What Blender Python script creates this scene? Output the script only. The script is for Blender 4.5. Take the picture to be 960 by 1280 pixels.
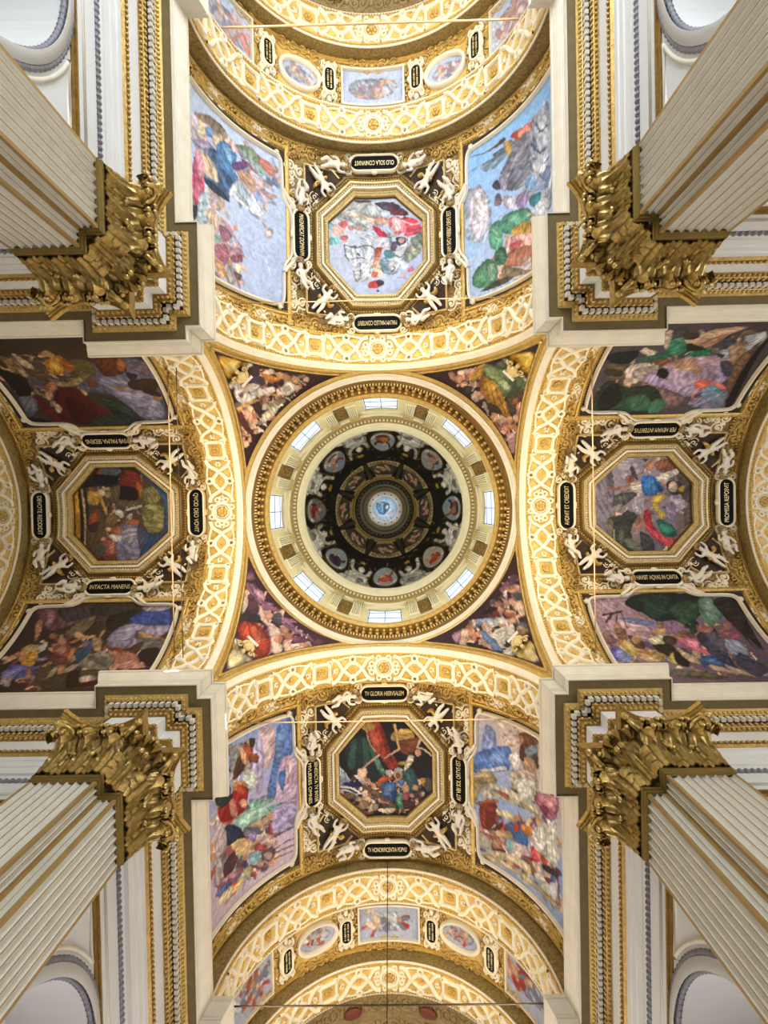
import bpy, bmesh, math, random
import numpy as np
from mathutils import Matrix, Vector

random.seed(7); np.random.seed(7)
for o in list(bpy.data.objects): bpy.data.objects.remove(o)
SC = bpy.context.scene
COL = SC.collection
# All sizes below are in units of the arch radius; U metres per unit, eye level EYE above the floor.
U, EYE = 5.0, 1.6

# ------------------------------------------------------------------ camera, sky, lights, exposure
def rot_zyx(rx, ry, rz):
    return Matrix.Rotation(rz, 3, 'Z') @ Matrix.Rotation(ry, 3, 'Y') @ Matrix.Rotation(rx, 3, 'X')
cam_d = bpy.data.cameras.new('camera'); cam = bpy.data.objects.new('camera', cam_d); COL.objects.link(cam)
cam_d.sensor_fit = 'HORIZONTAL'; cam_d.sensor_width = 36.0; cam_d.lens = 36.0*615.0/960.0
cam_d.clip_start = 0.05; cam_d.clip_end = 400
Rc = rot_zyx(0.0111, 0.00997, -0.01899)          # world -> (right, down, forward)
right, down, fwd = Vector(Rc[0]), Vector(Rc[1]), Vector(Rc[2])
M = Matrix.Identity(4)
for i in range(3):
    M[i][0], M[i][1], M[i][2] = right[i], -down[i], -fwd[i]
M.translation = Vector((0.062*U, -0.018*U, EYE))
cam.matrix_world = M
SC.camera = cam

W = bpy.data.worlds.new('world'); SC.world = W; W.use_nodes = True
nt = W.node_tree; nt.nodes.clear()
wo = nt.nodes.new('ShaderNodeOutputWorld'); bg = nt.nodes.new('ShaderNodeBackground')
sky = nt.nodes.new('ShaderNodeTexSky'); sky.sky_type = 'HOSEK_WILKIE'; sky.turbidity = 5.0
sky.sun_direction = (0.4, -0.5, 0.75)
mixw = nt.nodes.new('ShaderNodeMix'); mixw.data_type = 'RGBA'; mixw.inputs[0].default_value = 0.75
mixw.inputs[7].default_value = (0.86, 0.93, 1.0, 1)
nt.links.new(sky.outputs[0], mixw.inputs[6]); nt.links.new(mixw.outputs[2], bg.inputs[0])
bg.inputs[1].default_value = 4.2
nt.links.new(bg.outputs[0], wo.inputs[0])

SC.view_settings.view_transform = 'Standard'; SC.view_settings.look = 'None'
SC.view_settings.gamma = 1.0; SC.view_settings.use_curve_mapping = False
SC.view_settings.exposure = -1.05
SC.cycles.max_bounces = 6; SC.cycles.diffuse_bounces = 3; SC.cycles.glossy_bounces = 2
SC.cycles.sample_clamp_indirect = 4.0; SC.cycles.caustics_reflective = False; SC.cycles.caustics_refractive = False

def P3(x, y, z): return Vector((x*U, y*U, z*U+EYE))
def area(name, pos, target, sx, sy, power, col, spread=180):
    d = bpy.data.lights.new(name, 'AREA'); d.shape = 'RECTANGLE'; d.size = sx*U; d.size_y = sy*U
    d.energy = power; d.color = col; d.spread = math.radians(spread)
    o = bpy.data.objects.new(name, d); COL.objects.link(o); o.location = P3(*pos)
    o.rotation_euler = (P3(*target)-P3(*pos)).to_track_quat('-Z', 'Y').to_euler(); return o
WARM = (1.0, 0.82, 0.54); COOL = (0.80, 0.90, 1.0); NEUT = (1.0, 0.95, 0.88)
# area lights for daylight of assumed great windows in the ends of the four arms (none of them in view)
area('choir_daylight', (0.3, -4.1, 1.0), (0, 0, 1.9), 1.7, 1.6, 5200, COOL)
area('entrance_daylight', (0, 4.1, 0.8), (0, 0, 2.2), 1.7, 1.4, 1500, (1, .93, .9))
area('transept_daylight', (4.1, -0.2, 0.8), (0, 0, 2.2), 1.6, 1.4, 2100, (0.95, .97, 1))
area('transept_daylight', (-4.1, 0.0, 0.8), (0, 0, 2.2), 1.6, 1.4, 500, (1, .95, .88))
# floodlights lying on top of the cornices, behind their edges, aimed up at the vaults
PW_ARCH, PW_VAULT = [320, 330, 315, 330], [150, 62, 235, 110]
for k in range(4):
    c, s = round(math.cos(k*math.pi/2)), round(math.sin(k*math.pi/2))
    def arm(x, y): return (c*x-s*y, s*x+c*y)
    for sx in (-1, 1):
        x, y = arm(sx*0.915, 1.15); tx, ty = arm(-sx*0.62, 1.22)
        area('cornice_floodlight', (x, y, 2.79), (tx, ty, 3.52), .08, .30, PW_ARCH[k], WARM, 96)
        x, y = arm(sx*1.02, 2.05); tx, ty = arm(-sx*0.35, 2.05)
        area('cornice_floodlight', (x, y, 2.79), (tx, ty, 3.6), .08, .9, PW_VAULT[k], ((1, .82, .56), (1, .76, .44), (.92, .95, 1), (1, .80, .50))[k], 160)
        if k in (0, 2):
            x, y = arm(sx*0.93, 3.2); tx, ty = arm(-sx*0.2, 3.2)
            area('cornice_floodlight', (x, y, 2.79), (-tx*0+arm(-sx*.6, 3.2)[0], arm(-sx*.6, 3.2)[1], 3.5), .08, .5, 300, WARM, 110)
area('lantern_daylight', (0, .02, 7.10), (0, .02, 7.34), .30, .30, 24, (1, .96, .88), 90)
for a in range(8):      # daylight entering by the eight drum windows
    an = a*math.pi/4
    area('drum_daylight', (1.0*math.cos(an), .02+1.0*math.sin(an), 4.78), (-.6*math.cos(an), -.6*math.sin(an), 4.6), .34, .4, 135, (1, .98, .92))

# ------------------------------------------------------------------ mesh helpers
Z3 = np.zeros(3)
class MB:
    def __init__(s): s.v = []; s.f = []; s.m = []; s.n = 0
    def add(s, v, f, mat=0):
        v = np.asarray(v, float).reshape(-1, 3); n = s.n
        s.v.append(v); s.f += [tuple(i+n for i in q) for q in f]; s.m += [mat]*len(f); s.n += len(v)
        return s
    def verts(s): return np.concatenate(s.v) if s.v else np.zeros((0, 3))
    def map(s, fn): s.v = [fn(s.verts())]; return s
    def join(s, o, fn=None):
        v = o.verts(); return s._raw(v if fn is None else fn(v), o.f, o.m)
    def _raw(s, v, f, m):
        n = s.n; s.v.append(v); s.f += [tuple(i+n for i in q) for q in f]; s.m += m; s.n += len(v); return s
    def box(s, a, b, mat=0):
        (x0, y0, z0), (x1, y1, z1) = a, b
        v = [(x0,y0,z0),(x1,y0,z0),(x1,y1,z0),(x0,y1,z0),(x0,y0,z1),(x1,y0,z1),(x1,y1,z1),(x0,y1,z1)]
        return s.add(v, [(0,3,2,1),(4,5,6,7),(0,1,5,4),(1,2,6,5),(2,3,7,6),(3,0,4,7)], mat)
    def blob(s, c, r, nu=8, nv=5, mat=0):
        r = (r, r, r) if np.isscalar(r) else r
        v = [(0, 0, 1)]; f = []
        for j in range(1, nv):
            t = math.pi*j/nv
            for i in range(nu):
                a = 2*math.pi*i/nu; v.append((math.sin(t)*math.cos(a), math.sin(t)*math.sin(a), math.cos(t)))
        v.append((0, 0, -1)); L = len(v)-1
        for i in range(nu):
            f.append((0, 1+i, 1+(i+1) % nu))
            for j in range(nv-2):
                a = 1+j*nu+i; b = 1+j*nu+(i+1) % nu; f.append((a, a+nu, b+nu, b))
            f.append((L, 1+(nv-2)*nu+(i+1) % nu, 1+(nv-2)*nu+i))
        return s.add(np.array(v)*np.array(r)+np.array(c), f, mat)
    def grid(s, pts, mat=0, wrap=False):
        pts = np.asarray(pts, float); a, b = pts.shape[:2]; f = []
        for i in range(a-1):
            for j in range(b if wrap else b-1):
                k = (j+1) % b; f.append((i*b+j, i*b+k, (i+1)*b+k, (i+1)*b+j))
        return s.add(pts.reshape(-1, 3), f, mat)
    def tube(s, path, r, n=6, mat=0, closed=False):
        p = np.asarray(path, float); L = len(p); rr = np.full(L, r) if np.isscalar(r) else np.asarray(r)
        t = np.gradient(p, axis=0) if not closed else (np.roll(p, -1, 0)-np.roll(p, 1, 0))
        t /= np.linalg.norm(t, axis=1)[:, None]+1e-12
        ref = np.array([0, 0, 1.]) if abs(t[:, 2]).max() < .9 else np.array([.31, .92, .2])
        a = np.cross(t, ref); a /= np.linalg.norm(a, axis=1)[:, None]+1e-12; b = np.cross(t, a)
        th = np.arange(n)*2*math.pi/n
        g = p[:, None]+rr[:, None, None]*(a[:, None]*np.cos(th)[None, :, None]+b[:, None]*np.sin(th)[None, :, None])
        if closed: g = np.concatenate([g, g[:1]])
        s.grid(g, mat, wrap=True)
        if not closed:
            k = s.n; s.f += [tuple(range(k-n, k)), tuple(reversed(range(k-L*n, k-L*n+n)))]; s.m += [mat]*2
        return s
    def lathe(s, prof, n=128, mat=0, a0=0, a1=2*math.pi, c=(0, 0)):
        th = np.linspace(a0, a1, n+1); p = np.asarray(prof, float)
        g = np.stack([c[0]+p[:, 0, None]*np.cos(th), c[1]+p[:, 0, None]*np.sin(th), np.repeat(p[:, 1, None], n+1, 1)], -1)
        return s.grid(g, mat)
    def sweep(s, prof, path, closed=False, mat=0):
        """profile (a, h): a to the right of the path, h up; mitred"""
        p = np.asarray(path, float); L = len(p)
        d = (np.roll(p, -1, 0)-p); d /= np.linalg.norm(d, axis=1)[:, None]+1e-12
        if not closed: d[-1] = d[-2]
        dp = np.roll(d, 1, 0)
        if not closed: dp[0] = d[0]
        nr = np.stack([d[:, 1], -d[:, 0]], 1); npv = np.stack([dp[:, 1], -dp[:, 0]], 1)
        m = nr+npv; m /= (1+(nr*npv).sum(1))[:, None].clip(.25)
        g = []
        for a, h in prof:
            q = p+m*a; g.append(np.c_[q, np.full(L, h)])
        g = np.stack(g)
        if closed: g = np.concatenate([g, g[:, :1]], 1)
        return s.grid(g, mat)
def chaikin(p, n=2, closed=True):
    p = np.asarray(p, float)
    for _ in range(n):
        if closed:
            q = np.roll(p, -1, 0); p = np.stack([.75*p+.25*q, .25*p+.75*q], 1).reshape(-1, p.shape[1])
        else:
            q = np.stack([.75*p[:-1]+.25*p[1:], .25*p[:-1]+.75*p[1:]], 1).reshape(-1, p.shape[1])
            p = np.concatenate([p[:1], q, p[-1:]])
    return p
def strap(mb, path, w, h0, h1, closed=False, mat=0, bev=.35):
    return mb.sweep([(-w/2, h0), (-w/2*(1-bev), h1), (w/2*(1-bev), h1), (w/2, h0)], path, closed, mat)

WORLD = {}
I4 = np.eye(4)
def T(x, y, z): m = np.eye(4); m[:3, 3] = x, y, z; return m
def RZ(a): m = np.eye(4); c, s = math.cos(a), math.sin(a); m[:2, :2] = [[c, -s], [s, c]]; return m
def RY(a): m = np.eye(4); c, s = math.cos(a), math.sin(a); m[0, 0] = c; m[0, 2] = s; m[2, 0] = -s; m[2, 2] = c; return m
def RX(a): m = np.eye(4); c, s = math.cos(a), math.sin(a); m[1, 1] = c; m[1, 2] = -s; m[2, 1] = s; m[2, 2] = c; return m
def basis(x, y, z, o):
    m = np.eye(4); m[:3, 0] = x; m[:3, 1] = y; m[:3, 2] = z; m[:3, 3] = o; return m
def metres(w):
    m = w.copy(); m[:3, 3] = m[:3, 3]*U + np.array([0, 0, EYE]); return m
def place(o, w, parent=None):
    WORLD[o.name] = w
    if parent is not None:
        o.parent = parent
        o.matrix_local = Matrix((np.linalg.inv(metres(WORLD[parent.name])) @ metres(w)).tolist())
    else: o.matrix_world = Matrix(metres(w).tolist())
    return o
def mesh(name, mb, mats, smooth=False):
    me = bpy.data.meshes.new(name)
    me.from_pydata((mb.verts()*U).tolist(), [], mb.f)
    for m in (mats if isinstance(mats, (list, tuple)) else [mats]): me.materials.append(m)
    if any(mb.m): me.polygons.foreach_set('material_index', mb.m)
    if smooth: me.polygons.foreach_set('use_smooth', [True]*len(mb.f))
    me.update(); return me
def link(name, me, w=I4, parent=None, **props):
    o = bpy.data.objects.new(name, me); COL.objects.link(o); place(o, w, parent)
    for k, v in props.items(): o[k] = v
    return o
def obj(name, mb, mats, w=I4, parent=None, smooth=False, **props):
    return link(name, mesh(name, mb, mats, smooth), w, parent, **props)
def thing(name, label, cat, w=I4, group=None):
    o = bpy.data.objects.new(name, None); COL.objects.link(o); place(o, w)
    o['label'] = label; o['category'] = cat
    if group: o['group'] = group
    return o
def copy_part(src, w, parent):
    o = src.copy(); COL.objects.link(o); return place(o, w, parent)

# ------------------------------------------------------------------ materials
def lin(h):
    h = h.lstrip('#'); c = np.array([int(h[i:i+2], 16) for i in (0, 2, 4)])/255.
    return np.where(c <= .04045, c/12.92, ((c+.055)/1.055)**2.4)
def mat(name, hexc, rough=.6, metal=0., var=.10, scale=3., bump=0., bscale=40., hex2=None, spec=.4):
    m = bpy.data.materials.new(name); m.use_nodes = True; n = m.node_tree; b = n.nodes['Principled BSDF']
    b.inputs['Roughness'].default_value = rough; b.inputs['Metallic'].default_value = metal
    b.inputs['Specular IOR Level'].default_value = spec
    c = lin(hexc); c2 = lin(hex2) if hex2 else c*(1-var*2)
    tc = n.nodes.new('ShaderNodeTexCoord'); no = n.nodes.new('ShaderNodeTexNoise')
    no.inputs['Scale'].default_value = scale; no.inputs['Detail'].default_value = 5
    cr = n.nodes.new('ShaderNodeValToRGB'); cr.color_ramp.elements[0].position = .3; cr.color_ramp.elements[1].position = .68
    cr.color_ramp.elements[0].color = (*c2, 1); cr.color_ramp.elements[1].color = (*c, 1)
    n.links.new(tc.outputs['Object'], no.inputs['Vector']); n.links.new(no.outputs['Fac'], cr.inputs[0]); n.links.new(cr.outputs[0], b.inputs['Base Color'])
    if bump:
        n2 = n.nodes.new('ShaderNodeTexNoise'); n2.inputs['Scale'].default_value = bscale; n2.inputs['Detail'].default_value = 3
        bp = n.nodes.new('ShaderNodeBump'); bp.inputs['Strength'].default_value = bump; bp.inputs['Distance'].default_value = .05
        n.links.new(tc.outputs['Object'], n2.inputs['Vector']); n.links.new(n2.outputs['Fac'], bp.inputs['Height']); n.links.new(bp.outputs[0], b.inputs['Normal'])
    return m
WALL = mat('wall_plaster', 'e6e4e0', .7, scale=1.2, var=.03)
CREAM = mat('cream_moulding', 'e9dfca', .55, var=.05)
SHAFT = mat('pilaster_stucco', 'e6e1d2', .6, var=.04)
STRAP = mat('cream_strapwork', 'f8ecd0', .5, var=.05, scale=6)
GROUND = mat('yellow_gilt_ground', 'eac36c', .45, .10, var=.12, scale=5, bump=.15, bscale=18)
GOLD = mat('gilt_stucco', 'd8b466', .38, .4, var=.16, scale=8, bump=.25, bscale=30)
DGOLD = mat('aged_gilding', 'ab8848', .36, .6, var=.2, scale=8, bump=.3, bscale=30)
BRASS = mat('gilded_capital', 'e0bf74', .28, .75, var=.25, scale=9, bump=.3, bscale=30)
SOFFIT = mat('shaded_soffit', '7d6a42', .6, .1, var=.08, scale=4)  # cream-tan underside; its shade is put into this darker brown
BRONZE = mat('patterned_arch_face', 'a8935e', .5, .15, scale=14, hex2='77623a', bump=.4, bscale=14)
DARK = mat('recess_shade', '3a2716', .7, var=.2)  # dark brown put where shade falls: corners, dentil gaps, strips beside frames
STUCCO = mat('white_stucco', 'e4dccf', .5, var=.05, scale=10)
BLACK = mat('black_slate', '07070b', .75, var=.3, spec=.15)
LETTER = mat('gilt_lettering', 'e6d49a', .4, .2)
DRUMC = mat('drum_stucco', 'efe6c4', .55, var=.04)
PANEL = mat('brown_relief_panel', '9c8450', .5, .2, scale=9, hex2='5d4a28', bump=.5, bscale=12)
IRON = mat('lit_iron_rod', 'e4bc92', .5, .1)  # pale orange: the light falling on the iron is put into its colour
WIRE = mat('dark_wire', '3c3024', .6, .3)
FLOOR = mat('marble_floor', 'b8aca0', .25, scale=.6, hex2='8f8478')
TAN = mat('apse_tan', 'a8946a', .6, scale=6, hex2='8a7248', bump=.4, bscale=10)
REDB = mat('red_marble', '7a3a2c', .4)
LEAD = mat('window_lead', '4a4a4a', .5, .3)
ROOF = mat('outer_roof', '8a7a6a', .8)
SHELLW = mat('white_disc', 'f4f2ec', .6, var=.02)
def paint_mat():
    m = bpy.data.materials.new('fresco'); m.use_nodes = True; n = m.node_tree; b = n.nodes['Principled BSDF']
    b.inputs['Roughness'].default_value = .6; b.inputs['Specular IOR Level'].default_value = .3
    a = n.nodes.new('ShaderNodeVertexColor'); a.layer_name = 'paint'
    no = n.nodes.new('ShaderNodeTexNoise'); no.inputs['Scale'].default_value = 9; no.inputs['Detail'].default_value = 6
    mx = n.nodes.new('ShaderNodeMix'); mx.data_type = 'RGBA'; mx.blend_type = 'MULTIPLY'; mx.inputs[0].default_value = .35
    tc = n.nodes.new('ShaderNodeTexCoord'); n.links.new(tc.outputs['Object'], no.inputs['Vector'])
    mr = n.nodes.new('ShaderNodeMapRange'); mr.inputs[1].default_value = .3; mr.inputs[2].default_value = .7; mr.inputs[3].default_value = .45; mr.inputs[4].default_value = 1.25
    n.links.new(no.outputs['Fac'], mr.inputs[0]); n.links.new(a.outputs['Color'], mx.inputs[6]); n.links.new(mr.outputs[0], mx.inputs[7])
    n.links.new(mx.outputs[2], b.inputs['Base Color']); return m
FRESCO = paint_mat()
def glass_mat():
    m = bpy.data.materials.new('window_glass'); m.use_nodes = True; n = m.node_tree; n.nodes.clear()
    o = n.nodes.new('ShaderNodeOutputMaterial'); t = n.nodes.new('ShaderNodeBsdfTransparent'); g = n.nodes.new('ShaderNodeBsdfGlossy')
    g.inputs['Roughness'].default_value = .05; x = n.nodes.new('ShaderNodeMixShader'); x.inputs[0].default_value = .06
    t.inputs[0].default_value = (.93, .96, 1, 1)
    n.links.new(t.outputs[0], x.inputs[1]); n.links.new(g.outputs[0], x.inputs[2]); n.links.new(x.outputs[0], o.inputs[0]); return m
GLASS = glass_mat()

# ------------------------------------------------------------------ fresco painting (colour per vertex, on real canvases)
def vnoise(p, seed=0):
    i = np.floor(p).astype(np.int64); f = p-i; f = f*f*(3-2*f)
    def h(a, b):
        x = (a*374761393+b*668265263+seed*144665) & 0xffffffff; x = ((x ^ (x >> 13))*1274126177) & 0xffffffff
        return ((x ^ (x >> 16)) & 0xffff)/65535.
    return (h(i[:, 0], i[:, 1])*(1-f[:, 0])+h(i[:, 0]+1, i[:, 1])*f[:, 0])*(1-f[:, 1]) + \
           (h(i[:, 0], i[:, 1]+1)*(1-f[:, 0])+h(i[:, 0]+1, i[:, 1]+1)*f[:, 0])*f[:, 1]
def catmull(p, n=4):
    p = np.asarray(p, float); a, b, c, d = np.roll(p, 1, 0), p, np.roll(p, -1, 0), np.roll(p, -2, 0); out = []
    for t in np.arange(n)/n:
        out.append(b+.42*t*((c-a)+t*((2*a-4.4*b+3.4*c-d)+t*(2.4*b-a-2.4*c+d))) if False else (b+ .5*t*((c-a)+t*((2*a-5*b+4*c-d)+t*(3*(b-c)+d-a)))))
    return np.stack(out, 1).reshape(-1, 2)
def sdist(P, poly):
    """signed distance to a closed polygon, positive inside"""
    a = poly; b = np.roll(poly, -1, 0); d2 = np.full(len(P), 1e9); ins = np.zeros(len(P), bool)
    for (ax, ay), (bx, by) in zip(a, b):
        ex, ey = bx-ax, by-ay; wx, wy = P[:, 0]-ax, P[:, 1]-ay
        t = np.clip((wx*ex+wy*ey)/(ex*ex+ey*ey+1e-15), 0, 1)
        d2 = np.minimum(d2, (wx-ex*t)**2+(wy-ey*t)**2)
        if ay != by: ins ^= ((ay > P[:, 1]) != (by > P[:, 1])) & (P[:, 0] < (bx-ax)*(P[:, 1]-ay)/(by-ay)+ax)
    return np.sqrt(d2)*np.where(ins, 1, -1)
def paint(ops, P, soft=.0045, clutter=.38):
    """ops: list of strings; P (n,2) local panel coordinates -> linear colours (n,3)"""
    C = np.tile(lin('808080'), (len(P), 1)); P = np.asarray(P)
    wob = np.stack([vnoise(P*60, 1)+.6*vnoise(P*130, 3), vnoise(P*60, 2)+.6*vnoise(P*130, 4)], 1)-.8
    PW = P+wob*.008
    base0 = None
    for k, op in enumerate(ops):
        t = op.split(); c = lin(t[1]) if t[0] != 'C' else None
        if base0 is None and t[0] not in 'BG': base0 = C.copy()
        if t[0] == 'B': C[:] = c; continue
        if t[0] == 'C':
            n_, sz = int(t[1]), float(t[2])/1000.; pal = [lin(x) for x in t[3].split('/')]
            q = np.array([[float(q) for q in z.split(',')] for z in t[4:]])/1000.; rr = random.Random(k*17+n_); lo, hi = q.min(0), q.max(0); m_ = 0
            while m_ < n_*2:
                cc = np.array([rr.uniform(lo[0], hi[0]), rr.uniform(lo[1], hi[1])])
                m_ += 1
                if sdist(cc[None], q)[0] < 0: continue
                a_ = rr.uniform(0, 3.14); ca, sa = math.cos(a_), math.sin(a_); rx = sz*rr.uniform(.5, 1.25); ry = rx*rr.uniform(.18, .55)
                sel = np.where((np.abs(P-cc) < rx*2.).all(1))[0]
                if not len(sel): continue
                S = PW[sel]-cc; x_ = (S[:, 0]*ca+S[:, 1]*sa)/rx; y_ = (S[:, 1]*ca-S[:, 0]*sa)/ry+.8*np.sin(x_*2.4+m_)
                dd = 1-np.sqrt(x_*x_+y_*y_); al = np.clip(dd*4, 0, 1)[:, None]; cl = rr.choice(pal)*rr.uniform(.7, 1.25)
                sh = (.66+.34*np.clip(dd*2.5, 0, 1))*(1-.35*y_)*(.72+.56*vnoise(np.stack([x_*2.2, y_*4.5], 1), m_))
                C[sel] = C[sel]*(1-al)+cl*sh[:, None]*al
                if m_ % 3 == 0:
                    hr = max(ry*.75, sz*.16); S2 = P[sel]-cc-np.array([ca, sa])*rx*.95; dd = 1-np.sqrt((S2**2).sum(1))/hr; al = np.clip(dd*5, 0, 1)[:, None]
                    C[sel] = C[sel]*(1-al)+(lin(rr.choice(['d8b098', 'c89878', 'b08468', 'e0bca4']))*(.62+.5*np.clip(dd+S2[:, 1]/hr*.4, 0, 1))[:, None])*al
            continue
        pts = lambda ss: np.array([[float(q) for q in z.split(',')] for z in ss])/1000.
        if t[0] == 'G':
            c2 = lin(t[2]); q = pts(t[3:]); d = q[1]-q[0]; s = np.clip(((P-q[0])@d)/(d@d), 0, 1)+(vnoise(P*9, 5)-.5)*.4
            s = np.clip(s, 0, 1)[:, None]; C = c*(1-s)+c2*s; continue
        if t[0] == 'L':
            w = float(t[2])/2000.; q = chaikin(pts(t[3:]), 1, False); lo = q.min(0)-w-.02; hi = q.max(0)+w+.02
        else:
            q = catmull(pts(t[2:])); lo = q.min(0)-.015; hi = q.max(0)+.015
        sel = np.where(((P > lo) & (P < hi)).all(1))[0]
        if not len(sel): continue
        S = PW[sel]
        if t[0] == 'L':
            d2 = np.full(len(sel), 1e9)
            for a, b in zip(q[:-1], q[1:]):
                e = b-a; tt = np.clip(((S-a)@e)/(e@e+1e-15), 0, 1); d2 = np.minimum(d2, ((S-a-tt[:, None]*e)**2).sum(1))
            d = w-np.sqrt(d2)
        else: d = sdist(S, q)
        al = np.clip((d+soft)/(2*soft), 0, 1); al = (al*al*(3-2*al))[:, None]
        ext = (hi-lo).max(); wd = min(.03, ext*.18)
        sh = .70+.30*np.clip(d/wd, 0, 1)
        if t[0] == 'P':
            ctr = (lo+hi)/2; r = (S-ctr)/(hi-lo); ang = (k*2.399) % 6.283
            fold = vnoise(np.stack([(S[:, 0]*math.cos(ang)+S[:, 1]*math.sin(ang))*55+4*vnoise(S*14, k), (S[:, 1]*math.cos(ang)-S[:, 0]*math.sin(ang))*12], 1), k)
            wl = min(.045, max(.014, ext*.16)); ac = (S[:, 0]*math.cos(ang)+S[:, 1]*math.sin(ang))/wl*3.1416+3.2*vnoise(S*22, k+3)+1.1*vnoise(S*60, k+9)
            ridge = np.abs(np.sin(ac))**.8
            sh = sh*(1-.30*(r[:, 0]*.5+r[:, 1]*.8))*(.72+.45*fold)*(.60+.58*ridge)
        C[sel] = C[sel]*(1-al)+(c*sh[:, None])*al
    if clutter:
        m = vnoise(P*np.array([26, 26])+3.3*np.stack([vnoise(P*11, 21), vnoise(P*11, 22)], 1), 23)
        lum = C.mean(1, keepdims=True); act = np.clip((np.abs(C-base0).sum(1)-.05)*6, 0, 1)[:, None]
        C = C*(1+act*clutter*(np.clip((m-.35)*3.2, 0, 1)[:, None]*1.3-.7))
    n = .88+.24*vnoise(P*40, 11)
    return np.clip(C*n[:, None], 0, 1)
def canvas_mesh(name, P3d, faces, cols):
    me = bpy.data.meshes.new(name); me.from_pydata((P3d*U).tolist(), [], faces)
    at = me.color_attributes.new('paint', 'FLOAT_COLOR', 'POINT')
    at.data.foreach_set('color', np.c_[cols, np.ones(len(cols))].astype(np.float32).ravel())
    me.materials.append(FRESCO); me.polygons.foreach_set('use_smooth', [True]*len(faces)); me.update(); return me
def uv_grid(u0, u1, v0, v1, step, inside=None):
    us = np.arange(u0, u1+step/2, step); vs = np.arange(v0, v1+step/2, step)
    g = np.stack(np.meshgrid(us, vs, indexing='ij'), -1); a, b = g.shape[:2]; P = g.reshape(-1, 2)
    keep = np.ones(len(P), bool) if inside is None else inside(P)
    idx = np.arange(a*b).reshape(a, b)
    q = np.stack([idx[:-1, :-1], idx[1:, :-1], idx[1:, 1:], idx[:-1, 1:]], -1).reshape(-1, 4)
    q = q[keep[q].all(1)]; used = np.unique(q); re = np.full(a*b, -1); re[used] = np.arange(len(used))
    return P[used], [tuple(r) for r in re[q].tolist()]
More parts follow.
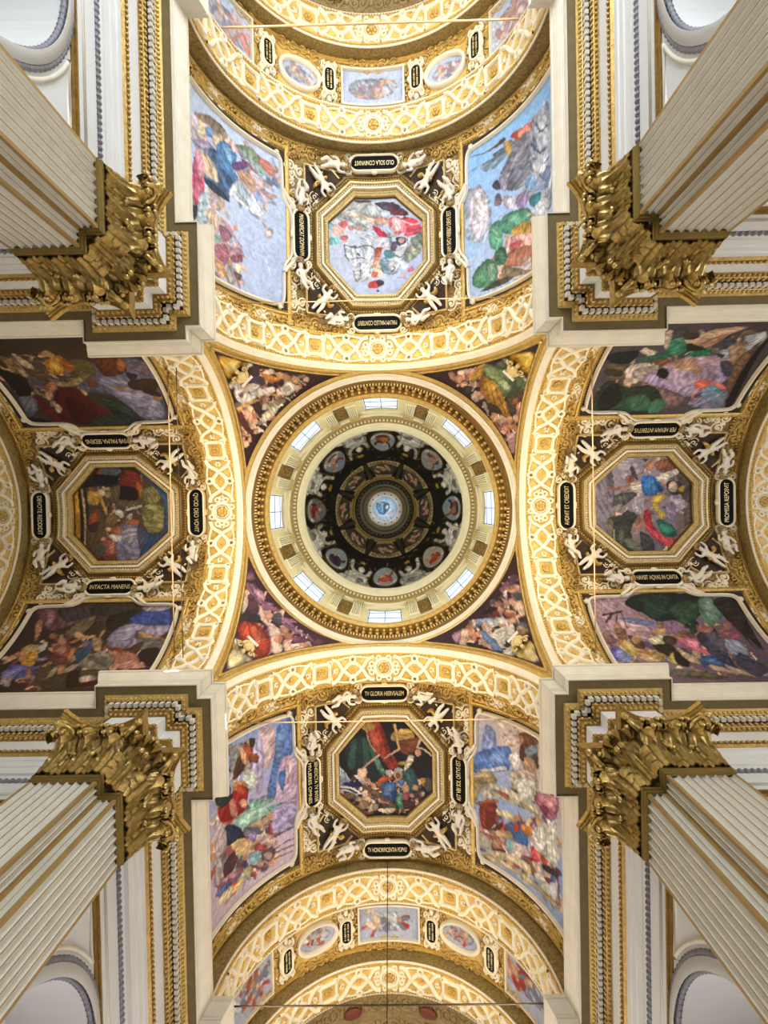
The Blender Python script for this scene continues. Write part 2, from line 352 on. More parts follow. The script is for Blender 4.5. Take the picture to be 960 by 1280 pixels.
PAINT = {
'oct_top': '''B b9c2dc
G c4c9d6 aebbdc 337,2389 -12,1671
C 50 42 d8c0b8/c8ccd8/a8b0c8/d8a8a8/8a8aa0/c8b8b0 332,2212 157,2356 -262,2334 -349,2086 -253,1887 -68,1760 141,1779 201,1957
P bfc0c0 374,2383 47,2413 42,2197 133,2168 304,2252
P a8aab4 304,2270 240,2250 132,2204 15,2169 69,2197 221,2297
P ccd3d6 66,2368 -25,2358 -42,2294 22,2287 76,2314
P 4a3a50 2,2386 -116,2388 -198,2343 -261,2271 -206,2270 -115,2289 -61,2329
P 6a2f3a -116,2343 -206,2315 -261,2276 -206,2270 -133,2296
P c9d6e4 -43,2330 -115,2307 -96,2264 -42,2285
P d9a99a 40,2278 -78,2269 -113,2226 -4,2205 68,2251
P e8d6c8 85,2296 22,2264 5,2223 68,2242 104,2273
P d8465a -224,2259 -324,2215 -350,2157 -258,2146 -195,2209
P e07a86 -114,2262 -205,2252 -240,2149 -148,2133 -104,2191
P f0c4c8 -132,2252 -187,2246 -194,2164 -149,2160
P c53048 23,2206 -40,2186 -93,2119 -39,2118 6,2160
P d85a68 -259,2164 -350,2166 -359,2120 -276,2099 -221,2116
L f0d0cc 9 -205,2234 -286,2186 -342,2185
P b8c6dc 5,2223 -113,2190 -148,2133 -102,2128 -31,2186
P c8b090 239,2304 112,2308 104,2273 213,2271
P e8ded4 221,2310 112,2304 122,2286 213,2284
P 7fc2c8 378,2205 323,2195 297,2145 352,2147
P 8fd0d0 380,2080 280,2103 290,2057 363,2029
P e0b0a8 333,2185 250,2222 233,2170 280,2112 334,2123
P d06860 216,2212 228,2190 253,2182 273,2195 272,2218 252,2235 227,2232
P c89890 166,2189 176,2170 198,2164 215,2175 215,2195 197,2209 176,2206
P d4a8a0 103,2191 115,2174 140,2169 159,2180 159,2198 139,2211 114,2208
P b06870 212,2105 224,2085 251,2078 272,2089 272,2109 250,2124 223,2122
P d4dbe8 126,2069 33,2170 8,2088 72,2052
P e4e8f2 254,2047 199,2038 192,1930 228,1946
P dfe4f0 81,2061 9,2016 30,1889 83,1953
P c4ccd8 199,2029 81,2043 83,1962 174,1949
L 4a4a62 8 249,2043 241,1972 215,1920
L 4a4a62 8 244,2048 208,2037 154,2027 90,2056 27,2043 -9,1997
L 4a4a62 8 183,1940 128,1956 83,1944
L 3a3a50 14 141,1987 132,1974
L 6a5a6a 11 195,2034 163,2045 154,2027
P e2e6f0 183,1931 129,1924 132,1771 177,1787
P dde2f0 125,1906 39,1889 59,1781 123,1762
L 5a5a72 7 129,1915 122,1834 141,1761 168,1778 180,1850
L 9a8a92 7 38,1926 49,1835
P a86048 0,2034 -46,2023 -26,1951 10,1961
P d09a80 10,1961 -35,1924 -15,1852 30,1880
P e8cdb8 2,1916 -51,1842 -14,1798 31,1835
P cf6a50 30,1844 -15,1834 13,1799 40,1808
P 8fa0c0 -75,2112 -129,2099 -118,2009 -73,1994
P e0e6f0 -70,2103 -93,2110 -110,2028 -73,2012
P 6a5a72 -129,2072 -174,2058 -155,1997 -118,2009
P 2f3348 -161,2105 -230,2092 -238,2050 -201,2028 -160,2060
P b08a80 -226,2075 -216,2058 -196,2056 -180,2070 -181,2090 -197,2101 -217,2094
P e6e9f2 -183,2030 -247,2049 -236,1961 -190,1930 -145,1971
L 3a3a52 7 -248,2085 -251,2013 -199,1938 -145,1966
P 5a9098 -64,2004 -127,2004 -145,1953 -81,1949
P 7f9cb4 -26,1933 -81,1949 -106,1839 -51,1833
P 8fa8bc -71,1922 -189,1895 -161,1825 -78,1818
P e4e4ea -99,1921 -180,1904 -152,1844 -106,1857
L 70606a 9 -134,1882 -152,1862 -115,1838
P 8c9888 -218,1963 -322,2100 -368,2109 -366,1985 -253,1896
P 79857a -275,2081 -358,2093 -348,2033 -292,2007
P d8bdb0 -266,2082 -292,2015 -310,1986 -283,1981
P dfe4ea -189,1868 -253,1887 -225,1846
P d0708a -297,1850 -294,1832 -274,1820 -252,1822 -243,1837 -256,1855 -279,1861
L b06a7a 7 -160,1785 -187,1787 -224,1778
L dca8b0 12 -234,1835 -206,1785
P c04038 50,1763 -32,1779 -59,1751 -4,1717 60,1718
P 3f3a4c -5,1780 -64,1760 -31,1730 -4,1744
P 20202a -16,1692 -13,1686 -5,1685 0,1689 0,1696 -6,1700 -13,1698
P 5f4a50 156,2405 29,2404 38,2391 138,2388'''.split('\n'),
'oct_bottom': '''B 141018
C 80 42 8a6a54/4a3a34/c8a890/3a4a6a/6a3a34/b89878/2a3a3a -376,2114 -228,2101 -16,2117 187,2111 334,2167 200,2386 -159,2386 -351,2246
P 1c2428 -314,1786 -129,1797 -15,2089 -109,2150 -291,2019
P 2f4e4a -268,1811 -213,1818 -244,2007 -300,2008
P 2c504a -185,1811 -139,1815 -124,1982 -180,2024
P 3a685c -131,1852 -85,1901 -15,2061 -34,2098 -87,2003
P 5f8a78 -105,1947 -68,1967 -6,2080 -52,2060
P 20302e -222,1807 -185,1820 -180,2014 -235,1990
P 8a3228 -147,1731 -44,1672 25,1877 97,2005 96,2051 22,2043 -58,1912
P b05040 -120,1761 -65,1810 -31,1922 5,1988 -31,1950 -85,1901
P c87860 -83,1754 -56,1820 -39,1866 -57,1838
P 6e2420 -45,1691 8,1803 60,1987 15,1951
P a08040 -182,1673 -127,1668 -81,1689 -101,1734 -174,1720
P b8965a -138,1695 -149,1718 -171,1722 -188,1704 -187,1678 -169,1664 -148,1671
P a8864a -106,1688 -116,1709 -138,1713 -155,1697 -155,1673 -137,1659 -115,1666
P 9a7a42 -74,1703 -82,1723 -101,1727 -115,1712 -115,1690 -100,1677 -81,1683
L c8a070 11 -147,1731 -130,1825 -85,1901
L d8b898 14 -49,1935 -180,2024 -209,2085
P d8b49a -217,2038 -152,2035 -163,2108 -219,2111
P e8d8d0 -255,2079 -154,2109 -118,2149 -182,2152
L c89478 25 -163,2117 -91,2188
L cfa284 14 -4,1960 99,1894
P b09060 46,1775 92,1737 82,1821 50,1812
P c09a50 102,1737 194,1724 230,1776 182,1844 118,1820
L e0c080 9 120,1737 156,1772 194,1733 221,1768
L e0c080 8 100,1802 137,1828 183,1807
L d8b070 20 75,1692 92,1784 108,1885
P 6a3a24 118,1820 257,1801 227,1905 135,1921
P 7a4428 155,1846 267,1773 256,1857
L d8c0a8 17 276,1800 256,1857
L d8c0a8 14 247,1867 302,1870 366,1916
P c89a80 284,1904 274,1928 254,1936 238,1922 238,1896 255,1878 275,1882
P dccdb8 181,1936 227,1942 188,2019 142,2059
P a08838 97,1996 152,1984 152,2012 106,2019
P c0cada -382,1985 -337,2030 -283,2121 -330,2122 -385,2130
P 9aa8c8 -384,2057 -283,2121 -367,2152
P 1c2450 -348,2128 -219,2139 -183,2180 -275,2177
L e0e0ea 15 -367,2152 -275,2177 -202,2233
L c8ccdc 12 -359,2181 -312,2189 -230,2248
P 5a4434 -174,2199 -137,2184 72,2339 53,2367
P 6e5642 -165,2182 -37,2246 90,2375 -47,2301
P c8582c -72,2152 -16,2108 57,2126 -26,2154 -63,2189
P 3a5c94 -17,2172 57,2154 84,2209 73,2302 -28,2265
P 6a8cc0 -8,2191 38,2182 28,2247 -19,2256
P 24386a 37,2247 83,2218 72,2320
P c8c4b8 -6,2071 31,2052 58,2080 30,2117
P d0ae90 133,2087 118,2125 86,2135 61,2110 61,2068 87,2042 119,2050
P b8c0cc 133,2060 118,2073 89,2072 69,2059 72,2044 96,2037 124,2045
P 8a5a44 115,2101 107,2122 90,2128 77,2114 77,2091 91,2077 108,2081
P 4a68a0 94,2144 140,2133 130,2189 102,2181
L d8b4a0 15 93,2172 130,2198 158,2150
P 2c4a4c 132,2078 207,2036 259,2177 184,2231 150,2114
P 3a6264 150,2077 187,2092 203,2202
P d8a890 183,2199 173,2225 151,2232 134,2216 134,2188 152,2170 174,2175
P b08a74 255,2187 246,2207 226,2214 210,2202 210,2181 226,2167 247,2169
P 8a3a52 129,2244 175,2232 165,2306 128,2300
P 6a3a62 249,2224 295,2228 276,2276
P c09a80 304,2231 297,2249 282,2255 270,2245 270,2226 282,2213 298,2215
P a07830 270,2112 325,2109 296,2173
P 4a4438 316,2106 372,2106 370,2197 305,2190
P 3f9068 73,2293 120,2245 137,2327 117,2383
P 86c8a0 82,2292 110,2263 109,2338
P 4a2228 128,2300 220,2301 219,2347 145,2372
L e8e0d8 13 -49,2375 -3,2386 62,2376
P f0d8b8 -58,2375 71,2367 34,2404 -31,2399
P d8a890 -65,2282 -20,2311 17,2330 -57,2319
P d8b898 -126,2273 -132,2289 -153,2299 -174,2294 -179,2279 -164,2265 -141,2262
P 9a7a60 -150,2331 -164,2356 -194,2360 -218,2338 -218,2309 -193,2294 -163,2303
P b89878 -200,2280 -208,2294 -227,2296 -242,2283 -241,2266 -226,2257 -208,2263
P c8b8a0 -100,2368 -109,2386 -127,2389 -142,2375 -142,2354 -126,2342 -108,2348
P 8a7468 -68,2356 -79,2379 -100,2383 -118,2366 -117,2340 -99,2325 -78,2332
P 6f5a4a -245,2246 -264,2265 -307,2263 -340,2242 -340,2218 -306,2209 -263,2222
P c8a888 -337,2203 -346,2214 -364,2213 -379,2202 -379,2188 -364,2183 -345,2189
P a88868 -212,2343 -220,2354 -237,2355 -250,2344 -250,2331 -236,2324 -220,2329
P 8a4a40 -100,2400 -123,2409 -173,2407 -213,2395 -213,2383 -173,2380 -122,2388'''.split('\n'),
'oct_left': '''B 4a3a28
C 50 45 8a5a40/b08a68/5a4030/6a6058/a8987c/4a2c20 -183,2310 -365,2147 -332,1855 88,1888 375,2047 107,2310
P c09028 -172,2443 -197,2373 184,2372 157,2453
P 2a1c14 -191,2381 -197,2347 251,2332 211,2369
P d0b080 -190,2355 -197,2341 264,2321 264,2335
P 30221a -196,2334 -189,2315 291,2294 264,2317
P 5a4630 106,2323 4,2178 320,2173 318,2277
P 2a2018 -210,2372 -392,2193 -387,1948 -293,1861 -217,2029 -221,2252
P 5a6068 -365,2173 -376,2054 -322,2013 -286,2163
P 8a4030 -339,2205 -325,2143 -286,2176
P c0c0b8 -273,2217 -264,2075 -302,2003 -251,2077
P 141018 -313,2223 -296,2043 -238,2079 -247,2222
P 6e2a1c -322,2013 -319,1870 -122,1881 -112,2040
P 1e100e -217,2042 -201,1913 -109,1909 -112,2053
P a05a28 -267,1904 -200,1860 -122,1881 -188,1901
P 5c5038 -205,2109 -217,2042 -99,2067 -127,2144
P c8983c -182,2296 -168,2219 -76,2227 -90,2306
P d0b090 -167,2164 -143,2178 -137,2202 -154,2220 -181,2217 -198,2195 -191,2172
P a88a60 -153,2116 -133,2128 -128,2150 -142,2166 -165,2164 -178,2145 -173,2124
L c89a50 21 -141,2209 -9,2165
P a04a28 2,2297 -36,2230 69,2245 94,2310
P c86a40 28,2298 -11,2257 55,2271
P 40281c 94,2310 56,2232 134,2243 133,2296
P 6a5c40 -111,2027 -52,1675 -80,1779 -59,2030
P 7a7448 -174,1876 -212,1767 -106,1724 -81,1831
P 8a8450 -68,1845 -39,1702 118,1703 155,1820 36,1875
P 6a6640 -43,1886 -15,1782 90,1809
P 304468 114,1914 169,1780 171,1701 327,1793 391,1888
P 3a5078 -319,1857 -278,1785 -157,1642 185,1648 118,1703 -118,1710
P 7a7890 111,2072 88,1914 391,1888 388,2058
P 9a92a0 112,2019 100,1940 245,1919 218,2000
P 4a4a68 114,1914 142,1847 273,1851 272,1890
L c8c4b8 19 -32,1992 -56,1885
P d0ccc0 -34,2084 -19,2032 33,2033 6,2086
P b0a898 20,2007 -5,1953 47,1967
P 9a5a40 47,1994 48,1915 88,1914 86,1994
P b06a50 110,2138 98,2046 164,2057 150,2123
P c8c0b8 162,2136 177,2043 217,2053 202,2146
P 8a4a40 174,2201 216,2092 322,2068 333,2171
P b87868 215,2145 229,2091 321,2107
P 4a5048 253,2247 267,2153 320,2186
P 6a3a28 346,2195 321,2081 388,2058 386,2162
P d0a080 123,2131 139,2138 142,2154 131,2168 114,2169 103,2156 107,2139
P c89878 195,2169 208,2175 211,2189 202,2201 187,2202 178,2191 181,2177
P 8a7048 31,2165 6,2073 84,2099 96,2165'''.split('\n'),
'oct_right': '''B 8a8090
G 9a90a0 6a5a5c 372,1765 -277,2358
C 50 44 8a6a5c/b8a0a8/6a5a58/c8a890/4a4a48/a89080 71,1827 277,1930 352,2099 217,2347 -43,2394 -354,2243 -401,1979 -292,1767
P 7f7684 140,1644 280,1776 -59,1825 -240,1760 -159,1638
P a8a0b0 358,1805 367,1995 249,2036 174,1913
P 5a4a44 363,2212 164,2429 -174,2424 -277,2358 9,2357 244,2280
P 8a5a44 326,2116 349,2252 257,2278 247,2164
P c08a70 314,2054 339,2101 274,2110 262,2060
P e8dcd0 208,2142 270,2289 231,2307 169,2171
L d8c8b8 18 182,2170 180,2234 129,2225
P 5a3a3c 284,1923 290,1954 185,1996 225,1948
P 8a5a48 192,1967 162,1956 155,1925 176,1900 211,1897 231,1920 223,1951
L a87860 23 138,1760 117,1838 160,1965
P d8ccc0 160,1940 171,2029 67,2034 108,1955
P 2f68b8 210,2026 215,2116 116,2200 91,2175 54,2073 119,2032
P 4a88d0 184,2054 196,2117 91,2136 80,2072
P 1f4a8a 169,2132 116,2187 84,2175
P c8a83c 40,2111 77,2188 64,2227 -13,2163 -92,2198 -51,2136
P e0c860 27,2124 64,2189 13,2163
P b89a40 -39,2162 -92,2224 -117,2171
P 3a3030 168,2223 166,2326 74,2356 76,2253
P d8b8a0 127,2313 94,2301 87,2270 110,2245 147,2243 169,2266 160,2297
P d8a838 114,2316 139,2366 87,2356
P b8a8c0 50,2240 49,2331 -17,2395 -68,2303 -93,2250
P 9a86a8 -14,2227 10,2305 -119,2287 -198,2292 -118,2235
P cfc2d4 37,2279 9,2357 -30,2369 -29,2304
P 8a7a98 -119,2248 -172,2295 -224,2289
P a82838 -63,2045 -51,2097 -168,2115 -274,2205 -276,2282 -328,2248 -326,2171 -206,2060
P d04a54 -167,2051 -234,2159 -288,2254 -333,2208 -246,2106
P e07878 -220,2084 -273,2154 -301,2227 -287,2165
P 1f5a4c -130,2144 -144,2221 -211,2291 -263,2271 -248,2183
P 3a8a70 -156,2168 -184,2242 -223,2264 -222,2187
P 6a6474 -299,2099 -326,2171 -404,2131 -390,2083
P c89880 15,2056 -13,2047 -20,2028 0,2014 32,2014 51,2029 44,2048
P c08a78 -88,2005 -115,2042 -180,2024 -218,1969
P 8a6a5a -127,2020 -160,2006 -168,1980 -145,1961 -108,1963 -86,1985 -94,2011
P b0a8b8 43,1969 41,2047 -76,2031 -48,1968
P 4a4a4c 72,1814 88,1994 5,1917 -46,1826
P 6a6a68 46,1814 70,1904 18,1879
P 8a8a80 -19,1813 5,1879 -72,1851
P 40423c -109,1758 -85,1863 -47,1916 -88,1992 -139,1950 -162,1780
P 33362f -162,1780 -113,1965 -217,1930 -322,1967 -377,2060 -409,2054 -400,1878 -293,1780
P 6e7060 -268,1873 -283,1948 -350,2027 -375,1984 -334,1889
P 555848 -202,1841 -216,1879 -320,1853 -294,1831
L a8a890 11 -202,1803 -319,1789
P 76705f -122,1744 -123,1796 -240,1786 -240,1747
P 3a3840 -218,2007 -286,2101 -403,2080 -389,2007
P 8a8060 -211,2329 -161,2412 -213,2406 -251,2337'''.split('\n'),
'side_TL': '''G bccae6 aab8da 1427,2129 879,1633
C 60 81 c8a898/a8b8d0/d88098/e0d0c8/7a8ab0/c8b0b8/8a9ab0 1496,2416 1195,2507 990,2520 781,2460 895,2088 1094,2155 1279,2097 1521,1757
C 40 60 c8a0a8/d8c0b8/9a7a8a/a8b8b8/e0c8b0 1449,1956 1251,2049 1091,1782 1097,1560 1327,1512
P d8c8a8 1448,2422 1370,2449 1389,2335 1452,2321
P 9a8a7a 1496,2416 1323,2524 1181,2516 1211,2444 1341,2450
P 7a9ac8 1371,2429 1297,2450 1313,2397 1373,2377
P d0c0a0 1312,2429 1224,2467 1240,2404 1300,2355
P a89ab8 1502,2250 1389,2335 1286,2332 1392,2262
P 506a8c 1361,2283 1271,2331 1162,2206 1187,2063 1250,2092 1398,2077
P 34465f 1413,2088 1278,2108 1179,2078 1201,2055 1369,2054
P 5a88b8 1285,2364 1196,2453 1101,2414 1131,2309 1091,2255 1149,2169 1231,2251
P 88b0d8 1226,2413 1155,2425 1144,2334 1186,2342
P 3f6488 1231,2251 1147,2224 1135,2177 1177,2165
P 6a4a7a 1144,2334 1033,2419 1020,2370 1117,2306
P d8c0a8 1471,2218 1332,2251 1263,2148 1382,2117 1442,2159
P c05a7a 1506,2145 1427,2129 1401,2005 1468,1885 1516,1896
P e0a0b0 1487,2217 1410,2190 1414,2067 1476,2097
P d88098 1495,2006 1416,2006 1467,1906
P 3a4058 1517,1856 1468,1865 1487,1795 1521,1767
P c0d2dc 1449,1956 1340,2020 1361,1824 1472,1764
P b0c0cc 1417,1975 1373,1940 1376,1826 1439,1802
P 8a9a8a 1113,2472 989,2532 898,2500 874,2408 966,2421
P a8c0b8 991,2464 873,2443 874,2396 953,2404
P d88a80 924,2498 819,2502 782,2425 834,2414 899,2454
L e0b0a0 14 819,2490 782,2413
P 9a6a7a 1074,2407 992,2418 927,2372 993,2384
L e8d0c0 20 1196,2453 1139,2499 1128,2431
P d0a890 1104,2303 994,2350 942,2296 1023,2257
P c0a8b0 955,2301 837,2285 851,2250 930,2256
P e8ecf2 1178,2121 1091,2255 971,2215 881,2105 961,2084 1095,2110
P c6d2e2 1078,2240 972,2169 1000,2111 1108,2147
L a8b4c8 7 1120,2195 1013,2127
L a8b4c8 8 1051,2243 907,2106
P d8b8a8 905,2199 853,2174 867,2134
L d8c0b0 18 921,2078 857,2011
P b8a090 812,1993 837,1961 867,1952 880,1973 866,2009 836,2032 812,2025
P d8d0d8 830,1991 846,1969 866,1963 875,1977 866,2001 846,2016 830,2012
P d8b8b0 1356,1991 1253,1985 1283,1948 1343,1937
P e0c0b0 1373,1919 1284,1927 1272,1849 1333,1777 1391,1849
P a87a90 1271,1871 1158,1851 1217,1770 1259,1793
L b09ab0 18 1185,1903 1158,1862
P c8a0b0 1217,1770 1077,1788 1065,1727 1163,1670
P 8a5a6a 1176,1703 1078,1755 1079,1704 1163,1670
P 88b0a0 1303,1792 1259,1782 1275,1754 1304,1750
P b8788a 1320,1711 1217,1760 1191,1675 1293,1630
P d0a070 1323,1627 1236,1613 1224,1533 1310,1560
P e0c8b0 1309,1602 1265,1590 1238,1538
P a8a0a0 1207,1625 1123,1627 1153,1528 1210,1528
P 6a5a5a 1151,1616 1082,1610 1110,1566 1138,1577
L b08890 12 1124,1572 1098,1515
P c8b0c0 1144,1836 1076,1822 1091,1782
L d8e2f4 11 888,1838 838,1692'''.split('\n'),
'side_TR': '''G 8ab8e8 a8b8d8 -774,2450 -825,1614
C 50 88 c0c4d4/8a94b0/a8a4b4/d0d0dc/6a7490 -1166,2454 -1451,2422 -1493,2011 -1468,1753 -1245,1940
C 40 67 c09a80/e0b0a8/b89060/6a8a70/d8c0b0/a8705a -1081,1874 -1304,1824 -1297,1497 -1031,1564 -934,1577
P a8b4c8 -717,2286 -784,2305 -838,2304 -931,2124 -912,1904 -803,1901 -699,2009
P d0c8d8 -771,2288 -838,2281 -917,2108 -886,1961 -804,1924 -740,2089
P e6dce2 -797,2276 -838,2270 -889,2120 -846,2023 -794,2114
L 9aa2b0 9 -720,2415 -814,2443 -978,2426
P 8aa0b8 -841,2430 -978,2426 -1092,2415 -1062,2378 -921,2355
P 6a7a90 -951,2464 -1050,2451 -1077,2413 -992,2418
P 6a4a2a -762,2537 -911,2508 -1051,2516 -1050,2484 -911,2497
P 8a98b0 -1107,2449 -1195,2392 -1193,2340 -1120,2365
P b89a60 -1050,2484 -1122,2450 -1105,2363 -1063,2410
P d85a50 -1108,2491 -1227,2476 -1319,2441 -1286,2383 -1195,2413
P e89080 -1166,2475 -1288,2454 -1302,2402 -1195,2424
P 8c8c98 -1195,2424 -1302,2372 -1312,2129 -1129,2111 -1003,2267
P 737684 -1270,2342 -1297,2159 -1129,2121 -1059,2204
P a8a4b4 -1003,2267 -1194,2351 -1254,2353 -1223,2321
P a8aec0 -1303,2433 -1418,2458 -1486,2414 -1493,2011 -1344,2129 -1283,2240
P d0d4e0 -1350,2378 -1450,2393 -1463,2198 -1378,2207
P 7a86a4 -1317,2351 -1363,2258 -1329,2209
P c8ccda -1331,2260 -1462,2188 -1442,2084 -1345,2169
L 5a6480 15 -1300,2311 -1378,2197 -1445,2190
L 5a6480 13 -1350,2408 -1397,2314 -1466,2313
L 6a7490 15 -1314,2210 -1409,2106 -1478,2109
P 6a7a98 -1409,2106 -1493,2030 -1474,1965 -1374,2058
P e0e2ea -1345,2189 -1442,2084 -1408,2057 -1312,2149
P a09ab8 -1003,2256 -1073,2218 -1058,2149 -1016,2194
P c0b8cc -1029,2131 -1172,2065 -1249,2116 -1262,1993 -1185,1973 -1055,2040
P 9a8ab0 -1157,2052 -1263,2045 -1245,1961 -1170,1970
P d8d0dc -1043,2113 -1143,2060 -1127,2025 -1056,2062
P 4a4a5c -940,2244 -989,2263 -1016,2183 -974,2204
P 6a5a60 -1026,2105 -1013,2078 -985,2083 -963,2117 -964,2155 -987,2167 -1015,2145
P 8a7068 -987,2102 -981,2092 -968,2095 -958,2109 -959,2123 -969,2128 -982,2118
P 86acd0 -1234,2114 -1327,2109 -1325,2018 -1248,2054
P 4a8a98 -1277,1985 -1388,1959 -1370,1889 -1291,1925
P c8ccd4 -1306,1895 -1438,1909 -1470,1840 -1434,1772 -1321,1846
P 4f8a78 -1040,1993 -1245,1940 -1289,1853 -1138,1825 -1024,1890
P 6fa88c -1068,1968 -1184,1941 -1183,1867 -1081,1896
P 5a9a80 -914,1961 -1011,1973 -1022,1790 -925,1820
P 7fb498 -927,1944 -982,1931 -994,1825
P 98a888 -1244,1919 -1290,1873 -1243,1867
P c8a050 -1095,1857 -1183,1867 -1273,1800 -1241,1774 -1137,1814
P b89048 -1198,1870 -1288,1812 -1286,1720 -1225,1750
P e8b0a8 -1065,1826 -1211,1789 -1287,1751 -1286,1699 -1164,1705 -1063,1728
P d06a78 -1093,1781 -1210,1747 -1180,1719 -1106,1731
P e8d0c8 -1036,1773 -1078,1776 -1062,1663 -1041,1693
P a8705a -1063,1728 -1285,1679 -1282,1545 -1118,1617 -1033,1641
P c09a80 -1178,1634 -1284,1617 -1236,1566
P 3f6a54 -951,1775 -1036,1784 -1062,1684 -977,1674
P 4a7a60 -772,1689 -882,1756 -964,1702 -975,1585 -892,1557 -784,1592
P 6a9a7a -799,1692 -868,1727 -880,1642 -812,1630
P 7fa68c -895,1705 -950,1696 -948,1595 -893,1614
P 4a4638 -824,1545 -989,1580 -1146,1551 -1031,1531
P d8ccc8 -1117,1541 -1237,1607 -1283,1596 -1266,1511 -1160,1513
P 8a7a60 -1033,1652 -1147,1594 -1281,1514 -1146,1540 -1018,1591'''.split('\n'),
'side_BL': '''G 8498cc c4b0c4 -928,1551 -839,2355
C 90 83 6a3a3c/c8a088/8a8aa8/4a5a6a/d8c8b8/a05048/5a4a5a/88a8a0 -1436,1767 -1133,1887 -917,2176 -896,2446 -1094,2517 -1445,2448
C 30 53 4a3028/8a8a8c/a05030/d0b8a8 -1271,1548 -1068,1580 -1030,1743 -1264,1799
P c8b0b8 -1010,1533 -901,1549 -891,1717 -963,1829 -1027,1641
P b0a8d0 -1098,1635 -998,1584 -991,1863 -1036,1980 -1101,1768
P 5a78b8 -860,1550 -739,1539 -745,1779 -813,1840 -843,1972 -900,2055 -968,2024 -892,1740
P 7090c8 -876,1628 -807,1591 -825,1764 -880,1815
P c0a8c8 -840,1818 -720,1848 -714,2166 -783,2260 -887,2096
P d0b4c4 -799,1809 -734,1868 -750,2007 -803,1964
P 4a70b0 -869,1914 -801,1892 -832,2048
P a89cc8 -915,2130 -740,2156 -745,2337 -907,2322
P 8a8a8c -1271,1548 -1153,1567 -1200,1678 -1276,1706
P 4a3028 -1214,1639 -1126,1645 -1158,1742 -1263,1767
P a05030 -1153,1578 -1083,1619 -1085,1697 -1142,1683
P 3a2820 -1110,1557 -1053,1574 -1069,1624 -1097,1613
P 5a3020 -1098,1668 -1029,1698 -1044,1748 -1114,1706
P 8a4a30 -1025,1722 -1040,1741 -1074,1732 -1100,1704 -1099,1677 -1072,1671 -1039,1691
P d8a080 -1190,1573 -1141,1639 -1129,1722 -1171,1691
P c8d0d0 -1173,1768 -1073,1781 -1048,1906 -1134,1909
P c09050 -1263,1788 -1160,1818 -1133,1876 -1235,1846
P 8a1c1c -1265,1841 -1133,1876 -1136,1975 -1166,2026 -1255,2019 -1378,1977 -1407,1867
P b04a3c -1219,1811 -1147,1869 -1163,1906 -1221,1865
P d09080 -1297,1888 -1252,1902 -1226,2025 -1285,1981
P d8a088 -1138,1985 -1152,2003 -1181,1993 -1203,1964 -1203,1937 -1179,1933 -1150,1954
P 2a3038 -1436,1767 -1266,1862 -1344,1893 -1422,1837
P 88b8a8 -1122,1983 -996,2034 -886,2061 -969,2081 -1081,2060
P 5a9a88 -1011,2096 -820,2124 -902,2136 -1012,2130
P a8d0c4 -1226,2025 -1052,2052 -957,2134 -1112,2145 -1242,2081
P c0dcd4 -1167,2058 -1081,2071 -1097,2119
P 90b8b0 -1242,2070 -1098,2153 -1184,2137
P 8a4a50 -1013,2141 -917,2176 -945,2233 -1014,2198
P d8b098 -905,2194 -918,2213 -945,2206 -967,2178 -966,2150 -944,2143 -916,2162
P d8b8a0 -946,2203 -959,2218 -987,2210 -1009,2184 -1008,2160 -985,2157 -958,2176
P d0a890 -991,2204 -1003,2217 -1028,2209 -1048,2185 -1048,2164 -1027,2161 -1002,2179
P 1f2a48 -1364,2028 -1257,2062 -1157,2186 -1231,2197 -1337,2151
P 6a6a80 -1170,2135 -1042,2206 -1087,2261 -1157,2197
P d8c090 -1306,2171 -1172,2200 -1130,2269 -1190,2310 -1262,2231
P b08a5a -1231,2197 -1143,2228 -1145,2283
L e0b890 33 -1261,2199 -1101,2280 -1017,2300
P 9a8ac0 -1128,2203 -1057,2232 -1087,2283
P a04a48 -1073,2302 -976,2345 -991,2395 -1075,2358
P d0b0c0 -1059,2277 -947,2302 -907,2357 -949,2383
P d8b8b0 -924,2349 -939,2365 -971,2354 -997,2324 -996,2298 -970,2296 -937,2318
P c8a8a0 -879,2407 -891,2425 -916,2418 -935,2392 -934,2366 -914,2360 -889,2378
P 8ab0c0 -1132,2335 -1005,2387 -1035,2462 -1120,2410
P 6a4a5a -1019,2379 -909,2416 -924,2490 -1007,2455
P d0b0a8 -929,2463 -943,2478 -973,2466 -997,2438 -997,2414 -972,2413 -942,2435
P d8a890 -1005,2479 -1017,2490 -1043,2479 -1063,2455 -1062,2436 -1041,2436 -1016,2455
P c09088 -913,2531 -923,2546 -945,2538 -963,2514 -963,2493 -944,2489 -922,2506
L 5a4040 8 -909,2427 -747,2421
L 5a4040 9 -924,2455 -741,2472
L 4a3030 8 -948,2336 -745,2337
L 6a5048 9 -911,2497 -762,2511
P 4a2c3c -1372,2264 -1262,2231 -1250,2326 -1344,2378
P b8a8b0 -1442,1927 -1348,2027 -1337,2161 -1403,2201 -1450,2137
P c8b8c0 -1433,2138 -1387,2222 -1408,2342 -1448,2312
L b06a70 19 -1402,2181 -1291,2191
P c08a98 -1391,2344 -1236,2368 -1178,2417 -1314,2400
P 7a5a88 -1408,2353 -1238,2421 -1315,2431
P 5a7ac0 -1451,2382 -1329,2400 -1314,2421 -1411,2423
P c84a3a -1299,2432 -1224,2463 -1256,2517 -1302,2505
P e0c080 -1239,2453 -1179,2461 -1210,2506 -1349,2502
P e8d4b8 -1411,2433 -1284,2443 -1317,2504 -1412,2474
P d8c8a0 -1178,2406 -1106,2441 -1136,2489 -1179,2461
P 2a3a60 -1191,2364 -1147,2370 -1163,2416'''.split('\n'),
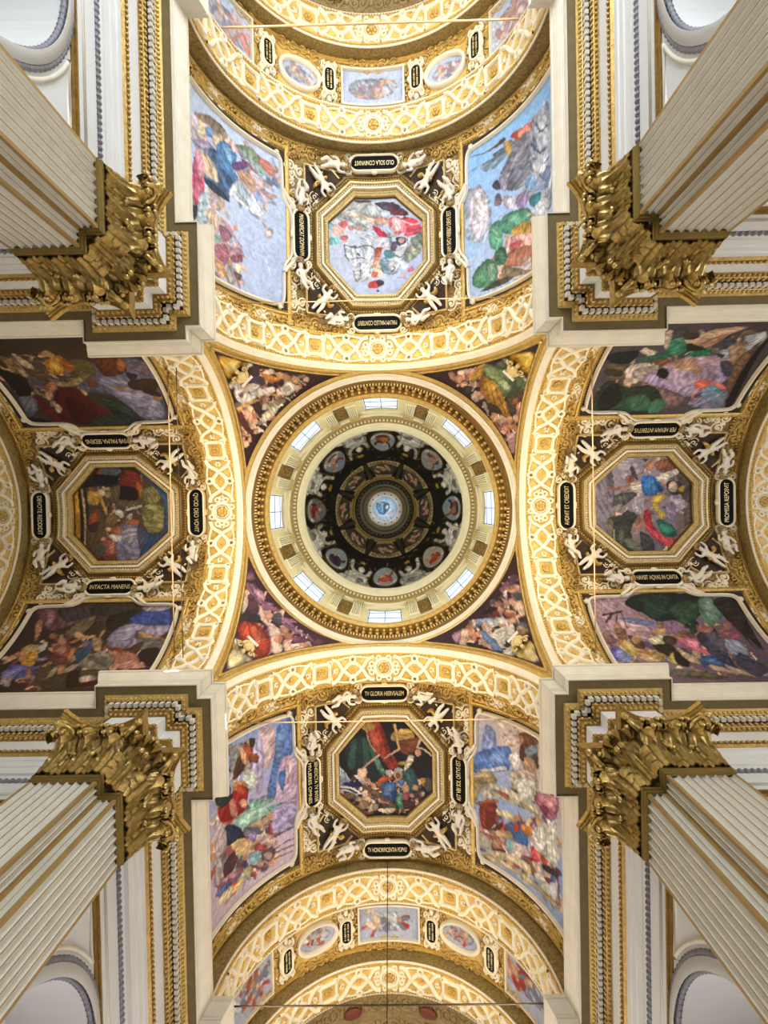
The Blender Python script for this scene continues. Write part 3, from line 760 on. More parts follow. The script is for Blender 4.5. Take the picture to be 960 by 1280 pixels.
'side_BR': '''G d0b8ac 8aa0d0 968,1504 783,1919
C 80 85 c8a088/d8c8b8/8a5a4a/4a78b8/b04a3c/e0d8d0/6a4a5a/c8b8a0 748,2365 1068,2147 1456,1946 1443,2453 1162,2495 771,2548
C 20 68 6a4430/a89878/8a98a8/c8b8b0 1017,1853 1109,1556 1273,1511 1263,1976 1071,1987
P c8b4b0 750,1532 1095,1517 1091,1720 992,1714 898,1550
P 8a98c8 803,1590 897,1620 880,1802 785,1834
P 5a7cc0 759,1794 1007,1674 1004,1836 715,1965 717,1867
P 7a98d0 853,1788 964,1736 948,1812 865,1866
L e0dce0 21 769,1935 865,1890 976,1835
P e8e0e4 1005,1743 1077,1692 1133,1780 1075,1817 1019,1784
P 6a4430 1102,1548 1182,1516 1273,1522 1256,1572 1151,1617 1108,1601
P 4a3028 1107,1624 1150,1639 1164,1711 1105,1714
P b08060 1094,1562 1138,1556 1122,1618
P 8a98a8 1150,1639 1257,1561 1271,1619 1194,1675
P 4a4a50 1209,1658 1271,1608 1268,1716 1238,1698
P c0987a 1149,1695 1239,1677 1251,1800 1147,1806
P a89878 715,1965 878,1920 890,1986 781,2051 711,2185
P 8a7a5c 715,2001 891,1939 877,1980 727,2046
P cac0b0 780,2063 931,1981 1263,1976 1261,2041 930,2063 792,2143
P b0a692 889,2022 1231,2015 1231,2037 861,2080
P b8a89c 1017,1853 1162,1766 1267,1781 1251,1832 1088,1856 1043,1966
P e0dcd8 1045,1898 1206,1811 1250,1854 1187,1984 1072,1953
P c8c4c4 1145,1885 1235,1862 1203,1966
P 8a5a4a 903,2028 986,2015 999,2055 930,2051
P a86a80 1265,1868 1461,1761 1457,1915 1356,1997 1278,1968
P d898a8 1296,1862 1443,1802 1423,1905 1326,1898
P 7a3a50 1279,1946 1374,1913 1340,1985
P a86a40 725,2180 888,2093 901,2122 751,2195
P 8a3420 751,2195 887,2128 885,2259 815,2349 762,2335
P 6a2418 805,2186 887,2140 871,2289 802,2355
P 4a1c28 815,2361 940,2245 939,2280 856,2349
P d0804a 735,2321 788,2372 761,2372 728,2373
P d8c8a8 900,2158 1068,2135 1053,2177 913,2199
P c8a880 815,2361 995,2276 1008,2338 856,2367
P b86a50 734,2382 965,2372 965,2395 734,2407
P c8beac 734,2407 841,2409 840,2481 732,2505
P 8a5a40 855,2402 923,2393 949,2485 853,2486
P c89a80 921,2406 908,2440 881,2460 859,2452 859,2420 882,2390 910,2384
P 5a2a38 867,2468 964,2430 949,2485 894,2502
P c04a3a 1053,2177 1096,2177 1080,2253 1037,2254
P c8987a 1092,2140 1080,2167 1053,2186 1033,2182 1033,2159 1054,2133 1080,2125
P 4a78b8 1037,2265 1139,2198 1167,2237 1151,2302 1050,2315
P 6a4a80 1067,2170 1111,2158 1095,2200
P d88a50 1110,2169 1244,2127 1198,2198 1124,2218
P 88b8c0 980,2341 1050,2326 1034,2403 978,2411
P d8c8c8 1036,2334 1122,2308 1106,2362 1035,2392
P e0ded8 1229,2125 1422,1967 1456,1946 1449,2225 1350,2262 1227,2224
L a8a49c 8 1275,2098 1287,2240
L a8a49c 8 1323,2059 1350,2251
L a8a49c 8 1388,1998 1407,2244
P e8e0e0 1212,2233 1289,2164 1319,2219 1241,2269
P c84858 1151,2291 1287,2261 1270,2326 1164,2371
P e0786a 1226,2279 1287,2261 1270,2315
P c8b0b8 1107,2317 1181,2284 1194,2364 1135,2367
P 8a2a2a 1135,2367 1209,2343 1194,2375
P e0d0c8 1006,2407 1092,2359 1091,2416 1005,2454
P 30283a 1301,2316 1448,2266 1447,2307 1316,2348
P d8c8a8 881,2473 1164,2405 1177,2485 1076,2470 785,2542
P c8b890 732,2517 785,2530 1426,2476 1408,2511 758,2566
P e8dccc 1222,2433 1347,2369 1378,2398 1267,2456
P 6a3a5a 1315,2391 1396,2355 1362,2410
P dce0ec 1346,2422 1446,2339 1435,2449 1377,2451
P b8a080 1179,2385 1206,2487 1282,2467 1192,2475'''.split('\n'),
'side_LT': '''B 3a2c24
C 70 58 6a5848/8a7458/4a3a34/a8885c/2a2220/5a5058 -1348,2405 -1335,2027 -1143,1900 -1020,1963 -926,2337 -966,2530
P 5a5a70 -1253,1894 -1260,1521 -839,1537 -723,1558 -743,1715 -947,1827 -1023,2074
P 7a7a90 -1125,1910 -1119,1694 -890,1563 -740,1582 -794,1742 -983,1868
P 8a86a0 -1017,1852 -977,1644 -873,1569 -843,1724
P 5a3020 -1289,1834 -1284,1654 -1172,1682 -1122,1829 -1196,1858
P a0603c -1284,1679 -1245,1647 -1173,1695 -1192,1726
P 2c2430 -1155,1691 -1134,1619 -1083,1683
P 6a5a68 -1245,1634 -1241,1516 -1114,1545 -1189,1634
P 3a281c -1083,1697 -1096,1512 -992,1553 -1013,1713
L b08060 23 -1034,1830 -1011,1743
P a87858 -940,1525 -912,1548 -905,1579 -926,1595 -957,1583 -976,1553 -969,1527
P 302018 -1028,1623 -974,1532 -940,1545 -977,1644
P 5a5030 -1276,2025 -1271,1870 -1143,1900 -1110,2027
P b07830 -1281,2153 -1335,2027 -1221,2058 -1150,2141 -1188,2199
P d0a050 -1261,2140 -1297,2064 -1185,2120 -1187,2173
P a06030 -1296,2039 -1219,1993 -1166,2077
P 5a4438 -1365,2316 -1226,2229 -1116,2230 -1155,2342
P c8b090 -1365,2316 -1265,2269 -1209,2280 -1248,2333
P 80684a -1348,2405 -1288,2372 -1230,2359 -1270,2437
P 201814 -1216,2503 -1139,2393 -998,2426 -965,2516 -1125,2540
P 6a5a58 -1138,2380 -1099,2267 -1065,2329
P b8a078 -1080,2210 -1094,2077 -1144,1941 -1058,2069 -1043,2175
P 8a7a50 -1113,2122 -1126,1964 -1075,2046
P 6a4830 -1144,1954 -1072,1923 -1020,1963 -1056,2000
P a86a50 -1047,2312 -1097,2213 -1027,2239 -943,2342
P c8a088 -968,2290 -937,2316 -929,2341 -952,2346 -987,2326 -1008,2298 -1000,2282
P b8907a -980,2126 -967,2152 -978,2171 -1005,2168 -1027,2146 -1028,2121 -1007,2112
P 4a1414 -1010,2249 -1024,2101 -902,2033 -782,1952 -720,2124 -757,2302 -825,2331
P 380e10 -957,2207 -852,2084 -751,2053 -739,2236
P 5a1c1c -980,2408 -859,2358 -741,2324 -742,2383 -878,2435
P d0b090 -870,2282 -838,2291 -821,2312 -832,2330 -862,2330 -889,2313 -892,2292
P a08070 -900,2301 -880,2319 -876,2340 -890,2347 -912,2336 -925,2314 -920,2298
P 2a3a30 -934,1975 -931,1862 -811,1765 -763,1841 -832,1933
P 1e2a20 -882,1941 -779,1806 -743,1715 -748,1906
P 686878 -966,2530 -946,2427 -861,2458 -796,2550 -880,2550
P 1a1414 -796,2550 -725,2346 -710,2412 -747,2560
P 2a3028 -800,2004 -727,1735 -699,1923 -704,2146'''.split('\n'),
'side_LB': '''B 3a2e26
C 90 59 a87858/c89878/6a4a3a/8a8098/4a3a34/b8a088/5a5a80/7a4038 1252,2506 1075,2498 977,2241 1052,1909 1057,1655 1293,1503 1462,1777 1447,2364
P 6a4a50 740,2555 761,2278 731,2140 829,2133 910,2274 924,2397
P 4a3a40 759,2383 747,2134 829,2148 859,2296
P b08088 757,2488 791,2399 907,2391 856,2459
P c89070 889,2501 823,2474 923,2441 1025,2429
P 8a5a5c 789,2534 774,2466 873,2436
P 3a3026 731,2140 720,1830 803,1790 950,1925 846,2097
P 46382c 830,2104 816,1991 966,1947 982,2011
P 2c241c 832,2000 770,1800 868,1841 950,1925
P 70604c 943,2258 813,2110 896,2091 996,2175
P 8a8098 967,1918 885,1806 907,1523 974,1531 1107,1773 1070,1901
P 3a4a8a 868,1826 803,1790 774,1577 890,1529 904,1698
P 9a90a8 934,1888 903,1770 1038,1775 1036,1874
P b0a0a8 754,1760 742,1571 774,1577 788,1721
P 5a4a44 953,1752 955,1680 1023,1669 1021,1726
P a88468 954,1723 1008,1547 1060,1515 1040,1662
P 6a6460 1022,1711 1025,1541 1112,1509 1145,1620
P 4a3228 1107,1746 1040,1662 1144,1661 1161,1708
P 2a1c18 1180,1646 1110,1634 1112,1523 1275,1485 1236,1581
P a87058 1141,1841 1125,1738 1217,1616 1270,1671 1268,1765
P b88868 1107,1785 1133,1784 1139,1807 1120,1836 1091,1849 1073,1837 1080,1808
P c8907c 1178,1741 1254,1573 1282,1587 1268,1778
P 7a3a2c 1105,1857 1089,1809 1142,1771
P 8a8070 1154,2025 1141,1841 1286,1795 1264,1979
P 70685c 1173,1988 1176,1851 1267,1818
P b0946a 998,2032 1034,1959 1121,1932 1103,1983
P 4a5a78 1135,2090 1050,2022 1155,1998 1226,2027
P 3a4a64 1171,2071 1119,2044 1226,2013
P c8a880 992,2113 1006,2122 1000,2151 978,2178 957,2181 953,2159 969,2129
L c8a07a 22 962,2163 1006,2085 990,2036
L b89070 20 1033,1988 949,1983
P 9a5a48 1079,2273 1029,2201 1152,2122 1168,2208
P c08a70 1115,2253 1064,2197 1134,2173
P 6a4038 1149,2274 1170,2126 1242,2111 1222,2204
P c89878 1029,2216 1058,2211 1065,2231 1044,2260 1012,2277 992,2269 1000,2241
P a87860 985,2292 1005,2293 1009,2317 995,2345 972,2357 959,2343 964,2314
P c8a870 1092,2488 1059,2410 1202,2324 1200,2420
P c8983c 1146,2441 1130,2368 1238,2315 1255,2384
P c88a60 1127,2487 1093,2460 1200,2393 1199,2434
P c8c0b0 1077,2385 1035,2339 1096,2319 1113,2351
P 6a68a8 1235,2478 1256,2330 1332,2279 1368,2384
P 8a88c0 1290,2479 1273,2385 1368,2371 1366,2437
P a87868 1274,2344 1294,2292 1390,2252
P 5a5a8a 1256,2330 1248,2254 1313,2266
P b09a9a 1386,2435 1348,2385 1448,2338
P 5a4838 1276,2277 1260,2141 1374,2109 1452,2146
P a89878 1260,2168 1279,2129 1474,2106 1473,2132
P 4a4030 1354,2135 1285,1862 1462,1777 1474,2106
P c0a898 1378,1940 1341,1884 1381,1823 1419,1877
P 4a1c18 1418,1903 1401,1799 1441,1789 1469,1897
P 2c2018 1318,2040 1301,1971 1458,1904 1457,1967'''.split('\n'),
'side_RT': '''B 4a4248
C 80 59 3a4a3c/6a5a4c/a89888/2a2c2c/c8b8a8/5a6a58/8a7a6c 749,1572 1063,1576 1252,1686 1435,1870 1438,2331 1176,2456 1182,2243 1105,1910 988,1837 794,1719
P a090b0 1005,1830 1204,2099 1143,2384 990,2429 847,2216 917,2018
P b8a0bc 1069,1981 1115,2160 1059,2338 945,2230 950,2047
P c8a8b8 1186,2109 1161,2360 1076,2328 1097,2183
P 8a8298 814,2229 844,2331 775,2518 728,2465 765,2277
P 6a5a60 971,1843 831,2223 753,2079 854,1929
P 8a6a6c 989,1795 935,1955 832,2180 786,2068
P 2a3028 749,1558 995,1586 941,1743 936,1941 737,2070 711,1815
P 2f4a38 796,1647 857,1800 742,1865 730,1708
P 3f6450 841,1777 871,1895 755,1991 742,1850
P 4a7a60 820,1969 818,2070 737,2070 724,1972
P 1a1c18 797,1574 977,1633 842,1748 747,1660
P 6a5a40 1150,1544 1112,1666 1008,1705 1028,1588
P 3a3428 1098,1550 1077,1666 1026,1671 1046,1568
P d8c8c0 1094,1686 1143,1773 1106,1856 972,1801 1008,1719
P b0a09c 1075,1734 1123,1875 1055,1865 1006,1788
P c8a890 1008,1705 1007,1761 940,1771 958,1723
P 7a5240 1177,1824 1174,1931 1120,1970 1123,1875
P e0d0c0 1252,1712 1287,1734 1231,1786 1214,1755
P 202428 1222,1504 1252,1699 1146,1692 1149,1571
P 2a6450 1180,1717 1228,1878 1261,1978 1175,1891
P 3f8066 1321,1832 1375,1916 1242,2014 1209,1927
P 68a088 1377,1853 1395,1892 1317,1948
P 2f7a5c 1224,2037 1256,2148 1201,2192 1187,2096
P 1c1a18 1048,1993 1011,1994 1003,1962 1029,1923 1071,1905 1097,1921 1086,1960
L c08a70 18 1113,1934 1171,2038
P c89a7c 1103,1978 1170,2065 1150,2141 1083,2082
P b08868 1077,2203 1050,2212 1033,2196 1039,2168 1064,2149 1088,2153 1094,2177
P d8b098 1085,2027 1115,2146 1072,2182 1067,2063
P d8685c 962,2208 994,2276 942,2328 895,2266
P e0907c 995,2220 994,2276 960,2278
L d89078 19 944,2286 895,2238 838,2248
P 6a98b0 894,2295 941,2371 858,2438 827,2367
P 88a8c0 861,2295 908,2373 826,2424
L e0806c 30 958,2348 907,2444
P 44484c 1418,1781 1475,1872 1393,1943 1359,1838
P d0b8a8 1418,1781 1437,1820 1283,1877 1284,1851
P c8a890 1335,1976 1447,2082 1460,2267 1348,2144 1277,2059
P a8826c 1314,2064 1404,2183 1328,2181 1257,2122
P 3a3434 1414,1906 1410,2007 1353,2016 1355,1952
P 2a2c30 1316,1986 1257,2135 1242,2027
P 40444c 1309,2206 1364,2234 1250,2358 1179,2336
P a8acb8 1218,2222 1252,2279 1231,2396 1162,2333
P 30343c 1218,2222 1199,2285 1164,2280
P 6a6e7c 1076,2328 1143,2397 1073,2465 1007,2407
P 4a4450 1146,2290 1107,2459 1023,2439 1024,2384
P b0b4c4 1361,2323 1396,2423 1265,2451 1231,2383
P c8ccd4 1322,2374 1416,2396 1338,2464 1265,2438
P a88a70 1271,2268 1322,2361 1142,2424 1109,2391
P 7a5a44 1143,2397 1248,2424 1301,2452 840,2503 808,2489
P 1c1414 775,2503 905,2500 1319,2465 1318,2490 904,2557 742,2546
P 8a9ab0 844,2345 890,2466 776,2489 811,2374'''.split('\n'),
'side_RB': '''B 3a3438
G 9a8090 5a4a58 -869,1675 -1420,2198
C 90 56 8a6a54/b8907a/5a4a50/a88a58/c8b090/6a5a78/4a4048/8a5060 -985,1551 -1024,1800 -994,2020 -966,2339 -1178,2434 -1445,2365 -1437,2064 -1286,1515
P a88a98 -751,1537 -755,1740 -873,1859 -974,1890 -1128,1755 -1053,1554 -917,1546
P c0a0a8 -902,1664 -956,1827 -1058,1799 -987,1662
P 7078a0 -903,1692 -941,1903 -983,1886 -954,1730
P 8a6a88 -908,1945 -961,2063 -1047,2078 -1045,1969 -992,1924
P 1a2420 -788,1759 -710,1915 -733,2316 -897,2260 -963,2146 -1049,2159 -944,2070 -941,1931 -873,1859
P 22362c -742,1905 -729,2084 -860,2064 -924,1910
P 304a3a -811,2083 -782,2282 -930,2217 -961,2090
P 2a3e34 -913,2197 -1015,2203 -1048,2118
P 5a7868 -766,2303 -752,2411 -884,2436 -983,2303 -931,2259
P 7a9484 -766,2332 -768,2390 -900,2372 -932,2300
P 2a2420 -768,2404 -771,2576 -971,2559 -1216,2514 -1072,2473 -917,2420
P 3a2c24 -917,2420 -1021,2476 -1215,2463 -1072,2459
L 3a2c28 18 -884,1578 -853,1716
L 3a2c28 17 -943,1580 -869,1647
L 4a3a34 9 -853,1709 -996,1707
L 4a3a34 11 -869,1682 -969,1640
P 6a4a4c -1018,1532 -1054,1581 -1124,1582 -1123,1515
P a07860 -978,1668 -1004,1650 -1010,1627 -992,1617 -963,1628 -946,1650 -953,1668
P 8a6a5c -1045,1577 -1074,1556 -1081,1531 -1060,1521 -1028,1532 -1009,1558 -1016,1578
P 7a5a4c -1003,1614 -1004,1683 -1091,1676 -1107,1615
P a88a50 -1107,1602 -1108,1669 -1216,1702 -1233,1629
P c8b070 -1108,1642 -1144,1707 -1198,1697 -1178,1626
P 6a5ab0 -1158,1528 -1196,1605 -1289,1617 -1286,1515
P 8a98c8 -1177,1560 -1233,1629 -1289,1617 -1287,1540
P 5a4030 -1056,1690 -1110,1763 -1181,1744 -1162,1686
P c09878 -1093,1762 -1125,1736 -1132,1706 -1109,1694 -1073,1709 -1052,1740 -1060,1764
P c0926c -1180,1718 -1200,1775 -1254,1724 -1235,1693
P c8b090 -1253,1711 -1238,1836 -1293,1795 -1291,1706
P a88a5a -1217,1741 -1202,1867 -1293,1808
P d8ccb0 -1094,1811 -1044,1928 -1079,1953 -1148,1893 -1129,1808
P c8a080 -1010,1969 -1045,1942 -1053,1910 -1028,1899 -990,1916 -967,1948 -976,1972
P 8a7050 -985,1971 -1004,1951 -1009,1924 -995,1910 -972,1919 -959,1945 -964,1968
P 4a3a30 -1061,1934 -1098,2012 -1150,1959 -1131,1901
P 2c241e -1147,1813 -1150,1946 -1258,1916 -1219,1832
P b8a860 -1257,1865 -1204,1945 -1315,1911 -1313,1848
P 2a2020 -1203,1932 -1260,1993 -1354,1940 -1314,1886
P d0b898 -1168,1963 -1279,2034 -1317,2025 -1297,1972
P b86080 -1115,1990 -1083,2141 -1171,2121 -1227,2194 -1254,2165 -1206,2062
P d88aa0 -1116,2043 -1100,2132 -1171,2108 -1169,2042
P 7a5044 -1056,2102 -1085,2074 -1091,2041 -1071,2027 -1039,2043 -1019,2076 -1027,2103
P b08468 -1072,2045 -1095,2026 -1101,2006 -1084,2000 -1059,2012 -1043,2034 -1049,2049
P 2f5a88 -1262,2070 -1264,2172 -1359,2176 -1319,2087 -1376,2028
P 4a7ab0 -1280,2072 -1282,2148 -1340,2163 -1309,2093
P c8b09a -1338,2088 -1379,2163 -1408,2132 -1377,2077
P 3a3a50 -1066,2150 -1000,2294 -1139,2285 -1361,2238 -1442,2257 -1282,2161 -1172,2147
P 5a5468 -1050,2213 -1051,2294 -1211,2282 -1210,2230
P a8b0c8 -1104,2319 -1142,2417 -1250,2388 -1212,2334
P 7a88a8 -1122,2309 -1212,2334 -1288,2388 -1248,2298
P 8a5060 -1035,2331 -1037,2439 -1107,2425 -1087,2329
P a8706c -981,2193 -1000,2294 -1050,2240 -1032,2181
P a07060 -994,2434 -1025,2404 -1032,2373 -1010,2363 -975,2381 -954,2415 -962,2438
P c0b4a8 -1340,2188 -1422,2271 -1431,2228 -1379,2176
P 8a90a8 -1364,2361 -1425,2392 -1465,2350 -1423,2332
P 6a6454 -1370,1805 -1437,2088 -1478,2038 -1429,1773
P 544c40 -1452,1859 -1459,2123 -1488,2031
P 404054 -1231,2348 -1385,2421 -1463,2290 -1323,2263'''.split('\n'),
'pend_TL': '''B 2c141c
C 110 31 a87860/d8b098/8a5a4a/c8b8b0/5a3a40/e0c0a0/b08a50/6a5a60 -1025,-881 -873,-1013 -521,-1009 -665,-867 -851,-688 -969,-524 -1040,-561
P d8a83c -1021,-1000 -974,-1022 -923,-1020 -937,-996 -974,-959 -1019,-915 -1023,-954
P e8d088 -988,-999 -951,-1011 -950,-987 -998,-947 -1011,-963
P c08a2c -1009,-928 -963,-963 -950,-956 -995,-911
P e0b850 -947,-956 -958,-941 -974,-933 -982,-940 -977,-955 -962,-968 -949,-968
P d8b060 -895,-1012 -905,-998 -917,-992 -924,-998 -919,-1012 -907,-1023 -896,-1023
P f0e8d8 -1025,-881 -893,-1018 -873,-1013 -950,-939 -990,-896 -1019,-865
P e0d4cc -997,-905 -956,-938 -928,-922 -974,-876 -1003,-869
P 3a2a30 -939,-959 -865,-1020 -833,-1011 -853,-961 -924,-934
P 4a3a4a -921,-947 -832,-971 -822,-937 -847,-914 -888,-919
P c8bcb8 -932,-886 -888,-919 -850,-901 -885,-857 -928,-856
P e0d8d4 -1015,-843 -970,-871 -930,-849 -893,-849 -926,-811 -981,-781 -1010,-801
P 6a5058 -994,-842 -963,-855 -971,-822 -989,-818
P d8ccc8 -851,-895 -781,-919 -773,-894 -834,-859 -898,-855
L 5a444c 6 -969,-853 -908,-866 -847,-914
P d07a30 -840,-987 -796,-990 -715,-973 -787,-949 -823,-961
P e09a50 -811,-981 -740,-982 -722,-972 -793,-955
P d8c0a8 -751,-1010 -765,-995 -790,-988 -807,-993 -804,-1006 -782,-1018 -759,-1020
P b87850 -753,-1009 -693,-1013 -641,-996 -688,-971 -739,-988
P d8a880 -695,-990 -712,-978 -733,-978 -742,-990 -733,-1005 -712,-1012 -695,-1005
P c89a78 -697,-994 -648,-995 -677,-959 -698,-956
P d8cfc8 -734,-919 -661,-968 -642,-917 -707,-876
P a89a90 -721,-915 -672,-947 -663,-922 -703,-897
P d8a888 -591,-985 -605,-968 -629,-961 -645,-970 -641,-989 -621,-1002 -598,-1001
P e0b898 -593,-939 -604,-926 -624,-921 -638,-928 -635,-942 -618,-952 -600,-951
P d8b090 -527,-995 -537,-980 -554,-975 -566,-983 -563,-1000 -548,-1011 -532,-1009
L d8b8a0 10 -587,-976 -560,-959
P 8a7a68 -549,-1009 -561,-997 -582,-992 -597,-998 -594,-1010 -577,-1019 -557,-1019
P d0a840 -865,-834 -929,-797 -1009,-756 -987,-780 -920,-812
P 7a4a3c -875,-846 -834,-859 -831,-805 -875,-785
P c89080 -828,-826 -840,-805 -857,-798 -867,-810 -862,-832 -847,-848 -832,-845
P d8ccc0 -865,-801 -833,-798 -852,-768 -877,-771
P a89a78 -830,-812 -784,-839 -742,-837 -780,-784 -828,-785
P d8ccb0 -823,-779 -769,-806 -800,-745 -879,-685 -879,-729
P 8a7a60 -784,-839 -725,-853 -714,-834 -776,-805
P c08a40 -817,-875 -763,-876 -740,-852 -780,-860
P 38201c -932,-783 -885,-798 -876,-743 -907,-718 -927,-750
P d8a088 -1002,-738 -957,-752 -941,-706 -955,-661 -981,-693
P b87868 -936,-735 -911,-731 -927,-679 -946,-676
P d8a888 -914,-681 -924,-665 -940,-659 -951,-668 -948,-684 -934,-696 -919,-695
P e0b498 -940,-641 -948,-626 -962,-621 -971,-629 -969,-645 -956,-656 -944,-654
P d8a890 -929,-608 -937,-595 -951,-590 -960,-598 -958,-612 -946,-622 -933,-621
P 5a2c28 -1029,-719 -999,-725 -969,-615 -967,-585 -997,-597 -1025,-651
L c89a50 6 -1031,-664 -1012,-580 -977,-561
P e0b898 -997,-513 -1007,-493 -1024,-486 -1035,-498 -1032,-520 -1017,-535 -1001,-532
P c88a78 -1040,-561 -1010,-558 -1020,-526 -1038,-532
P d8a888 -975,-546 -981,-531 -991,-527 -997,-536 -995,-552 -986,-563 -977,-560
P d8a860 -1027,-753 -990,-766 -1003,-731 -1020,-734'''.split('\n'),
'pend_TR': '''B 2c141c
C 110 31 a87860/d8b098/8a5a4a/c8b8b0/5a3a40/e0c0a0/b08a50/6a5a60 572,-1010 761,-1018 1030,-846 1038,-720 1042,-430 922,-586 771,-820 626,-931
P d8a83c 908,-1027 1003,-1006 1034,-967 1037,-899 1001,-921 952,-983
P e8c860 943,-1015 1001,-985 1025,-938 988,-966
P c08a30 945,-995 943,-979 928,-979 912,-996 906,-1017 915,-1025 932,-1016
P d8b048 984,-950 981,-939 969,-941 955,-953 952,-967 960,-972 975,-964
P e8d080 1019,-987 1016,-979 1004,-981 990,-993 986,-1005 995,-1007 1009,-1000
P f0e8d8 870,-1023 905,-998 1035,-867 1027,-858 940,-951
P 5a6a48 768,-1016 794,-1016 877,-974 968,-926 1034,-850 991,-821 947,-800 905,-829 854,-903 788,-941 769,-975
P 8a9a6c 777,-1003 851,-980 944,-933 1007,-876 926,-910 835,-938 792,-959
P a8b888 813,-948 901,-916 938,-853 898,-868 858,-914
P c8d0a8 905,-897 949,-856 939,-846 904,-867
P 4a583c 887,-925 980,-872 977,-831 946,-869
P 3a4830 931,-823 990,-828 1028,-852 1004,-811 960,-797
P 6a7858 838,-1011 879,-1010 894,-974 861,-988
P a87828 772,-957 824,-922 887,-858 959,-724 973,-666 946,-678 868,-762 808,-807 783,-885
P d0a048 793,-909 842,-893 909,-802 956,-697 919,-732 841,-815
L 6a4818 6 813,-912 874,-775
L 6a4818 6 859,-870 951,-691
L 6a4818 6 790,-929 830,-797
P b88a30 680,-968 755,-1013 764,-964 713,-937
P d8a850 695,-965 745,-998 744,-962 711,-950
P 8a5a28 747,-943 774,-944 782,-892 753,-904
P a87868 533,-1021 572,-1010 586,-956 553,-974
P d8b8a8 594,-1012 638,-1012 652,-959 614,-972
P c8a098 637,-1018 701,-1012 698,-989 648,-992
P b07a60 574,-990 634,-988 631,-950 594,-948
P d8a88c 673,-924 666,-910 645,-910 628,-922 626,-939 641,-946 662,-940
P c89a88 684,-942 722,-922 720,-883 694,-914
P d8bca8 708,-858 743,-873 758,-808 728,-813
P c8987c 795,-837 788,-815 766,-813 746,-832 742,-858 758,-871 782,-862
P 8a5a30 762,-889 790,-884 797,-836 774,-854
P 2c3030 650,-921 710,-905 700,-866 662,-878
P 3a2c20 809,-793 897,-750 924,-696 854,-715
P a8a098 795,-796 818,-778 842,-695 816,-735
P 4a3c30 947,-800 993,-808 1034,-827 1040,-739 1018,-698 976,-693 942,-755
P 5a4024 962,-784 998,-782 1020,-725 997,-716
P b86a48 975,-781 1004,-780 1004,-748 987,-745
P c89080 1005,-741 1034,-741 1034,-674 1017,-664
P d8a890 1043,-645 1037,-626 1017,-625 998,-642 995,-666 1010,-676 1031,-667
P c89478 997,-640 992,-620 974,-618 958,-635 955,-659 968,-671 986,-662
P d0a088 906,-677 894,-666 875,-673 862,-691 866,-707 884,-709 901,-695
P c89a84 856,-693 903,-699 902,-649 873,-668
P d8b09c 918,-690 947,-670 952,-626 924,-638
P a06a50 931,-629 971,-630 978,-562 944,-567
P b07a64 978,-592 972,-572 952,-569 935,-587 933,-611 947,-624 967,-615
P c07a50 1032,-590 1025,-575 1004,-575 985,-589 983,-608 999,-616 1021,-608
P 8a5a58 881,-652 918,-631 937,-576 907,-603
P c0a0a0 966,-549 1018,-548 1016,-503 983,-508
P a07a80 983,-508 1033,-531 1035,-431 1011,-411
P d8a8a0 929,-585 965,-564 959,-550 938,-561'''.split('\n'),
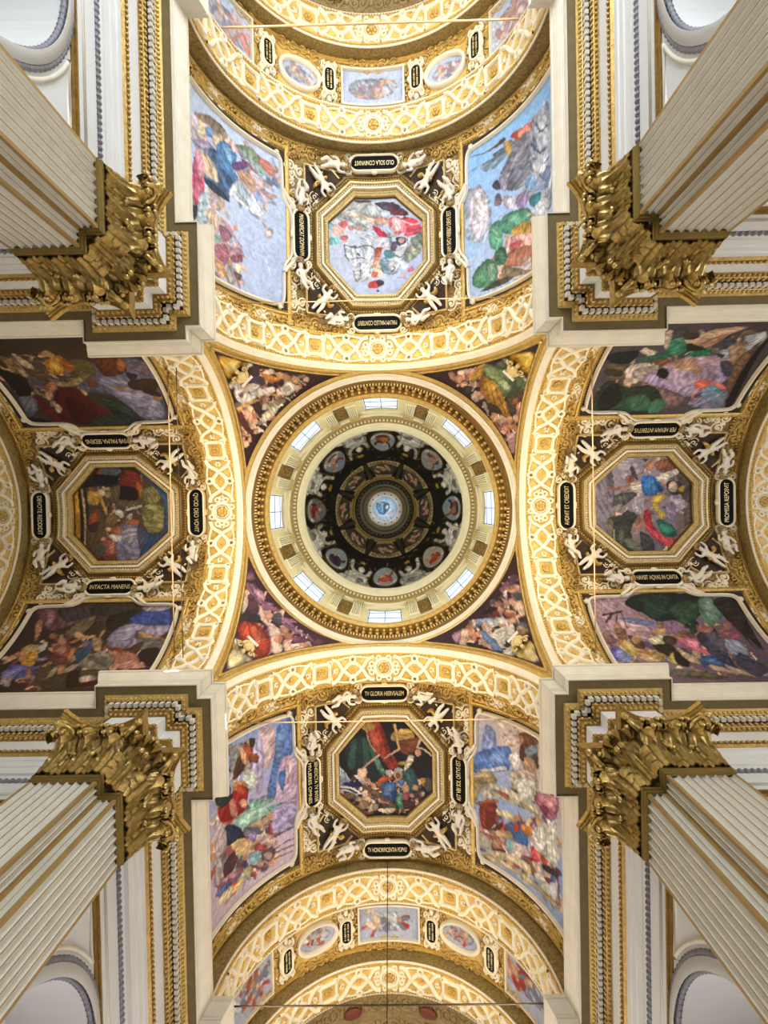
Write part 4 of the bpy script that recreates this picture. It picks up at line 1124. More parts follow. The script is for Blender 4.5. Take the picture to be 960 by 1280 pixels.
'pend_BL': '''B 3a1c28
C 100 35 9a6a84/7a4a60/d8b8a0/e8ccbc/5a3a48/b88a8a/c8a090 -1038,481 -943,595 -770,796 -519,1008 -585,1052 -804,1009 -1002,751
P e0c890 -1029,952 -1005,935 -950,991 -936,1032 -990,1021 -1018,996
P f0e0b8 -1015,937 -974,967 -948,1013 -983,1000
P d8b878 -1028,910 -994,915 -979,949 -1009,939
P f0e0c0 -981,1015 -984,1024 -998,1021 -1013,1008 -1018,995 -1009,991 -993,1000
P f0e8d8 -1029,886 -990,911 -899,1029 -922,1027 -966,975
P 8a2c20 -1022,801 -968,794 -923,826 -839,912 -813,970 -821,1023 -881,1029 -922,989 -982,919 -1016,854
P c05038 -1010,804 -972,807 -939,876 -943,937 -984,889
P d0684c -948,834 -895,866 -865,920 -913,933 -946,874
P a03c2c -917,944 -863,927 -822,962 -836,1013 -893,1009
P d87858 -899,912 -856,928 -883,953 -922,989 -950,952
L 6a1c18 5 -977,813 -939,901 -945,948
L 6a1c18 5 -927,838 -865,920 -908,999
P e8b0a0 -961,955 -896,997 -880,1013 -920,995
P 2c2c30 -1021,746 -919,769 -888,833 -959,810 -1014,783
P c8a090 -1028,627 -1002,624 -987,681 -1007,721 -1022,739
P e8d0c0 -1024,650 -1005,647 -997,701 -1017,733
P d8b098 -993,610 -997,625 -1012,626 -1025,613 -1028,595 -1017,586 -1001,592
P 5a3a44 -1003,616 -966,639 -935,714 -921,762 -991,739
P 6a4458 -1032,539 -975,557 -941,611 -902,697 -943,705 -996,617
P 9a7088 -1030,556 -989,554 -948,610 -895,690 -833,716 -884,723 -947,673
P b890a0 -971,598 -935,604 -897,674 -933,676
L 5a3048 6 -1010,551 -957,656 -886,707
P 8a5a72 -906,719 -831,732 -796,769 -865,757
P 50303c -1024,483 -1007,443 -971,524 -1020,525
P 74505c -1031,482 -1005,469 -979,515 -1027,524
P 505058 -840,777 -770,796 -769,856 -816,840
P d8a890 -834,797 -841,815 -861,816 -881,799 -884,776 -869,765 -847,774
P d8b09c -928,715 -904,735 -887,798 -900,802
L e0bca8 21 -911,756 -885,813 -826,867
P e8ccbc -861,832 -805,864 -768,913 -817,917
P f0dccc -837,886 -775,912 -755,943 -812,945
P c88a74 -747,951 -754,972 -777,973 -800,953 -805,927 -788,915 -762,925
P e8ccbc -822,929 -787,963 -740,986 -745,1029 -787,1025
P c89078 -714,908 -723,924 -746,924 -767,909 -770,890 -753,881 -728,889
P b8806c -681,949 -689,966 -712,967 -734,950 -738,929 -720,919 -695,928
P d8b09c -737,960 -696,981 -680,1029 -717,1028
P c08a74 -559,1016 -569,1031 -595,1032 -618,1017 -621,997 -601,988 -574,996
P e0bca8 -658,1027 -614,1014 -587,1038 -618,1040
L d8b8b0 11 -586,992 -551,1010 -547,1038
P 9a6a84 -768,812 -717,842 -644,920 -574,958 -518,1015 -590,963 -692,912 -753,866
P 7a4a60 -687,948 -605,968 -546,990 -601,996 -664,993
P b08aa0 -731,855 -677,907 -608,946 -674,929
L 4a2438 6 -739,854 -640,949 -536,1005
P 5a3844 -513,987 -451,1016 -515,1035 -534,1019'''.split('\n'),
'pend_BR': '''B 30161c
C 100 34 a87868/d8b098/8a6070/c8b8b0/5a4440/7a88a8/b89a80 990,537 1036,641 1021,789 1013,868 857,998 594,1012 548,990 797,814
P e0c078 914,995 971,940 1013,927 1020,967 994,1010 944,1023
P f0dca0 949,974 1002,947 1005,982 960,1008
P e8c870 959,998 947,1016 929,1025 918,1018 924,1001 941,985 957,984
P d8b060 987,957 976,973 960,980 952,975 956,960 971,947 984,946
P f0e0b0 1019,996 1008,1011 992,1019 984,1015 989,1002 1004,989 1017,987
P f0ece0 842,1031 918,960 946,964 914,1011 892,1029
P e0dcd4 866,1013 916,966 940,965 905,1003
P 5a4058 949,583 992,520 1026,525 991,586 910,652
P 8a5a6c 907,620 958,566 959,614 910,652
P a87868 944,616 1019,582 1020,621 954,646
P c89a80 957,630 1024,589 1025,628 982,650
P 7a6a60 966,660 1023,644 1026,703 987,703
P 4a4a48 975,651 1031,635 1022,689 996,686
P b8846c 981,707 970,728 953,736 942,724 946,703 961,687 977,689
P d8b09c 971,713 1027,695 1021,761 976,763
P e0bca8 995,731 1028,724 1024,774 990,789
P b08a84 918,698 945,710 931,749 912,737
P 8a6058 893,754 874,771 850,771 838,753 849,731 873,722 892,732
P b08070 873,759 907,768 886,808 865,804
P d0a48c 921,766 974,771 960,809 921,802
P a8604a 904,783 966,779 953,810 913,811
P 6a2c20 801,791 863,775 871,811 810,827
P 4a2c2c 774,818 816,789 826,818 779,832
P 88a0c0 704,864 753,850 854,828 803,865 748,880 722,898
P a8b8d0 752,858 837,838 805,857
P e0d8d0 795,873 861,827 910,825 920,844 853,871 807,885
P c8c0bc 781,868 833,860 819,897 787,916
P d0a894 792,881 781,898 762,905 749,896 752,878 769,864 787,866
P d8bca8 746,895 798,894 809,913 762,927
P d8ac94 968,820 958,837 936,849 919,846 920,830 938,814 959,809
P f0ece0 806,927 886,878 944,853 930,914 872,965 849,1006 823,975
P e0d8c8 833,935 905,881 883,950 843,977
L b8b0a0 4 841,927 859,992
L b8b0a0 6 900,875 883,950
P 6078a8 725,926 776,932 829,980 840,1014 778,1021 745,977
P 8098c0 738,938 792,962 824,1000 777,997
P 5a5a50 961,836 1025,821 1023,853 969,854
P 8a6a3c 933,901 992,861 1020,866 972,916 943,936
P a88850 945,904 1001,871 980,908
P a86a44 642,908 686,881 662,934 631,924
P d8b098 605,934 662,934 652,991 597,991
P b07a5c 701,940 687,962 661,970 643,959 647,936 670,919 694,921
P e0bca4 590,985 637,986 615,1023 575,1028
P a87054 656,970 715,941 692,985 668,989
P c8906c 691,945 724,933 717,968
P 8a6a80 534,977 588,943 590,985 560,1023 538,1005
P b08a9c 550,976 586,958 563,1002
P c89880 725,967 745,977 750,1021 729,1018
P d8ac94 784,1015 769,1029 746,1033 732,1024 738,1009 760,999 780,1002
P 241c1c 626,1008 738,1010 769,1029 651,1037
P 241418 760,804 836,756 863,775 781,817
P 5a4038 816,735 858,707 854,738 822,750'''.split('\n'),
}

# ------------------------------------------------------------------ the plan (units of the arch radius)
HS, RA, RV, WP = 2.746, 1.0, 1.11, 1.06           # springing height, rib radius, vault radius, crossing half width
PF, NC, EO, XW = 1.05, 1.123, 1.397, 1.165        # pilaster face, rebate, outer end, wall plane
ZN, ZF = 1.920, -EYE/U                            # necking height, floor height
ARMS = {'b': 0, 'l': 1, 't': 2, 'r': 3}
ARMNAME = {0: 'entrance', 1: 'left transept', 2: 'choir', 3: 'right transept'}
def ARM(k): return RZ(k*math.pi/2)
def SURF(k, u=0., v=0., R=RV): return ARM(k) @ T(0, 0, HS) @ RY(u/R) @ T(0, v, R)
def bend(R):
    def fn(p):
        th = p[:, 0]/R; r = R-p[:, 2]
        return np.stack([r*np.sin(th), p[:, 1], r*np.cos(th)-R], 1)
    return fn

# ------------------------------------------------------------------ setting: floor, walls
b = MB().box((-5, -5, ZF-.05), (5, 5, ZF)); obj('floor', b, FLOOR, kind='structure')
def wall_quadrant():
    """one wall of an arm: face at x = XW, from y = XW outwards, with the arch of a side chapel"""
    m = MB(); yc, zc, r = 2.09, 1.33, .60; d = .35; top = HS+.02; y1 = 4.4
    m.box((XW, XW, ZF), (XW+d, yc-r, top)); m.box((XW, yc+r, ZF), (XW+d, y1, top))
    th = np.linspace(math.pi, 0, 33); ay = yc+r*np.cos(th); az = zc+r*np.sin(th)
    front = np.stack([np.c_[np.full(33, XW), ay, az], np.c_[np.full(33, XW), ay, np.full(33, top)]])
    m.grid(front); sof = np.stack([front[0], front[0]+[d, 0, 0]]); m.grid(sof)
    m.box((XW+d-.01, yc-r, ZF), (XW+d+.05, yc+r, top))
    return m
def arcpath(yc, zc, r, n=40, a0=0., a1=math.pi):
    th = np.linspace(a0, a1, n); return np.c_[np.full(n, XW), yc+r*np.cos(th), zc+r*np.sin(th)]
WALLSIDE = ['south_east', 'south_west', 'north_west', 'north_east']
wm = wall_quadrant(); WM = mesh('wall', wm, WALL)
MIR = np.diag([1., 1, 1, 1]); SWAP = np.array([[0, 1, 0, 0], [1, 0, 0, 0], [0, 0, 1, 0], [0, 0, 0, 1.]])
def swap(mb):
    n = MB(); v = mb.verts()[:, [1, 0, 2]]; n._raw(v, [tuple(reversed(f)) for f in mb.f], list(mb.m)); return n
WM2 = mesh('wall', swap(wm), WALL)
# mouldings on the walls
rope = MB(); rope.tube([(XW, EO+.016, 2.14), (XW, 2.9, 2.14)], .011, 6)
for y in np.arange(EO+.030, 2.9, .028): rope.blob((XW-.004, y, 2.14), (.012, .012, .014), 6, 4)
line = MB().box((XW-.008, EO+.003, 2.035), (XW+.01, 2.9, 2.044))
thick = MB().box((XW-.016, EO+.003, 1.972), (XW+.01, 2.9, 1.982)).box((XW-.006, EO+.003, 1.955), (XW+.01, 2.9, 1.972))
sp = MB()
for sgn in (1, -1):
    a = arcpath(2.09, 1.33, .68, 24, .55, 1.12); a[:, 1] = 2.09+(a[:, 1]-2.09)*(-sgn)
    cpt = np.array([[XW, 2.09-sgn*.58, 1.93]])
    sp.tube(np.concatenate([a, cpt, a[:1]]), .011, 5)
arv = MB()
for r, t in ((.648, .012), (.602, .010)):
    p = arcpath(2.09, 1.33, r, 60); arv.tube(p, t, 6)
    for q in p[::1]: arv.blob(q, t*1.25, 5, 4)
arw = MB(); p1 = arcpath(2.09, 1.33, .64); p0 = arcpath(2.09, 1.33, .60)
arw.grid(np.stack([p0-[.02, 0, 0], p1-[.014, 0, 0], p1+[.01, 0, 0]]))
WPARTS = [('rope_moulding', rope, LEAD), ('string_line', line, CREAM), ('panel_ledge', thick, DGOLD), ('spandrel_frame', sp, CREAM), ('archivolt_rope', arv, LEAD), ('archivolt', arw, WALL)]
ROPEM = mat('grey_rope', '8d8a90', .6)
WPM = []
for n_, mb_, m_ in WPARTS:
    m_ = ROPEM if m_ is LEAD else m_
    WPM.append((n_, mesh(n_, mb_, m_, n_ != 'panel_ledge'), mesh(n_, swap(mb_), m_, n_ != 'panel_ledge')))
for k in range(4):
    for which, me, nm in ((0, WM, 'long'), (1, WM2, 'cross')):
        o = link('wall_%s_%s' % (WALLSIDE[k], nm), me, ARM(k), kind='structure')
        for n_, a_, b_ in WPM: link(n_, b_ if which else a_, ARM(k), o)
# ends of the arms, each with a great window opening
for k, (nm, yy) in enumerate((('entrance', 4.4), ('left_transept', 4.4), ('choir', 4.4), ('right_transept', 4.4))):
    m = MB(); m.box((-1.6, yy, ZF), (-.9, yy+.1, 4.0)); m.box((.9, yy, ZF), (1.6, yy+.1, 4.0)); m.box((-.9, yy, ZF), (.9, yy+.1, .05)); m.box((-.9, yy, 1.85), (.9, yy+.1, 4.0))
    obj('wall_'+nm+'_end', m, WALL, ARM(k), kind='structure')

# ------------------------------------------------------------------ entablature
def QUAD(k): return T(.014, -.006, 0) @ ARM(k) if k == 1 else ARM(k)
PATH = [(XW, 4.38), (XW, 3.5), (PF, 3.5), (PF, 2.89), (XW, 2.89), (XW, EO), (PF, EO), (PF, NC), (NC, NC), (NC, PF), (EO, PF), (EO, XW), (2.89, XW), (2.89, PF), (3.5, PF), (3.5, XW), (4.38, XW)]
ENT0 = [('architrave', [(-.03, 2.19), (.006, 2.19), (.006, 2.240), (.013, 2.243), (.013, 2.283), (.020, 2.286), (.020, 2.318)], WALL),
       ('architrave_bead', [(.020, 2.318), (.034, 2.326), (.040, 2.345), (.028, 2.360), (.003, 2.362)], DGOLD),
       ('frieze', [(.003, 2.362), (.003, 2.52)], WALL),
       ('bed_moulding', [(.003, 2.515), (.012, 2.518), (.018, 2.532), (.026, 2.537), (.030, 2.548), (.038, 2.552), (.040, 2.560)], DGOLD),
       ('dentil_bed', [(.040, 2.560), (.040, 2.590), (.056, 2.592)], DARK),
       ('ovolo', [(.056, 2.592), (.062, 2.595), (.078, 2.616)], GOLD),
       ('soffit', [(.078, 2.616), (.080, 2.622), (.134, 2.622), (.134, 2.616)], SOFFIT),
       ('corona', [(.134, 2.616), (.139, 2.616), (.139, 2.650)], WALL),
       ('fillet', [(.139, 2.650), (.1405, 2.655), (.1415, 2.664), (.146, 2.667)], SOFFIT),
       ('cyma', [(.146, 2.667), (.148, 2.672), (.156, 2.688), (.166, 2.700), (.171, 2.718), (.173, 2.728), (.179, 2.730), (.179, 2.75), (-.05, 2.75)], CREAM)]
def QUAD(k): return T(.014, -.006, 0) @ ARM(k) if k == 1 else ARM(k)
PATH = [(XW, 4.38), (XW, 3.5), (PF, 3.5), (PF, 2.89), (XW, 2.89), (XW, EO), (PF, EO), (PF, NC), (NC, NC), (NC, PF), (EO, PF), (EO, XW), (2.89, XW), (2.89, PF), (3.5, PF), (3.5, XW), (4.38, XW)]
ENT0 = [('architrave', [(-.03, 2.19), (.006, 2.19), (.006, 2.240), (.013, 2.243), (.013, 2.283), (.020, 2.286), (.020, 2.318)], WALL),
       ('architrave_bead', [(.020, 2.318), (.034, 2.326), (.040, 2.345), (.028, 2.360), (.003, 2.362)], DGOLD),
       ('frieze', [(.003, 2.362), (.003, 2.53)], WALL),
       ('bed_moulding', [(.003, 2.525), (.014, 2.528), (.020, 2.540), (.030, 2.545), (.034, 2.552)], DGOLD),
       ('dentil_bed', [(.034, 2.552), (.034, 2.592), (.060, 2.594)], DARK),  # dark backing puts the shade between the dentils into the colour
       ('ovolo', [(.060, 2.594), (.066, 2.596), (.086, 2.618)], GOLD),
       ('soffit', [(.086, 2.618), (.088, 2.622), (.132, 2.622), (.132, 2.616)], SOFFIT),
       ('corona', [(.132, 2.616), (.138, 2.616), (.138, 2.652), (.142, 2.654), (.142, 2.664), (.148, 2.668), (.160, 2.69), (.170, 2.718), (.172, 2.726), (.179, 2.728), (.179, 2.75), (-.05, 2.75)], CREAM)]
def ez(z): return 2.19+(z-2.19)*.9375
ENT = [(n_, [(o_, ez(z_)) for o_, z_ in pr], m_) for n_, pr, m_ in ENT0]
def walk(o, step, path=PATH):
    p = np.array(path, float); mb = MB().sweep([(o, 0)], np.r_[p, p[-1:]] if False else p); q = mb.verts()[:, :2]
    for a, b_ in zip(q[:-1], q[1:]):
        L = np.linalg.norm(b_-a); n = max(1, int(round(L/step))); d = (b_-a)/L
        for i in range(n): yield a+d*(i+.5)*L/n, d, L/n
dent = MB()
for p, d, st in walk(.048, .034):
    if max(p) > 3.6: continue
    r = np.array([d[1], -d[0]]); w = st*.31
    c = [p-d*w-r*.010, p+d*w-r*.010, p+d*w+r*.010, p-d*w+r*.010]
    v = [(x, y, ez(2.564)) for x, y in c]+[(x, y, ez(2.594)) for x, y in c]
    dent.add(v, [(0, 1, 2, 3), (0, 4, 5, 1), (1, 5, 6, 2), (2, 6, 7, 3), (3, 7, 4, 0)])
leafrow = MB()
for p, d, st in walk(.070, .024):
    if max(p) > 3.6: continue
    leafrow.blob((p[0], p[1], ez(2.604)), (.0105, .0105, .013), 6, 4)
beads = MB()
for o_, z_, st_ in ((.040, 2.336, .026), (.018, 2.526, .026), (.034, 2.545, .030)):
    for p, d, st in walk(o_, st_):
        if max(p) > 3.6: continue
        beads.blob((p[0], p[1], ez(z_)), .0085, 5, 4)
dentback = MB()
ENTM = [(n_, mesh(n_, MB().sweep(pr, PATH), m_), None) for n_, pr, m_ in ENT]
ENTM += [('dentil_row', mesh('dentil_row', dent, CREAM), 'stuff'), ('egg_and_leaf_row', mesh('egg_and_leaf_row', leafrow, GOLD, True), 'stuff'), ('bead_row', mesh('bead_row', beads, GOLD, True), 'stuff')]
for k in range(4):
    r = None
    for n_, me, kd in ENTM:
        if r is None: r = link('trim_%d' % (k+1), me, QUAD(k), kind='structure', label='entablature over the %s pier' % WALLSIDE[k].replace('_', ' '))
        else:
            o = link(n_, me, QUAD(k), r)
            if kd: o['kind'] = kd

# ------------------------------------------------------------------ corner pilasters with capitals
def flute_edge(a, b, n, fw=.86, depth=.014, edge=.012):
    """points of a fluted face from a to b (2D), flutes cut to the left of the direction; returns pts, material per segment"""
    a = np.array(a, float); b = np.array(b, float); L = np.linalg.norm(b-a); d = (b-a)/L; nl = np.array([-d[1], d[0]])
    pts = [a]; ms = []; pitch = (L-2*edge)/n
    for i in range(n):
        s0 = edge+pitch*(i+.5-fw/2); s1 = edge+pitch*(i+.5+fw/2)
        pts.append(a+d*s0); ms.append(1)
        for t in np.linspace(0, math.pi, 7)[1:-1]:
            c = (s0+s1)/2-(s1-s0)/2*math.cos(t); pts.append(a+d*c+nl*depth*math.sin(t)); ms.append(0)
        pts.append(a+d*s1); ms.append(0)
    pts.append(b); ms.append(1)
    return pts, ms
def shaft_mesh():
    outl, mm = [], []
    for a, b_, n in (((PF, EO), (PF, NC), 7), ((PF, NC), (NC, NC), 2), ((NC, NC), (NC, PF), 2), ((NC, PF), (EO, PF), 7)):
        p, ms = flute_edge(a, b_, n); outl += p[:-1]; mm += ms
    outl += [np.array((EO, PF)), np.array((EO, XW-.004)), np.array((XW-.004, XW-.004)), np.array((XW-.004, EO))]; mm += [0, 0, 0, 0]
    o = np.array([[(x, y, z) for x, y in outl] for z in (ZF+.22, ZN)])
    m = MB(); n = len(outl); v = o.reshape(-1, 3); f = []
    for i in range(n): j = (i+1) % n; f.append((i, j, n+j, n+i))
    m.add(v, f); m.m = [mm[i] if i < len(mm) else 0 for i in range(n)]
    return m
FILLET = mat('gilded_fillet', 'b2925a', .5, .15, var=.08)
SHM = mesh('shaft', shaft_mesh(), [SHAFT, FILLET])
PPATH = [(PF, EO), (PF, NC), (NC, NC), (NC, PF), (EO, PF)]
NECK = mesh('necking', MB().sweep([(-.004, ZN-.004), (.006, ZN-.002), (.008, ZN+.006), (.005, ZN+.011), (.011, ZN+.014), (.013, ZN+.021), (-.004, ZN+.026)], PPATH), mat('gilded_necking', '8a7238', .4, .5))
BASE = mesh('base', MB().sweep([(-.02, ZF+.30), (.01, ZF+.30), (.03, ZF+.27), (.02, ZF+.24), (.05, ZF+.20), (.05, ZF+.12), (.07, ZF+.11), (.07, ZF), (-.03, ZF)], PPATH), CREAM)
def blob_at(m, c, r, rot, nu=8, nv=5):
    b_ = MB().blob((0, 0, 0), r, nu, nv); R_ = np.array(rot); m._raw(b_.verts() @ R_.T+np.array(c), b_.f, b_.m)
def acanthus(h, w, curl=.05, flare=.03):
    """leaf sheet rising along z with lobed edges, deep ribs and an overhanging curled tip along +y"""
    nu, nv = 17, 22; g = np.zeros((nv, nu, 3))
    for j in range(nv):
        t = j/(nv-1)
        if t < .62: z = h*t/.62*.93; y = flare*(t/.62)**2
        else:
            q = (t-.62)/.38*3.3; z = h*.93+curl*.55*math.sin(q); y = flare+curl*.62*(1-math.cos(q))
        env = w*(.80+.20*math.sin(min(1, t*1.3)*math.pi*.6))*(1 if t < .62 else 1-((t-.62)/.38)**2*.60)
        ph_ = t*math.pi*4.0; lob = 1-.22*abs(math.cos(ph_))**3
        for i in range(nu):
            x = (i/(nu-1)-.5)*2; a = abs(x)
            rib = .0100*math.cos(x*math.pi*3.0)*(.5+.5*min(1, t*2))*(1-.3*a)-.022*a**2+.010*(1-abs(math.cos(ph_)))*a**2
            g[j, i] = (x*env*(1-(1-lob)*a**1.5), y+rib, z+.030*h/.2*a**1.5*(1-t)-.018*math.cos(2*ph_)*a**2)
    m = MB(); m.grid(g); m.grid(g[::-1]-np.array([0, .007, 0]))
    tip = g[-1, nu//2]
    for sg in (-1, 1): m.blob(tip+np.array([sg*.012, -.002, .004]), (.013, .011, .013), 7, 5)
    return m
def spiral(n=40, turns=2.1, r0=.052, r1=.007):
    t = np.linspace(0, 1, n); r = r0*(1-t)**1.0+r1; a = t*turns*2*math.pi
    return np.c_[r*np.cos(a), r*np.sin(a)]
CAPW, CAPH = EO-NC, .318
LEAF1 = mesh('leaf', acanthus(.125, .060, .066, .020), BRASS, True)
LEAF2 = mesh('leaf', acanthus(.205, .058, .070, .022), BRASS, True)
LEAF3 = mesh('leaf', acanthus(.215, .070, .085, .03), BRASS, True)
def abacus_mesh():
    hw = CAPW/2; m = MB(); n = 25; xs = np.linspace(-1, 1, n)
    out = []
    for x in xs:
        a = abs(x); out.append((x*(hw+.050), .078+.080*a**2.2))
    out = [(-hw-.050-.0, .158), ] + out[1:-1] + [(hw+.050, .158)]
    for (dz0, dz1, off) in ((.262, .278, -.012), (.278, .292, -.004), (.292, .318, .006)):
        lo = [(x, y+off, dz0) for x, y in out]; hi = [(x, y+off, dz1) for x, y in out]
        m.grid([lo, hi]); m.grid([[(x, -.05, dz0) for x, y in out], lo]); m.grid([hi, [(x, -.05, dz1) for x, y in out]])
        m.add([(out[0][0], -.05, dz0), lo[0], hi[0], (out[0][0], -.05, dz1)], [(0, 1, 2, 3)]); m.add([(out[-1][0], -.05, dz0), lo[-1], hi[-1], (out[-1][0], -.05, dz1)], [(0, 1, 2, 3)])
    return m
ABACUS = mesh('abacus', abacus_mesh(), BRASS)
def bell_mesh():
    hw = CAPW/2; m = MB(); g = []
    for t in np.linspace(0, 1, 8):
        e = .01+.025*t**2.5; z = t*.265
        g.append([(-hw-e*.4, -.05, z), (-hw-e*.4, e, z), (hw+e*.4, e, z), (hw+e*.4, -.05, z)])
    m.grid(g); return m
BELLC = mat('capital_bell', '8a7240', .5, .4)  # bell darkened in colour to give shade between the leaves
BELL = mesh('bell', bell_mesh(), BELLC, True)
def volute_mesh(sgn):
    hw = CAPW/2; m = MB(); s = spiral()
    d = np.array([sgn*.70, .71]); base = np.array([sgn*(hw+.012), .095])
    p = np.array([[base[0]+d[0]*x*.8, base[1]+d[1]*x*.8, .225+y] for x, y in s]); m.tube(p, np.linspace(.016, .008, len(p)), 6)
    st = np.array([[sgn*.035, .045, .10], [sgn*.07, .055, .17], [sgn*.10, .075, .225], [base[0]-d[0]*.01, base[1], .262], p[0]])
    m.tube(chaikin(st, 2, False), .012, 6); m.blob((base[0], base[1], .225), .014, 8, 5)
    return m
def helix_mesh(sgn):
    m = MB(); s = spiral(30, 1.7, .028, .004)
    p = np.array([[sgn*(.034+x*.9), .075+.012*(1-i/30), .215+y] for i, (x, y) in enumerate(s)]); m.tube(p, np.linspace(.010, .005, len(p)), 6)
    st = np.array([[sgn*.055, .045, .11], [sgn*.07, .06, .17], p[0]]); m.tube(chaikin(st, 2, False), .009, 6); return m
VOL = [mesh('volute', volute_mesh(s), BRASS, True) for s in (-1, 1)]; HEL = [mesh('helix', helix_mesh(s), BRASS, True) for s in (-1, 1)]
fl = MB()
for i in range(7):
    a = i/7*2*math.pi; fl.blob((.02*math.cos(a), .068, .29+.02*math.sin(a)), (.013, .012, .013), 6, 4)
fl.blob((0, .08, .29), .012, 6, 4)
FLEUR = mesh('fleuron', fl, BRASS, True)
for k in range(4):
    nm = WALLSIDE[k].replace('_', ' ')
    lab = {0: 'lower right', 1: 'lower left', 2: 'upper left', 3: 'upper right'}[k]
    root = thing('fluted_pilaster', 'fluted corner pilaster with gilded leaf capitals at the %s pier of the crossing' % lab, 'pilaster', QUAD(k) @ T(NC, NC, ZF), 'fluted pilasters of the crossing piers')
    link('shaft', SHM, QUAD(k), root); link('necking', NECK, QUAD(k), root); link('base', BASE, QUAD(k), root)
    mid = (NC+EO)/2
    for face in (0, 1):
        # local x along the face, y out of it, z up
        if face == 0: w = basis((0, 1, 0), (-1, 0, 0), (0, 0, 1), (PF, mid, ZN+.028))
        else: w = basis((-1, 0, 0), (0, -1, 0), (0, 0, 1), (mid, PF, ZN+.028))
        w = QUAD(k) @ w @ np.diag([1, 1, .90, 1.])
        cap = link('capital', BELL, w, root)
        link('abacus', ABACUS, w, cap)
        for x in (-.37, 0, .37): link('leaf', LEAF1, w @ T(x*CAPW, .026, 0), cap)
        for x in (-.19, .19): link('leaf', LEAF2, w @ T(x*CAPW, .016, 0), cap)
        sg = 1 if face == 0 else -1
        link('leaf', LEAF2, w @ T(sg*.47*CAPW, .012, 0) @ RZ(-sg*.6), cap); link('leaf', LEAF2, w @ T(-sg*.42*CAPW, .014, 0), cap)
        for i in (0, 1): link('volute', VOL[i], w, cap); link('helix', HEL[i], w, cap)
        link('fleuron', FLEUR, w, cap)
    w = QUAD(k) @ T(NC-.022, NC-.022, ZN+.028) @ RZ(3*math.pi/4)
    link('corner_leaf', LEAF3, w, root); link('corner_leaf', LEAF1, w @ T(0, .022, 0), root)
    for sg in (-1, 1): link('corner_leaf', LEAF2, w @ T(sg*.055, .004, 0) @ RZ(-sg*.35), root)

# ------------------------------------------------------------------ vaults, crossing arches and ribs
def vault_shell(v0, v1, R, th=.07, n=64):
    a = np.linspace(-math.pi/2, math.pi/2, n+1)
    def row(r, v):
        p = [(-r, v, -.12)]+[(r*math.sin(t), v, r*math.cos(t)) for t in a]+[(r, v, -.12)]; return p
    m = MB(); m.grid([row(R, v0), row(R, v1)]); m.grid([row(R+th, v1), row(R+th, v0)], 1); m.grid([row(R, v1), row(R+th, v1)], 1); m.grid([row(R+th, v0), row(R, v0)], 1); return m
def arch_band(prof_mats, n=72):
    """list of (profile [(v, r)], material index)"""
    a = np.linspace(-math.pi/2, math.pi/2, n+1); m = MB()
    for prof, mi in prof_mats:
        g = [[(r*math.sin(t), v, r*math.cos(t)) for t in a] for v, r in prof]
        g = [[(-r, v, -.1)]+row+[(r, v, -.1)] for row, (v, r) in zip(g, prof)]
        m.grid(g, mi)
    return m
VS1 = mesh('ceiling', vault_shell(1.28, 2.82, RV), [GROUND, ROOF], True); VS2 = mesh('ceiling', vault_shell(2.98, 3.52, RV), [GROUND, ROOF], True)
VS3 = mesh('ceiling', vault_shell(3.70, 4.45, 1.06), [TAN, ROOF], True)
VAULT1, VAULT2 = {}, {}
for k in range(4):
    w = ARM(k) @ T(0, 0, HS)
    VAULT1[k] = link('ceiling', VS1, w, kind='structure'); VAULT2[k] = link('ceiling', VS2, w, kind='structure'); link('ceiling', VS3, w, kind='structure')
CA = arch_band([([(1.10, 1.12), (1.325, 1.12)], 0), ([(1.098, 1.0), (1.325, 1.0), (1.325, 1.13)], 0),
                ([(1.098, 1.0), (1.094, .994), (1.086, .994), (1.080, 1.0), (1.074, 1.008), (1.062, 1.012), (1.056, 1.020)], 1),
                ([(1.056, 1.020), (1.056, 1.034), (1.048, 1.036), (1.044, 1.05), (1.044, 1.075), (1.07, 1.09)], 2)])
CAM_ = mesh('trim', CA, [GROUND, CREAM, GOLD], True)
def rib(v0, v1):
    return arch_band([([(v0, 1.13), (v0, 1.006)], 2), ([(v0, 1.006), (v0-.006, 1.004), (v0-.006, .996), (v0+.006, .994), (v0+.012, 1.0)], 1), ([(v0+.012, 1.0), (v1-.012, 1.0)], 0), ([(v1-.012, 1.0), (v1-.006, .994), (v1, .996), (v1, 1.13)], 1)])
RIB2, RIB3 = mesh('trim', rib(2.765, 3.03), [GROUND, CREAM, BRONZE], True), mesh('trim', rib(3.48, 3.73), [GROUND, CREAM, BRONZE], True)

# strapwork and rosettes on an arch of radius 1, width w: modules centred on (0, 0)
def bw(mb, R=RA): return mb.map(bend(R))
def dense(p, step=.02, closed=False):
    p = np.asarray(p, float); out = []
    for a, b_ in zip(p, np.roll(p, -1, 0) if closed else p[1:]):
        if closed or True:
            n = max(1, int(np.linalg.norm(b_-a)/step)); out += [a+(b_-a)*i/n for i in range(n)]
    if not closed: out.append(p[-1])
    return np.array(out)
def circle(cx, cy, r, n=20): t = np.arange(n)*2*math.pi/n; return np.c_[cx+r*np.cos(t), cy+r*np.sin(t)]
def lattice():
    m = MB(); w = .027
    for s in (1, -1):
        z = np.array([(-.165, .088*s), (-.118, .076*s), (-.075, 0), (0, -.066*s), (.075, 0), (.118, .076*s), (.165, .088*s)])
        strap(m, chaikin(z, 1, False), w, -.002, .020 if s > 0 else .016)
        strap(m, circle(0, .078*s, .021), .017, -.002, .022, True)
        strap(m, chaikin([(-.118, .080*s), (-.05, .094*s), (.05, .094*s), (.118, .080*s)], 1, False), .016, -.002, .010)
        strap(m, chaikin([(-.15, -.015*s), (-.13, .02*s), (-.115, .005*s)], 2, False), .010, -.002, .009)
        strap(m, chaikin([(.15, -.015*s), (.13, .02*s), (.115, .005*s)], 2, False), .010, -.002, .009)
    return bw(m)
